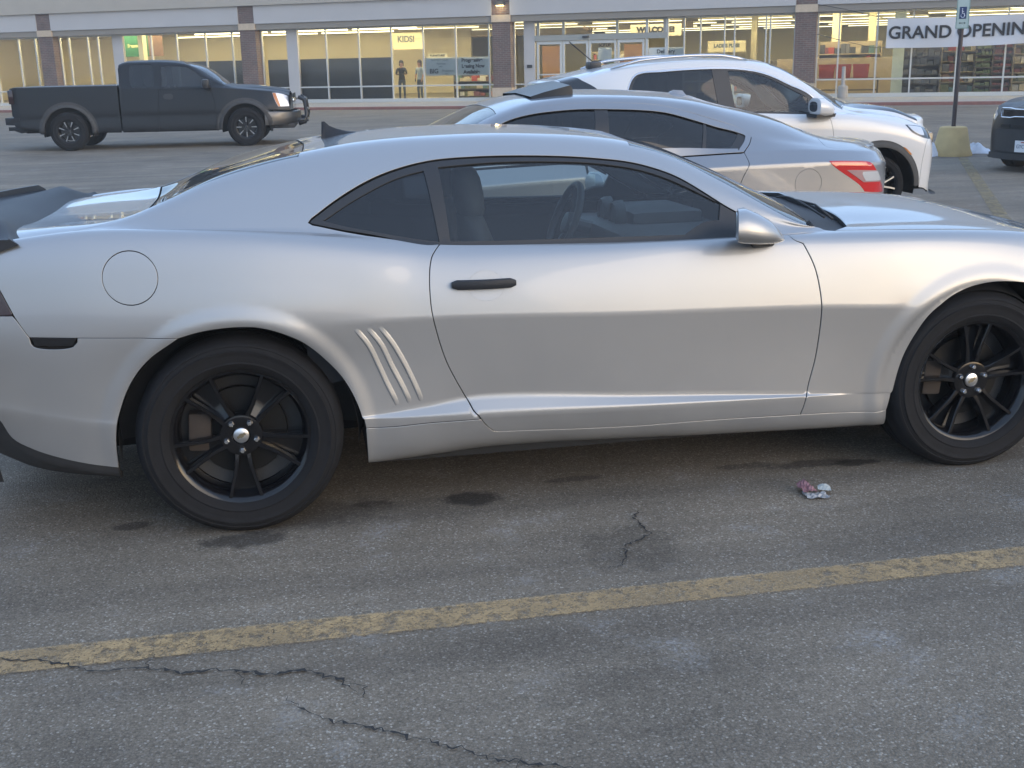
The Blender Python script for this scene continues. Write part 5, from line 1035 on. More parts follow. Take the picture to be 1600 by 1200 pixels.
TP={'qglass':[(1.3507,6.035),(1.4025,6.16),(1.8197,6.035),(1.8447,5.801),(1.8252,4.231),(1.798,4.112),(1.3682,4.139),(1.3306,4.336),(1.3507,6.035)],'fglass':[(2.0016,5.796),(2.3685,5.848),(2.5764,5.905),(2.7528,5.713),(2.9684,4.56),(2.9277,4.115),(2.7689,4.006),(1.9938,4.067),(2.0016,5.796)],'wind':[(2.6155,8.073),(2.8781,6.264),(3.2,5.064)],'seam1':[(1.1372,4.2),(1.1323,3.916),(1.13,3.084),(1.13,1.35)],'seam2':[(1.9433,6.262),(1.9252,3.941),(1.8987,3.026),(1.8624,1.085)],'seam3':[(3.0071,4.426),(3.099,3.642),(3.0934,1.992),(3.0658,0.932)],'handle':[(2.0322,3.677)],'lampF':[(4.2952,3.887),(4.4534,4.089),(4.5414,3.762),(4.5986,3.108),(4.3871,3.034),(4.3282,3.514),(4.2952,3.887)],'amber':[(4.2959,3.924),(4.349,3.949),(4.4193,3.453),(4.3871,3.034),(4.3519,3.347),(4.2959,3.924)],'archF':[(3.1646,1.009),(3.1682,1.749),(3.2379,2.876),(3.378,3.22),(3.6214,3.251),(3.9139,3.194),(4.0435,2.914),(4.1015,2.124),(4.1087,0.0)],'flareF':[(3.0678,1.014),(3.1184,2.894),(3.2104,3.403),(3.3202,3.529),(3.9177,3.539),(4.0728,3.274)],'archR':[(-0.4066,1.067),(-0.3408,2.738),(-0.2561,3.169),(-0.1193,3.27),(0.1402,3.272),(0.3365,3.099),(0.4704,1.988),(0.5478,1.078)],'tail':[(-1.0062,3.806),(-1.0022,3.477),(-0.9587,3.036)]}

trk = thing('pickup_truck', 'charcoal extended cab pickup with black and silver wheels, crossing in front of the shops', 'truck', (-4.291, 21.908, 0), -.05618)
KS, KB = truck_cab(), truck_bed(); TB, BB = Body(KS, TK_W, .03), Body(KB, TK_W, .03)
tpn = lambda n, ch, m=M_CHAR, B=None, **k: (B or TB).panel(n, ch, m, trk, fmat=k.pop('fmat', M_GAP), **k)
def sq(x0, x1, v0, v1, r=.04, rv_=.25): return [[(x0+r, v0), (x1-r, v0), (x1, v0+rv_)], [(x1, v0+rv_), (x1, v1-rv_)], [(x1, v1-rv_), (x1-r, v1), (x0+r, v1)], [(x0+r, v1), (x0, v1-rv_), (x0, v0+rv_), (x0+r, v0)]]
aF = [(x, v) for x, v in arc(KS, 3.68, .40, .50, 180, 0, 21)]; aR = arc(KB, .04, .40, .50, 180, 0, 21)
qg = sq(1.36, 1.84, 4.15, 6.1); fgl = [[(2.0, 4.1), (2.9, 4.1)], [(2.9, 4.1), (2.955, 4.45)], [(2.955, 4.45), (2.75, 5.65), (2.60, 5.88), (2.4, 5.9), (2.0, 5.85)], [(2.0, 5.85), (2.0, 4.1)]]
wT = [(2.40, 9), (2.41, 8), (2.50, 7.1)]; wS = [(2.50, 7.1), (2.8, 6.85), (3.1, 6.6), (3.28, 6.2)]; wB = [(3.28, 6.2), (3.34, 7.5), (3.36, 9)]
door1 = [[(1.93, 3.96), (3.0, 3.96)], [(3.0, 3.96), (3.07, 3.4), (3.07, .9)], [(3.07, .9), (1.87, .9)], [(1.87, .9), (1.90, 3.0), (1.93, 3.96)]]
hood = [[(3.28, 4.35), (3.8, 4.3), (4.30, 4.2), (4.62, 4.1)], [(4.62, 4.1), (4.62, 9)], [(4.62, 9), (3.36, 9)], wB[::-1], [(3.28, 6.2), (3.28, 4.35)]]
lampP = [[(4.27, 3.95), (4.45, 4.02), (4.60, 3.9)], [(4.60, 3.9), (4.61, 3.1)], [(4.61, 3.1), (4.38, 3.05)], [(4.38, 3.05), (4.32, 3.5), (4.27, 3.95)]]
shell = [[(1.13, .9), (1.13, 9)], [(1.13, 9), (2.40, 9)], wT, wS, [(3.28, 6.2), (3.28, 4.35)], [(3.28, 4.35), (3.8, 4.3), (4.30, 4.2), (4.62, 4.1)], [(4.62, 4.1), (4.62, 2.6)], [(4.62, 2.6), (4.15, 2.6)], [(4.15, 2.6)]+aF[::-1][3:], [aF[0], (3.1, .9)], [(3.1, .9), (1.13, .9)]]
tpn('cab_shell', shell, holes=[qg, fgl, door1, lampP], mirror='join', hgap=0)
tpn('front_door', door1, gap=.006); tpn('hood', hood, mirror='join', gap=.006)
tpn('quarter_glass', qg, m=M_GLSD, off=-.006, flange=0, gap=-.01); tpn('door_glass', fgl, m=glass('grey_glass', (.22, .25, .26), dust=.04), off=-.006, flange=0, gap=-.01)
tpn('windshield', [wT, wS, wB, [(3.36, 9), (2.40, 9)]], m=M_GLSW, mirror='join', off=-.004, fmat=M_TRIM)
tpn('headlight', lampP, m=M_CLR, off=.0); tpn('turn_lamp', [[(4.275, 3.93), (4.34, 3.96)], [(4.34, 3.96), (4.395, 3.5), (4.43, 3.07)], [(4.43, 3.07), (4.385, 3.06)], [(4.385, 3.06), (4.325, 3.5), (4.275, 3.93)]], m=M_AMB, off=.006, flange=.01)
tpn('door_handle', sq(2.02, 2.22, 3.55, 3.78, .03, .07), m=M_TRIM, off=.016, flange=.02, res=.02)
tpn('bed_side', [[(-1.05, 1.2), (-1.05, 4)], [(-1.05, 4), (1.10, 4)], [(1.10, 4), (1.10, .9)], [(1.10, .9), (.56, .9)], [(.56, .9)]+aR[::-1][1:], [aR[0], (-.6, 1.2)], [(-.6, 1.2), (-1.05, 1.2)]], B=BB, gap=.002)
def ring(S, cx, cz, r0, r1): a = arc(S, cx, cz, r1, 185, -5, 21); c = arc(S, cx, cz, r0, 185, -5, 21); return [a, [a[-1], c[-1]], c[::-1], [c[0], a[0]]]
tpn('arch_flare', ring(KS, 3.68, .40, .485, .60), m=M_CLAD, off=.012, flange=.06); tpn('arch_flare', ring(KB, .04, .40, .485, .60), m=M_CLAD, B=BB, off=.012, flange=.06)
W2 = 2*TK_W
solid(trk, 'tonneau_cover', M_TRIM, (-1.02, 1.10, .045, W2-.045, 1.27, 1.315)); solid(trk, 'tailgate', M_CHAR, (-1.09, -1.045, .08, W2-.08, .72, 1.29)); solid(trk, 'cab_rear_wall', M_CHAR, (1.115, 1.15, .20, W2-.20, .6, 1.66)); solid(trk, 'rear_slider', M_GLSD, (1.10, 1.118, .35, W2-.35, 1.32, 1.6), bev=.02)
b = MB(); b.loft([[(-1.24, .10, .56), (-1.24, .10, .70), (-1.05, .03, .70), (-.93, .0, .70), (-.93, .02, .55), (-1.08, .06, .55)], [(-1.24, W2-.10, .56), (-1.24, W2-.10, .70), (-1.05, W2-.03, .70), (-.93, W2, .70), (-.93, W2-.02, .55), (-1.08, W2-.06, .55)]], smooth=False); b.build('rear_bumper', M_DGREY, trk)
for y in (.0, W2-.10): o = solid(trk, 'taillight', M_DRED, (-1.10, -1.0, y, y+.10, .98, 1.26), bev=.015)
b = MB(); b.box(-1.42, -1.05, TK_W-.05, TK_W+.05, .40, .48); b.tube([(-1.15, .3, .46), (-1.0, .3, .40), (-.6, .3, .47)], .03, 8); b.build('exhaust_and_hitch', M_TRIM, trk)
# nose: grille, chrome bumper and push bar
b = MB(); b.loft([[(4.62, .18, .72), (4.62, .18, 1.03), (4.62, W2-.18, 1.03), (4.62, W2-.18, .72)], [(4.69, .25, .74), (4.69, .28, 1.06), (4.69, W2-.28, 1.06), (4.69, W2-.25, .74)]], smooth=False); gr = b.build('grille', M_BLK, trk); solid(trk, 'grille_bar', M_CHR, (4.685, 4.72, .24, W2-.24, .88, .95), bev=.012)
secs = [[(4.20+dx, y, z) for dx, z in ((0, .42), (.0, .74), (.04, .75), (.05, .42))] for dx0, y in ((0, -.0),)]
path = [(4.14, -.02), (4.34, .02), (4.55, .12), (4.74, .35), (4.80, .7), (4.80, W2-.7), (4.74, W2-.35), (4.55, W2-.12), (4.34, W2-.02), (4.14, W2+.02)]
b = MB(); b.loft([[(x-.05, y, .42), (x, y, .47), (x+.012, y, .58), (x, y, .68), (x-.05, y, .70)] for x, y in path], closed=True, smooth=False); b.build('front_bumper', mat('dull_chrome', (.13, .125, .12), .4, metal=.9), trk, auto=30)
b = MB()
for s in (-1, 1): b.tube([(4.78, TK_W+s*.52, .42), (4.92, TK_W+s*.53, .45), (4.96, TK_W+s*.53, .62), (4.92, TK_W+s*.52, .92), (4.80, TK_W+s*.50, .98)], .045, 10); b.tube([(4.92, TK_W+s*.53, .5), (4.86, TK_W+s*.8, .50), (4.78, TK_W+s*.82, .52)], .04, 10)
for z, x in ((.48, 4.93), (.70, 4.955), (.92, 4.92)): b.tube([(x, TK_W-.53, z), (x, TK_W+.53, z)], .04, 10)
b.build('push_bar', M_TRIM, trk)
solid(trk, 'front_valance', M_PLA, (4.2, 4.7, .2, W2-.2, .34, .44)); solid(trk, 'chassis', M_GAP, (-.95, 4.4, .42, W2-.42, .36, .62), (1.2, 3.1, .12, W2-.12, .34, .44))
b = MB(); b.lathe([(0, -.35), (.05, -.35), (.13, -.1), (.13, .1), (.05, .35), (0, .35)], Matrix.Translation((.04, .60, .40)) @ Matrix.Rotation(rad(90), 4, 'X'), n=16); b.build('rear_axle', M_TRIM, trk, auto=40)
for y, f in ((-.26, 1), (W2+.06, -1)):
    b = MB(); b.box(2.86, 3.0, y, y+.20, 1.21, 1.40, bev=.04); b.box(2.9, 3.0, min(y+.1*f+.1, .05) if f > 0 else W2-.1, (.10 if f > 0 else y+.1), 1.22, 1.26); b.build('door_mirror', M_TRIM, trk, auto=40)
for x, z in ((.04, .395), (3.69, .395)):
    for side, y in ((-1, -.015), (1, W2+.015)): plain_wheel(trk, x, y, z, side, .40, .222, 1.0, 'eight', rad(22.5) if x < 1 else 0, M_CHR, M_BLK); well(trk, x, y+(.0), z, side, .515)
solid(trk, 'dashboard', M_INT2, (2.75, 3.2, .14, W2-.14, .8, 1.22))
for y in (.5, 1.42): simple_seat(trk, 2.05, y, 1)
tpn('headliner', TB.rect(1.2, 2.35, 7.0, 9), m=M_INT, off=-.04, flange=0, res=.08, mirror='join')

# ---------------------------------------------------------------- dark boxy car at the right edge, nose towards the left
_h = (-.95, -.312); KW = .90
kia = thing('dark_hatchback', 'dark navy boxy car with chrome outlined grille and number plate at the right edge', 'car', (10.68, 11.48, -.02), math.atan2(_h[1], _h[0]))
HY = [[(0, .14)], [(-3.3, .12), (-2.9, .04), (0, .02), (.45, .05), (.60, .12), (.70, .22)], [(-3.3, .1), (-2.9, .02), (0, .0), (.4, .02), (.58, .09), (.70, .20)], [(-3.3, .1), (-2.9, .02), (-.3, .01), (.4, .04), (.58, .12), (.70, .24)], [(-3.3, .14), (-2.9, .07), (-.4, .06), (.4, .12), (.70, .32)],
      [(-3.3, .2), (-2.9, .15), (-.8, .14), (-.4, .15), (.70, .4)], [(-3.3, .26), (-2.9, .2), (-1.0, .2), (-.6, .18), (.0, .28), (.70, .48)], [(-3.3, .4), (-.9, .35), (.7, .58)], [(0, .62)], [(0, KW)]]
HZ = [[(0, .22)], [(-3.3, .34), (0, .3), (.70, .22)], [(-3.3, .6), (.70, .50)], [(-3.3, .95), (0, .92), (.4, .84), (.70, .70)], [(-3.3, 1.1), (-.6, 1.04), (-.1, 1.0), (.4, .93), (.70, .82)], [(-3.3, 1.35), (-1.2, 1.3), (-.8, 1.15), (-.4, 1.03), (.4, .95), (.70, .84)],
      [(-3.3, 1.52), (-3.0, 1.55), (-1.4, 1.54), (-1.0, 1.40), (-.6, 1.10), (-.3, 1.04), (.4, .96), (.70, .86)], [(-3.3, 1.56), (-1.4, 1.59), (-1.1, 1.51), (-.7, 1.24), (-.4, 1.07), (.4, .98), (.70, .885)], [(-3.3, 1.57), (-1.4, 1.61), (-1.1, 1.54), (-.7, 1.28), (-.4, 1.09), (.4, .99), (.70, .90)], [(-3.3, 1.575), (-1.4, 1.61), (-1.1, 1.545), (-.7, 1.30), (-.4, 1.10), (.4, 1.0), (.70, .905)]]
HS = Surf(HY, HZ, [(0, 4), (4, 9)], -3.3, .70, .03); HB = Body(HS, KW, .04)
hpn = lambda n, ch, m=M_NAVY, **k: HB.panel(n, ch, m, kia, fmat=k.pop('fmat', M_GAP), **k)
aK = arc(HS, 0, .33, .38, 180, 0); aK2 = arc(HS, -2.55, .33, .38, 180, 0)
sideg = [[(-3.0, 4.2), (-.75, 4.15)], [(-.75, 4.15), (-1.0, 5.0), (-1.2, 5.7)], [(-1.2, 5.7), (-2.9, 5.75)], [(-2.9, 5.75), (-3.0, 4.2)]]
wsT_, wsS_, wsB_ = [(-1.2, 9), (-1.2, 7.4)], [(-1.2, 7.4), (-.8, 7.0), (-.45, 6.6)], [(-.45, 6.6), (-.42, 9)]
hpn('body_shell', [[(-3.3, 9), (-1.2, 9)], wsT_, wsS_, wsB_, [(-.42, 9), (.70, 9)], [(.70, 9), (.70, .9)], [(.70, .9), aK[-1]], aK[::-1], [aK[0], aK2[-1]], aK2[::-1], [aK2[0], (-3.3, .9)], [(-3.3, .9), (-3.3, 9)]], holes=[sideg], mirror='join')
hpn('side_glass', sideg, m=M_GLSD, gap=-.005, off=-.008, flange=0); hpn('windshield', [wsT_, wsS_, wsB_, [(-.42, 9), (-1.2, 9)]], m=M_GLSD, mirror='join', off=-.004)
hpn('headlight', [[(.40, 3.4), (.69, 3.55)], [(.69, 3.55), (.69, 3.0)], [(.69, 3.0), (.48, 2.85), (.40, 3.4)]], m=M_CLR, off=.006, flange=.01, res=.02)
HB.cap('front_bumper', .70, .17, M_NAVY, kia, v0=.0, plan=.92, zk=.05, rings=14); HB.cap('tailgate', -3.3, -.1, M_NAVY, kia, v0=.9)
def nose(y, z=.5): t = min(1, max(0, (y-.2)/(KW-.2)/.92)); return .70+.17*(1-(1-t)**2)
def nose_strip(name, m, ys, z0, z1, proud=.012, th=.03, parent=kia):
    b = MB(); b.loft([[(nose(min(y, 2*KW-y))-th, y, z0), (nose(min(y, 2*KW-y))+proud, y, z0), (nose(min(y, 2*KW-y))+proud, y, z1), (nose(min(y, 2*KW-y))-th, y, z1)] for y in ys], smooth=False); return b.build(name, m, parent)
g_ = nose_strip('grille', M_BLK, np.linspace(.46, 2*KW-.46, 13), .775, .865, .014)
b = MB(); pts = [(.42, .775), (.45, .758), (.62, .758), (.70, .772), (1.1, .772), (1.18, .758), (1.35, .758), (1.38, .775), (1.38, .868), (1.35, .885), (1.18, .885), (1.1, .872), (.70, .872), (.62, .885), (.45, .885), (.42, .868)]
b.tube([(nose(min(y, 2*KW-y))+.02, y, z) for y, z in pts], .011, 6, closed=True); b.build('grille_outline', M_CHR, g_)
nose_strip('lower_intake', M_PLA, np.linspace(.30, 2*KW-.30, 15), .30, .60, .008); nose_strip('bumper_lip', M_PLA, np.linspace(.2, 2*KW-.2, 15), .19, .27, .03, .1)
for i in range(4): nose_strip('intake_slot', M_GAP, np.linspace(.42+i*.26, .60+i*.26, 4), .625, .665, .012)
pl = thing('x', '', '') if False else None
b = MB(); b.box(nose(KW)+.018, nose(KW)+.024, KW-.155, KW+.155, .30, .455, bev=.002); pl = b.build('number_plate', mat('plate_white', (.62, .62, .62), .5), kia)
o = text('plate_lettering', 'GYC 5072', .072, mat('plate_ink', (.05, .05, .12), .6), pl, (nose(KW)+.026, KW, .375), (math.pi/2, 0, math.pi/2), depth=.001, sx=.82)
b = MB(); b.box(nose(KW)+.0245, nose(KW)+.0255, KW-.06, KW+.06, .425, .44); b.build('plate_band', M_ISA if 'M_ISA' in globals() else mat('plate_red', (.35, .05, .05), .6), pl)
for x in (0, -2.55):
    for side, y in ((-1, .03), (1, 2*KW-.03)): plain_wheel(kia, x, y, .325, side, .33, .22, .85, 'five_split', .2, M_ALU, M_BLK); well(kia, x, y, .325, side, .385)
solid(kia, 'floor_pan', M_GAP, (-3.2, .62, .42, 2*KW-.42, .2, .5), (-2.1, -.4, .12, 2*KW-.12, .2, .34)); solid(kia, 'dashboard', M_INT2, (-.95, -.5, .16, 2*KW-.16, .7, 1.0))
for y in (.5, 1.3): simple_seat(kia, -1.7, y, 1)

# ================================================================ the shop front across the lot
ST_O = (.776, 48.08, 0); ST_RZ = -.507; CLX, CLY = 24.79, -45.7, 
def brick_mat(name, c1, c2, mortar, sx=.23, sy=.075):
    m, t, b = nodes(name); N = t.nodes.new; L = t.links.new; tc = N('ShaderNodeTexCoord'); sp = N('ShaderNodeSeparateXYZ'); L(tc.outputs['Object'], sp.inputs[0])
    ad = N('ShaderNodeMath'); L(sp.outputs[0], ad.inputs[0]); L(sp.outputs[1], ad.inputs[1]); cb = N('ShaderNodeCombineXYZ'); L(ad.outputs[0], cb.inputs[0]); L(sp.outputs[2], cb.inputs[1])
    br = N('ShaderNodeTexBrick'); br.inputs['Scale'].default_value = 1; br.inputs['Brick Width'].default_value = sx; br.inputs['Row Height'].default_value = sy; br.inputs['Mortar Size'].default_value = .009
    br.inputs['Color1'].default_value = C4(c1); br.inputs['Color2'].default_value = C4(c2); br.inputs['Mortar'].default_value = C4(mortar); br.inputs['Bias'].default_value = -.1; L(cb.outputs[0], br.inputs['Vector'])
    n = N('ShaderNodeTexNoise'); n.inputs['Scale'].default_value = 3; n.inputs['Detail'].default_value = 6; L(tc.outputs['Object'], n.inputs[0])
    mr = N('ShaderNodeMapRange'); mr.inputs[3].default_value = .6; mr.inputs[4].default_value = 1.4; L(n.outputs['Fac'], mr.inputs[0])
    mx = N('ShaderNodeMix'); mx.data_type = 'RGBA'; mx.blend_type = 'MULTIPLY'; mx.inputs[0].default_value = 1; L(br.outputs['Color'], mx.inputs[6]); L(mr.outputs[0], mx.inputs[7]); L(mx.outputs[2], b.inputs['Base Color'])
    bp = N('ShaderNodeBump'); bp.inputs['Strength'].default_value = .6; bp.inputs['Distance'].default_value = .01; bp.invert = True; L(br.outputs['Fac'], bp.inputs['Height']); L(bp.outputs[0], b.inputs['Normal'])
    setp(b, Roughness=.85); return m
M_BRICK = brick_mat('dark_red_brick', (.14, .085, .07), (.10, .07, .062), (.17, .155, .14))
M_STONE = mat('beige_stone', (.46, .37, .27), .85, noise=.2, nscale=6)
M_FASC = mat('white_fascia', (.40, .39, .38), .6, noise=.07, nscale=1.2)
M_UPPER = mat('beige_render', (.36, .33, .28), .85, noise=.1, nscale=1.5, bump=.2, bscale=60)
M_HEAD = mat('taupe_header', (.22, .20, .17), .7, noise=.1, nscale=2)
M_FRAME = mat('aluminium_frame', (.50, .50, .47), .45, metal=.25)
M_CURB = mat('concrete', (.30, .28, .25), .9, noise=.2, nscale=4)
M_CURBR = mat('faded_red_curb', (.20, .09, .075), .85, noise=.35, nscale=7)
M_WALLI = mat('cream_wall', (.84, .76, .50), .8)
M_WALLT = mat('tan_wall', (.74, .66, .47), .8)
M_FLOORI = mat('shop_floor', (.30, .28, .24), .4)
M_CEIL = mat('ceiling_tile', (.62, .55, .38), .9)
M_LAMP = emat('fluorescent_tube', (1, .92, .58), 2.2)
M_SG = glass('shop_glass', (.93, .94, .92), f0=.06)
M_DARKP = mat('dark_reflection', (.040, .046, .052), .6, noise=.25, nscale=1.5)  # a dark reflection put into the colour of a panel
M_PAPER = mat('poster_paper', (.50, .52, .49), .8, noise=.06, nscale=4)
M_INK = mat('black_ink', (.012, .012, .014), .7)
M_INKG = mat('grey_ink', (.16, .20, .21), .7)
M_BAN = mat('banner_vinyl', (.50, .50, .51), .5)
M_ORG = mat('orange_brown_board', (.46, .25, .11), .8, noise=.25, nscale=2)
M_GRN = mat('green_board', (.03, .16, .07), .7)
M_YTX = mat('pale_yellow_letter', (.62, .62, .30), .7)

store = thing('store_building', 'long shop front with brick piers, white fascia band and brightly lit yellow interior', 'building', ST_O, ST_RZ)
def deep(u, z, y):
    """where something seen through the glass at (u, z) stands when it is y metres inside"""
    s = (y-CLY)/(-CLY); return CLX+(u-CLX)*s, 1.611+(z-1.611)*s
def sbox(name, m, *bx, parent=None, bev=0):
    b = MB()
    for q in bx: b.box(*q, bev=bev)
    return b.build(name, m, parent or store)
PIERS = [-12.45, -1.94, 9.58, 21.44, 33.1]
sbox('upper_wall', M_UPPER, (-45, 50, -.62, .3, 4.16, 8.5), (-45, 50, -.70, .3, 8.5, 8.8))
edges = [-45]+[v for p in PIERS for v in (p-.385, p+.385)]+[50]
for a, c in zip(edges[::2], edges[1::2]): sbox('fascia_panel', M_FASC, (a, c, -.50, .0, 3.415, 4.157))
sbox('header', M_HEAD, (-45, 50, -.44, .25, 3.17, 3.412))
for p in PIERS:
    b = MB(); b.box(p-.38, p+.38, -.47, .1, 3.44, 4.15); b.box(p-.38, p+.38, -.46, .1, .63, 3.165)
    pr = b.build('brick_pier', M_BRICK, store)
    sbox('stone_band', M_STONE, (p-.40, p+.40, -.51, -.02, 3.168, 3.437), parent=pr); sbox('stone_base', M_STONE, (p-.42, p+.42, -.52, .05, .1, .628), parent=pr)
# small lit lamp on the middle pier
o = sbox('wall_lamp', mat('lamp_housing', (.05, .05, .05), .5), (9.40, 9.76, -.62, -.47, 3.80, 3.95)); b = MB(); b.box(9.43, 9.73, -.60, -.49, 3.775, 3.80); b.build('lamp_lens', emat('warm_lamp', (1, .75, .35), 4), o)
ld = bpy.data.lights.new('wall_lamp_light', 'POINT'); ld.energy = 4; ld.color = (1, .8, .4); ld.shadow_soft_size = .08
lo = bpy.data.objects.new('wall_lamp_light', ld); COL.objects.link(lo); lo.parent = o; lo.location = (9.58, -.72, 3.70)
# glazing bays: mullion positions along the front
BAYS = [(-24, -12.84, [-20, -17.1, -15.75, -14.35, -13.41], .06), (-12.06, -2.33, [-11.53, -10.5, -9.95, -7.12, -5.79, -4.32, -2.98], .055), (-1.55, 9.19, [1.56, 3.09, 4.58, 6.02, 7.46, 8.9], .055),
        (16.2, 21.05, [16.87, 17.5, 18.41, 18.79, 19.96, 20.12], .05), (21.83, 32.7, [22.62, 23.97, 25.2, 26.75, 28.37, 29.9, 31.4], .055)]
for x0, x1, ms, wd in BAYS:
    b = MB(); b.box(x0, x1, -.05, .05, .1, .24); b.box(x0, x1, -.05, .05, 3.11, 3.168)
    for mx_ in [x0+.03]+ms+[x1-.03]: b.box(mx_-wd/2, mx_+wd/2, -.055, .055, .238, 3.112)
    b.box(x0, x1, -.045, .045, .72, .775)
    f = b.build('window_frame', M_FRAME, store)
    b = MB(); b.quad([(x0, .01, .24), (x1, .01, .24), (x1, .01, 3.11), (x0, .01, 3.11)]); b.build('window_pane', M_SG, f)
for x0, x1 in ((-9.15, -8.60), (-.30, .22), (10.40, 10.86)): sbox('frame_post', M_FASC, (x0, x1, -.07, .09, .1, 3.168))
b = MB(); b.box(9.97, 10.40, -.05, .05, .1, .24); b.box(9.97, 10.02, -.05, .05, .24, 3.16); b.box(10.0, 10.4, -.045, .045, .72, .77); f = b.build('window_frame', M_FRAME, store); b = MB(); b.quad([(9.97, .01, .24), (10.4, .01, .24), (10.4, .01, 3.11), (9.97, .01, 3.11)]); b.build('window_pane', M_SG, f)
sbox('door_button', M_TRIM, (10.53, 10.74, -.12, -.07, 1.38, 1.50))
# sliding entrance doors
sbox('door_header', mat('grey_aluminium', (.30, .30, .27), .5, metal=.2), (10.86, 16.2, -.10, .10, 2.40, 2.62), (10.86, 16.2, -.05, .05, 3.10, 3.168), *[(x-.05, x+.05, -.055, .055, 2.62, 3.1) for x in (11.0, 12.05, 14.23, 16.1)])
b = MB(); b.quad([(10.9, .0, 2.6), (16.1, .0, 2.6), (16.1, .0, 3.12), (10.9, .0, 3.12)]); b.build('transom_pane', M_SG, store)
sbox('door_sensor', M_TRIM, (12.86, 13.10, -.20, -.10, 2.48, 2.56))
for i, (x0, x1) in enumerate(((10.93, 11.98), (12.0, 13.06), (13.08, 14.2), (14.24, 15.32))):
    b = MB(); b.box(x0, x0+.09, -.04, .04, .12, 2.39); b.box(x1-.09, x1, -.04, .04, .12, 2.39); b.box(x0+.09, x1-.09, -.04, .04, 2.27, 2.39); b.box(x0+.09, x1-.09, -.04, .04, .12, .3)
    if i in (0, 3): b.box(x0+.09, x1-.09, -.035, .035, 1.08, 1.13)
    f = b.build('sliding_door', M_FRAME, store); b = MB(); b.quad([(x0+.08, 0, .2), (x1-.08, 0, .2), (x1-.08, 0, 2.3), (x0+.08, 0, 2.3)]); b.build('door_pane', M_SG, f)
sbox('door_side_panel', M_FRAME, (15.36, 15.46, -.05, .05, .1, 3.1), (16.12, 16.2, -.05, .05, .1, 3.1), (15.46, 16.12, -.03, .03, 2.42, 2.62))
# shell of the room
sbox('interior_floor', M_FLOORI, (-45, 50, .06, 34, .02, .1)); sbox('interior_ceiling', M_CEIL, (-45, 50, .26, 34, 3.42, 3.5))
sbox('interior_back_wall', M_WALLI, (-45, 50, 34, 34.2, .1, 3.42)); sbox('interior_side_wall', M_WALLT, (-45, -44.8, .3, 34, .1, 3.42), (49.8, 50, .3, 34, .1, 3.42))
sbox('partition_wall', M_WALLT, (-24.3, -24.1, .25, 34, .1, 3.42)); sbox('tenant_back_wall', M_WALLT, (-44.8, -24.3, 6, 6.2, .1, 3.42), (-24.1, 3.0, 14, 14.2, .1, 3.42))
# rows of fluorescent strips
for r in range(6):
    y = 5.5+r*5.0; s = (y-CLY)/(-CLY)
    for k in range(12):
        x = -26+k*5.1+(r % 3)*.9
        if r >= 2 and x < 0: continue
        if x < -9.5+(-.74*0): continue
        if r < 4 and 0 < k < 6 and (k+r) % 4 == 1 and x < 6: continue
        b = MB(); b.box(x, x+4.3, y-.10, y+.10, 3.335, 3.36); b.build('ceiling_light', M_LAMP, store)
for x0, x1, y in ((-10, -5.8, 8), (-5.5, -1.3, 8), (-1, 2.4, 8), (-14, -9.8, 12.5), (-9.5, -5.3, 12.5), (-5, -.8, 12.5)): b = MB(); b.box(x0, x1, y-.07, y+.07, 3.30, 3.36); b.build('ceiling_light', M_LAMP, store)
M_LAMPN = emat('added_near_strip', (1, .88, .56), 12.0)  # extra strong strips added out of sight to brighten the interior
for y in (1.1, 2.5, 3.9):
    for k in range(13): b = MB(); b.box(-27+k*4.6, -27+k*4.6+4.2, y-.06, y+.06, 3.31, 3.40); b.build('ceiling_light', M_LAMPN, store)
M_LAMPL = emat('dim_fluorescent', (1, .85, .55), 1.2)
for x in (-19.5, -15.5, -11.6): b = MB(); b.box(x, x+2.2, 3.1, 3.3, 3.36, 3.41); b.build('ceiling_light', M_LAMPL, store)
b = MB(); b.box(-.06, .06, 0, 9, 0, .06); dl = b.build('ceiling_light', M_LAMP, store); dl.location = (27.3, 3.0, 3.28); dl.rotation_euler[2] = rad(-32)
# dark panels standing in for a dark outside reflection in the glass
for x0, x1, z in ((-6.6, -2.4, 1.93), (-1.5, 4.45, 1.92)): sbox('reflection_panel', M_DARKP, (x0, x1, .35, .40, .1, z))
sbox('interior_column', M_WALLI, (7.1, 7.5, 6, 6.4, .1, 3.42), (18.35, 18.6, 9, 9.4, .1, 3.42), (22.1, 22.45, 5, 5.35, .1, 3.42), (23.5, 23.8, 6, 6.3, .1, 3.42), (-8.2, -7.95, .5, .8, .1, 3.42))
sbox('pale_post', mat('pale_green_post', (.46, .52, .46), .6), (24.55, 24.95, .5, .8, .1, 3.2))
sbox('dropped_beam', mat('beam_tan', (.36, .29, .17), .8), (1.2, 9.6, 14, 14.3, 2.95, 3.3), (12, 15.5, 10, 10.3, 3.0, 3.3))
sbox('interior_counter_wall', mat('tan_low_wall', (.40, .33, .22), .8), (20.2, 24.6, 2.2, 2.4, .1, 1.52), (19.4, 21.2, 1.5, 1.7, .1, 1.15))

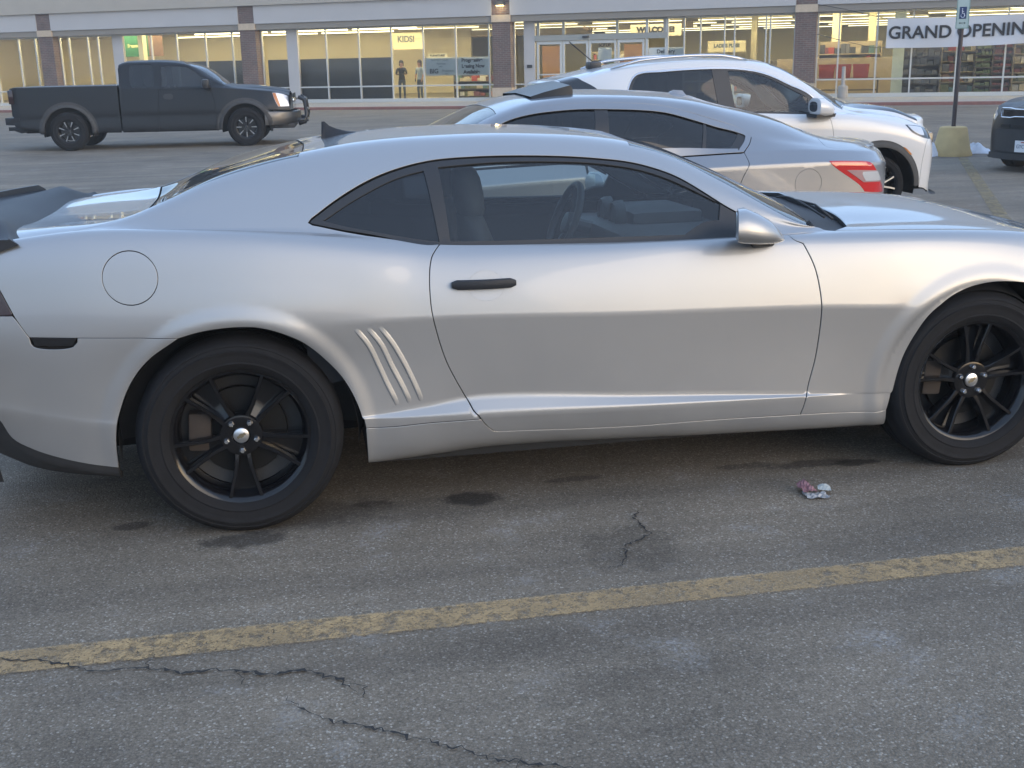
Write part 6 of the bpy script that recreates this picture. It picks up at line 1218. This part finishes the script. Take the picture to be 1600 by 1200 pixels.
# ---- writing and boards in the windows
def board(name, label, cat, u0, u1, z0, z1, y, m, words, th=.02, group=None):
    """flat board seen through the glass; words = [(text, relative x, relative z, height, material, bold, width factor)]"""
    a0, c0 = deep(u0, z0, y); a1, c1 = deep(u1, z1, y)
    root = Matrix.Rotation(ST_RZ, 4, 'Z'); p = Vector(ST_O)+root @ Vector(((a0+a1)/2, y, c0))
    W_, H_ = a1-a0, c1-c0; b = MB()
    if m: b.box(-W_/2, W_/2, 0, th, 0, H_)
    o = b.build(name, m) if m else bpy.data.objects.new(name, None)
    if not m: COL.objects.link(o)
    o.location = p; o.rotation_euler[2] = ST_RZ; tag(o, label, cat, group)
    for s, rx, rz_, h, mm, bold, wf in words: text('lettering', s, h*H_, mm, o, (rx*W_, -.012, rz_*H_), bold=bold, sx=wf)
    return o
board('hanging_sign', 'pale hanging board reading KIDS! high behind the glass', 'sign', 4.62, 6.05, 2.22, 2.88, 6, M_WALLI, [('KIDS!', -.06, .60, .52, M_INKG, .012, .95)])
board('window_poster', 'white handwritten poster with the big word BIG, two windows left of the pier', 'poster', 6.07, 7.43, 1.14, 1.86, .03, M_PAPER, [('PROTECT YOUR', -.03, .86, .14, M_INKG, 0, 1), ('Purchase', .02, .66, .15, M_INKG, 0, 1), ('with', .0, .50, .12, M_INKG, 0, 1), ('BIG', -.22, .24, .36, M_INK, .002, 1), ('Protection', .24, .26, .17, M_INKG, 0, 1), ('Plan', .2, .08, .12, M_INKG, 0, 1)])
board('paper_sign', 'small pale sign lettered FURNITURE above the BIG poster', 'sign', 6.2, 7.05, 1.86, 2.02, .6, M_WALLI, [('FURNITURE!', 0, .5, .75, M_INK, .002, 1)])
board('window_poster', 'white handwritten poster of three bold black lines directly beside the brick pier', 'poster', 7.49, 8.87, 1.13, 1.86, .03, M_PAPER, [('Progressive', -.03, .82, .27, M_INK, .008, 1), ('Leasing Now', .0, .50, .27, M_INK, .008, .96), ('Available', -.05, .18, .27, M_INK, .008, 1)])
board('hanging_sign', 'hanging letters reading WELCOME! above the entrance doors', 'sign', 14.75, 16.75, 2.48, 2.92, 4, mat('pale_board', (.60, .56, .42), .8), [('WELCOME!', 0, .52, .62, M_INK, .02, 1.06)])
board('window_poster', 'grey handwritten poster reading Delivery OPTIONS right of the entrance', 'poster', 15.47, 16.84, 1.35, 2.05, .03, M_PAPER, [('Delivery', .0, .78, .30, M_INK, .004, 1), ('OPTIONS', .02, .50, .26, M_INK, .004, 1)])
board('hanging_sign', 'pale board reading LADIES PLUS! deep inside the shop', 'sign', 17.78, 19.22, 1.82, 2.24, 8, M_WALLI, [('LADIES PLUS!', 0, .55, .42, M_INKG, .014, .95)])
board('hanging_sign', 'green board reading Seasonal with a brown strip at its right', 'sign', -8.85, -7.3, 2.2, 3.1, 3, M_GRN, [('Seasonal', .04, .52, .24, M_YTX, .008, 1)])
board('picture_board', 'brown and grey picture board right of the green Seasonal board', 'board', -7.3, -6.55, 2.2, 3.08, 3, mat('brown_picture', (.20, .12, .08), .8, noise=.7, nscale=3), [])
board('door_poster', 'round white poster low on the third sliding door under letters reading SCRUB', 'poster', 13.45, 14.0, 1.62, 2.1, .05, mat('pale_blue_poster', (.52, .56, .58), .8), [('SCRUB', 0, 1.18, .34, M_INK, .006, 1)])
board('orange_panel', 'orange brown display board behind the leftmost sliding door', 'board', 11.15, 11.9, .4, 2.2, .9, M_ORG, [])
board('orange_panel', 'orange brown display board behind the rightmost sliding door', 'board', 14.5, 15.3, .4, 2.2, .9, M_ORG, [])
board('transom_notice', 'lettered notice hanging in the transom over the doors', 'sign', 12.15, 14.1, 2.72, 3.02, 1.2, None, [('Big Lots', 0, .45, .55, mat('brown_letters', (.30, .20, .10), .8), .004, 1)])

# ---- goods and people inside
def local_to_world(u, y, z=0):
    return Vector(ST_O)+Matrix.Rotation(ST_RZ, 3, 'Z') @ Vector((u, y, z))
def shelf_unit(label, u, y, wd, h, levels, cols, group, boardm, seed):
    r = random.Random(seed); t = thing('shelf_unit', label, 'shelf', local_to_world(u, y, .1), ST_RZ, group)
    b = MB(); b.box(-wd/2, wd/2, .45, .48, 0, h); b.build('back_panel', boardm, t)
    for s in (-1, 1): b = MB(); b.box(s*wd/2-.02, s*wd/2+.02, 0, .5, 0, h); b.build('upright', boardm, t)
    for k in range(levels): z = .08+k*(h-.1)/levels; b = MB(); b.box(-wd/2+.02, wd/2-.02, 0, .45, z, z+.035); b.build('shelf', boardm, t)
    mb = MB(); mi = 0
    for k in range(levels):
        z = .08+k*(h-.1)/levels+.036; x = -wd/2+.03; gap = (h-.1)/levels-.06
        while x < wd/2-.12:
            w_ = r.uniform(.12, .3); hh = gap*r.uniform(.45, .95); w_ = min(w_, wd/2-.03-x); mb.box(x, x+w_-.012, .03+r.random()*.05, .42, z, z+hh, mi=r.randrange(len(cols)), bev=.01); x += w_
    g = mb.build('goods', cols, t); g['kind'] = 'stuff'
    return t
mm = lambda n, c: mat(n, c, .6)
GREYS = [mm('goods_grey', (.05, .055, .06)), mm('goods_slate', (.08, .085, .095)), mm('goods_ash', (.12, .12, .125))]
MIXD = [mm('goods_red', (.30, .05, .035)), mm('goods_olive', (.12, .13, .06)), mm('goods_maroon', (.14, .045, .05)), mm('goods_cream', (.42, .36, .25)), mm('goods_teal', (.07, .14, .14)), mm('goods_brown', (.16, .09, .05)), mm('goods_white', (.5, .48, .42))]
GREEN = [mm('goods_sage', (.13, .16, .09)), mm('goods_green', (.09, .13, .07))]; MAR = [mm('goods_wine', (.16, .045, .05)), mm('goods_plum', (.13, .05, .06))]
M_SHB = mm('shelf_board', (.34, .28, .18)); M_SHD = mm('shelf_dark', (.09, .08, .07))
gs = 'shelves of goods behind the shop windows'
shelf_unit('dark shelf stacked with grey folded bedding, right of the pale post', 25.55, .9, 1.4, 1.75, 5, GREYS, gs, M_SHD, 1)
shelf_unit('shelf of mixed small goods right of the grey bedding', 26.9, 1.1, 1.2, 1.95, 5, MIXD+GREYS, gs, M_SHB, 2)
shelf_unit('shelf of sage green packets left of the wine red packets', 27.75, 1.0, .6, 1.85, 8, GREEN, gs, M_SHD, 3)
shelf_unit('shelf of wine red packets under the right end of the banner', 28.4, 1.0, .65, 1.9, 8, MAR, gs, M_SHD, 4)
shelf_unit('tall shelf of mixed bright goods at the right edge of the photo', 29.6, 1.4, 1.6, 2.1, 6, MIXD, gs, M_SHB, 5)
shelf_unit('shelf of mixed goods just right of the last brick pier, above the red bins', 22.9, 3.6, 2.4, 2.05, 4, MIXD+GREYS, gs, M_SHB, 6)
shelf_unit('low shelf of mixed goods behind the second sliding door', 12.5, 7, 2.6, 1.9, 5, MIXD, gs, M_SHB, 7)
shelf_unit('low shelf of mixed goods behind the third sliding door', 14.0, 8, 2.2, 1.9, 5, MIXD, gs, M_SHB, 8)
shelf_unit('long low shelf of dark goods beneath the LADIES PLUS! board', 18.2, 6.5, 5.5, 1.35, 3, GREYS+MIXD, gs, M_SHD, 9)
shelf_unit('low shelf with yellow and red goods under the two handwritten posters', 7.4, 3.2, 2.6, 1.05, 3, MIXD, gs, M_SHD, 10)
for i, (u, nm) in enumerate(((22.2, 'leftmost'), (22.8, 'middle'), (23.45, 'rightmost'))):
    b = MB(); b.loft([[(-.26, -.2, .0), (.26, -.2, .0), (.26, .2, .0), (-.26, .2, 0)], [(-.29, -.23, .5), (.29, -.23, .5), (.29, .23, .5), (-.29, .23, .5)], [(-.27, -.21, .5), (.27, -.21, .5), (.27, .21, .5), (-.27, .21, .5)], [(-.24, -.18, .05), (.24, -.18, .05), (.24, .18, .05), (-.24, .18, .05)]], smooth=False)
    b.box(-.30, .30, -.24, -.22, .44, .51); o = b.build('storage_bin', MIXD[0] if False else MATS['goods_red']); o.location = local_to_world(u, .8, .78); o.rotation_euler[2] = ST_RZ
    tag(o, f'{nm} of three red plastic bins on a ledge behind the glass', 'bin', 'red bins behind the glass')
b = MB(); b.box(-1.3, 1.3, -.3, .3, .70, .76); b.box(-1.25, -1.2, -.28, .28, 0, .7); b.box(1.2, 1.25, -.28, .28, 0, .7); b.box(-1.2, 1.2, -.25, .25, .3, .34); tb = b.build('display_table', M_SHD); tb.location = local_to_world(22.85, .8, 0.02); tb.rotation_euler[2] = ST_RZ; tag(tb, 'dark table under the three red bins', 'table')

def person(name, label, loc, rz, pose, cols, hair_len=.06):
    """standing figure grown from a jointed skeleton; pose gives the arm angles"""
    J = {'pel': (0, 0, .93), 'wai': (0, .01, 1.08), 'che': (0, .0, 1.28), 'nk': (0, .0, 1.45), 'hd0': (0, -.02, 1.53), 'hd': (0, -.025, 1.63), 'top': (0, -.01, 1.70)}
    E = [('pel', 'wai'), ('wai', 'che'), ('che', 'nk'), ('nk', 'hd0'), ('hd0', 'hd'), ('hd', 'top')]
    Rr = {'pel': .145, 'wai': .125, 'che': .145, 'nk': .058, 'hd0': .062, 'hd': .088, 'top': .06}
    for s, sn in ((-1, 'l'), (1, 'r')):
        fx, fz = pose[sn]
        J.update({'sh'+sn: (s*.17, .0, 1.40), 'el'+sn: (s*.23, .02-.1*fx, 1.13+.03*fx), 'wr'+sn: (s*(.22-.12*fx), -.28*fx, .90+.28*fz), 'ha'+sn: (s*(.21-.14*fx), -.36*fx, .83+.35*fz), 'hi'+sn: (s*.09, 0, .88), 'kn'+sn: (s*.10, -.02, .49), 'an'+sn: (s*.105, .01, .09), 'to'+sn: (s*.115, -.13, .035)})
        Rr.update({'sh'+sn: .062, 'el'+sn: .042, 'wr'+sn: .030, 'ha'+sn: .034, 'hi'+sn: .085, 'kn'+sn: .058, 'an'+sn: .042, 'to'+sn: .035})
        E += [('che', 'sh'+sn), ('sh'+sn, 'el'+sn), ('el'+sn, 'wr'+sn), ('wr'+sn, 'ha'+sn), ('pel', 'hi'+sn), ('hi'+sn, 'kn'+sn), ('kn'+sn, 'an'+sn), ('an'+sn, 'to'+sn)]
        for q in range(5):
            a = (q-2)*.018; h = Vector(J['ha'+sn]); d = (h-Vector(J['wr'+sn])).normalized(); L_ = (.05, .075, .085, .08, .06)[q]
            f1 = h+Vector((0, a, 0))+d*.04; f2 = h+Vector((-s*.01, a*1.1, 0))+d*(.04+L_)
            if q == 0: f1 = h+Vector((-s*.025, -.03, 0)); f2 = h+Vector((-s*.03, -.045, 0))+d*.045
            J[f'f{q}a'+sn] = tuple(f1); J[f'f{q}b'+sn] = tuple(f2); Rr[f'f{q}a'+sn] = .011; Rr[f'f{q}b'+sn] = .008; E += [('ha'+sn, f'f{q}a'+sn), (f'f{q}a'+sn, f'f{q}b'+sn)]
    ks = list(J); ix = {k: i for i, k in enumerate(ks)}
    me = bpy.data.meshes.new(name); me.from_pydata([J[k] for k in ks], [(ix[a], ix[b_]) for a, b_ in E], []); o = bpy.data.objects.new(name, me); COL.objects.link(o)
    md = o.modifiers.new('skin', 'SKIN'); md.use_smooth_shade = True
    for k, i in ix.items():
        sv = me.skin_vertices[0].data[i]; r = Rr[k]; sv.radius = (r, r*(.72 if k in ('pel', 'wai', 'che') else 1)); sv.use_root = k == 'pel'
    o.modifiers.new('sub', 'SUBSURF').levels = 1
    dg = bpy.context.evaluated_depsgraph_get(); m2 = bpy.data.meshes.new_from_object(o.evaluated_get(dg)); bpy.data.objects.remove(o)
    m2.materials.clear(); o = link(name, m2, [cols['skin'], cols['top'], cols['legs'], cols['shoe']])
    for p in m2.polygons:
        c = p.center; arm = abs(c.x) > .14 and c.z < 1.36
        p.material_index = 3 if c.z < .075 else 2 if (c.z < .95 and not (abs(c.x) > .17)) else 1 if (c.z < 1.44 and not (arm and c.z < 1.16)) else 0
        p.use_smooth = True
    b = MB(); b.lathe([(0, .115), (.06, .10), (.093, .05), (.100, 0), (.098, -.04)], Matrix.Translation((0, .012, 1.645)), n=20)
    b.loft([[(.098*math.cos(a), .012+.098*math.sin(a)*1.0, 1.645) for a in np.linspace(rad(-15), rad(195), 14)], [(.10*math.cos(a), .02+.09*math.sin(a), 1.645-hair_len-.08) for a in np.linspace(rad(-5), rad(185), 14)]], closed=False, cap=False)
    b.build('hair', cols['hair'], o, auto=60)
    b = MB()
    for s in (-1, 1): b.lathe([(.0, .006), (.011, 0), (0, -.006)], Matrix.Translation((s*.033, -.108, 1.635)), n=8)
    b.build('eyes', M_INK, o); b = MB(); b.loft([[(-.008, -.10, 1.64), (.008, -.10, 1.64), (0, -.108, 1.64)], [(-.017, -.10, 1.60), (.017, -.10, 1.60), (0, -.132, 1.598)]]); b.box(-.024, .024, -.113, -.1, 1.565, 1.573); b.build('nose_and_mouth', cols['skin'], o)
    o.location = loc; o.rotation_euler[2] = rz; tag(o, label, 'person'); return o
SKIN = mm('skin_tone', (.34, .19, .13)); HAIR = mm('dark_hair', (.015, .012, .01)); JEAN = mm('denim', (.05, .07, .10)); SHOE = mm('dark_shoe', (.02, .02, .02))
u, z = deep(4.98, 1, 1.6); person('person', 'person in a dark top with raised arms, inside left of the BIG poster', local_to_world(u, 1.6, .05), ST_RZ+.25, {'l': (.75, .9), 'r': (.8, 1.0)}, dict(skin=SKIN, top=mm('black_top', (.02, .022, .025)), legs=JEAN, shoe=SHOE, hair=HAIR))
u, z = deep(5.80, 1, 1.9); person('person', 'long haired person in a pale blue top half hidden by the BIG poster', local_to_world(u, 1.9, .05), ST_RZ-.4, {'l': (.3, .3), 'r': (.25, .1)}, dict(skin=SKIN, top=mm('pale_blue_top', (.28, .34, .40)), legs=JEAN, shoe=SHOE, hair=mm('long_dark_hair', (.02, .014, .012))), hair_len=.2)

# ---- pavement, kerb, bollard, banner
sw = MB(); sw.box(-45, 50, -5.2, .06, -.2, .1); o = sw.build('sidewalk', M_CURB); o.location = ST_O; o.rotation_euler[2] = ST_RZ; o['kind'] = 'structure'
sw = MB(); sw.box(-45, 50, -5.36, -5.203, -.2, .104, bev=.02); o = sw.build('kerb', M_CURBR); o.location = ST_O; o.rotation_euler[2] = ST_RZ; o['kind'] = 'structure'
p0 = local_to_world(10, -6.2); p1 = local_to_world(45, -6.2); stripe('lane_line', p0[:2], p1[:2], .12, M_WHL)
bl = MB(); bl.lathe([(0, 1.12), (.055, 1.12), (.07, 1.10), (.07, .50), (.10, .46), (.17, .43), (.185, .39), (.185, .02), (0, .02)], n=28); o = bl.build('bollard', M_CURB, auto=40); o.location = local_to_world(22.9, -1.0, .1)
tag(o, 'pale concrete post on a thick round foot, on the pavement before the windows', 'bollard')
def banner():
    t = thing('banner', 'white vinyl banner reading GRAND OPENING tied in front of the right windows', 'banner', local_to_world(24.3, -.55, 0), ST_RZ)
    nx, nz = 60, 10; V = []; F = []; W_ = 5.35
    def bz(s, k):
        z0 = 1.83+.02*s*W_*.9; z1 = 2.855+.008*s*W_
        sag = .05*math.sin(math.pi*s); return z0+(z1-z0)*k-sag*(.6+.4*(1-k))
    def by(s, k): return .022*math.sin(9*s+3*k)+.03*math.exp(-((s-.03)**2)/.01)*(k-.5)+.016*math.sin(23*s*(1-k*.4))
    for i in range(nx+1):
        for j in range(nz+1): s, k = i/nx, j/nz; V.append((s*W_, by(s, k), bz(s, k)))
    F = [(i*(nz+1)+j, (i+1)*(nz+1)+j, (i+1)*(nz+1)+j+1, i*(nz+1)+j+1) for i in range(nx) for j in range(nz)]
    c = meshobj('cloth', V, F, M_BAN, t, smooth=True)
    for s, x in (('GRAND', 1.13), ('OPENING', 3.72)):
        o = text('lettering', s, .60, M_INK, c, (0, 0, 0), (0, 0, 0), depth=.004, bold=.014, space=1.02)
        me = o.data; o.scale = (1, 1, 1); xs = [v.co.x for v in me.vertices]; w0 = max(xs)-min(xs); tw = 2.12 if s == 'GRAND' else 2.66
        for v in me.vertices:
            lx = x+v.co.x*tw/w0; u_ = lx/W_; k = .5+v.co.y/1.0; yy = v.co.z; v.co = (lx, by(u_, k)-.026-yy, bz(u_, .5)+v.co.y)
    for nm, pts in (('rope', [(-2.45, 0, 2.38), (-1.5, 0, 2.12), (-.5, 0, 1.87), (0, 0, 1.84)]), ('rope', [(-2.45, 0, 3.42), (-1.5, 0, 3.22), (0, 0, 2.84)]), ('rope', [(W_, 0, 1.95), (8.4, 0, 2.3)]), ('rope', [(W_, 0, 2.88), (8.4, 0, 3.3)])):
        b = MB(); b.tube(pts, .012, 5); b.build(nm, M_TRIM, t)
banner()

# ================================================================ sign post in its concrete foot
sp = thing('parking_sign', 'accessible parking sign on a dark pole set in a yellowed concrete foot', 'sign', (10.88, 13.36, 0), ST_RZ)
M_CONE = mat('yellowed_concrete', (.44, .32, .15), .9, noise=.25, nscale=6, bump=.4, bscale=30)
b = MB(); b.lathe([(0, .465), (.17, .465), (.205, .455), (.215, .44), (.29, .10), (.325, .02), (.325, 0)], n=40); b.build('concrete_foot', M_CONE, sp, auto=40)
b = MB(); b.lathe([(.034, 2.72), (.034, .4)], n=16); b.lathe([(0, 2.72), (.034, 2.72)], n=16); b.build('pole', mat('rust_brown_pole', (.045, .032, .03), .6, noise=.3, nscale=9), sp)
b = MB(); b.box(-.098, .098, -.045, -.039, 1.98, 2.66, bev=.002); pl = b.build('sign_plate', mat('sign_white_green', (.36, .44, .41), .4), sp)
M_ISA = mat('sign_blue', (.012, .03, .10), .4); M_SGR = mat('sign_green_border', (.06, .16, .12), .4); M_SW = mat('symbol_white', (.6, .65, .75), .5)
b = MB(); b.box(-.053, .053, -.049, -.046, 2.13, 2.31); b.build('blue_square', M_ISA, pl)
b = MB()
for x0, x1, z0, z1 in ((-.093, .093, 1.986, 1.992), (-.093, .093, 2.648, 2.654), (-.093, -.087, 1.992, 2.648), (.087, .093, 1.992, 2.648)): b.box(x0, x1, -.048, -.0455, z0, z1)
b.build('border', M_SGR, pl)
b = MB(); Mx = Matrix.Rotation(rad(90), 4, 'X')
b.tube([(.028*math.cos(a)-.002, -.051, 2.178+.028*math.sin(a)) for a in np.linspace(rad(150), rad(385), 14)], .005, 6); b.tube([(-.012, -.051, 2.262), (-.012, -.051, 2.212), (.016, -.051, 2.212), (.026, -.051, 2.175), (.036, -.051, 2.178)], .0055, 6); b.tube([(-.012, -.051, 2.238), (.012, -.051, 2.238)], .0045, 6)
b.lathe([(0, .003), (.009, 0), (0, -.003)], Matrix.Translation((-.012, -.051, 2.278)) @ Mx, n=10); b.build('wheelchair_symbol', M_SW, pl)
for s, z, h in (('RESERVED', 2.60, .042), ('PARKING', 2.545, .042), ('STATE PERMIT', 2.47, .026), ('REQUIRED', 2.43, .026)): text('lettering', s, h, M_SGR, pl, (0, -.047, z), depth=.001)
b = MB(); b.box(-.03, .03, -.048, -.0455, 2.062, 2.070)
for s in (-1, 1): b.prism([(s*.03, -.014), (s*.05, 0), (s*.03, .014)], 0, .003, Matrix.Translation((0, -.0455, 2.066)) @ Mx)
b.build('arrow', M_INK, pl); b = MB()
for z in (2.02, 2.62): b.lathe([(0, .003), (.008, .002), (.008, 0)], Matrix.Translation((0, -.047, z)) @ Mx, n=10); b.build('bolt', M_ALU, pl); b = MB()
b.bm.free()
# snow left at the foot and on the lot
M_SNOW = mat('dirty_snow', (.62, .65, .70), .85, noise=.2, nscale=9)
def snow(label, x, y, a, c, h, seed, rz=0):
    r = np.random.default_rng(seed); n, k = 26, 7; V = [(0, 0, h)]; F = []; ph = r.uniform(0, 6, 5)
    for j in range(1, k+1):
        for i in range(n):
            t = 2*math.pi*i/n; rr = j/k*(1+.22*math.sin(3*t+ph[0])+.15*math.sin(5*t+ph[1])+.1*math.sin(9*t+ph[2])); V.append((a*rr*math.cos(t), c*rr*math.sin(t), max(.001, h*(1-(j/k)**1.6)*(1+.35*math.sin(7*t+ph[3]+j)))))
    for i in range(n): F.append((0, 1+i, 1+(i+1) % n))
    for j in range(k-1):
        for i in range(n): F.append((1+j*n+i, 1+(j+1)*n+i, 1+(j+1)*n+(i+1) % n, 1+j*n+(i+1) % n))
    o = meshobj('snow_patch', V, F, M_SNOW, smooth=True); o.location = (x, y, .003); o.rotation_euler[2] = rz; tag(o, label, 'snow'); return o
snow('lumpy heap of old snow right of the concrete foot', 11.42, 13.55, .26, .16, .14, 1, -.3)
snow('thin sheet of ice trailing away from the snow heap', 11.72, 13.45, .22, .12, .04, 5, -.2)
snow('small white snow wedge left of the concrete foot', 10.44, 13.3, .16, .12, .20, 2)
snow('flat streak of snow on the lane near the kerb below the KIDS! board', 3.6, 41.0, .9, .35, .05, 3, -.5)
snow('thin streak of snow further along the kerb, right of the other lane streak', 5.6, 41.6, .9, .25, .04, 4, -.5)
# crumpled wrapper near the front wheel
def litter():
    M_PINK = mat('red_wrapper', (.22, .10, .11), .5, noise=.35, nscale=60, coat=.4); M_SIL = mat('crumpled_foil', (.28, .28, .28), .45, metal=.2, noise=.3, nscale=70); M_WP = mat('white_label', (.38, .40, .38), .6)
    t = thing('litter_wrapper', 'crumpled pink and silver food wrapper with a white flap on the asphalt', 'wrapper', (2.105, -.125, .004), rad(8))
    r = np.random.default_rng(4)
    def sheet(nm, quad, m, amp, n=9, zoff=0, lift=0):
        q = np.array(quad, float); V = []; F = []
        for i in range(n):
            for j in range(n):
                s, k = i/(n-1), j/(n-1); p = q[0]*(1-s)*(1-k)+q[1]*s*(1-k)+q[2]*s*k+q[3]*(1-s)*k
                V.append((p[0], p[1], max(.001, zoff+lift*s*(1-s)*4*k+abs(r.normal(0, amp)))))
        F = [(i*n+j, (i+1)*n+j, (i+1)*n+j+1, i*n+j+1) for i in range(n-1) for j in range(n-1)]
        return meshobj(nm, V, F, m, t)
    sheet('foil_base', [(-.045, -.04), (.035, -.065), (.045, -.01), (-.035, .02)], M_SIL, .006)
    sheet('pink_sleeve', [(-.042, -.005), (.015, -.015), (.02, .055), (-.03, .07)], M_PINK, .006, zoff=.012, lift=.022)
    sheet('white_flap', [(.02, -.005), (.06, -.035), (.08, .005), (.04, .03)], M_WP, .0015, zoff=.016, lift=.01)
litter()

# thin haze added for the milky glare of the lens: one closed box of even pale air round the camera and the whole lot
b = MB(); b.box(-252, 252, -252, 252, -1.2, 9.6); hz = b.build('haze', None); hz['kind'] = 'stuff'
hm = bpy.data.materials.new('glare_haze'); hm.use_nodes = True; ht = hm.node_tree; ht.nodes.clear()
pv = ht.nodes.new('ShaderNodeVolumePrincipled'); pv.inputs['Color'].default_value = (.95, .92, .87, 1); pv.inputs['Density'].default_value = .0018; pv.inputs['Anisotropy'].default_value = .3
ho = ht.nodes.new('ShaderNodeOutputMaterial'); ht.links.new(pv.outputs[0], ho.inputs['Volume']); hz.data.materials.append(hm)
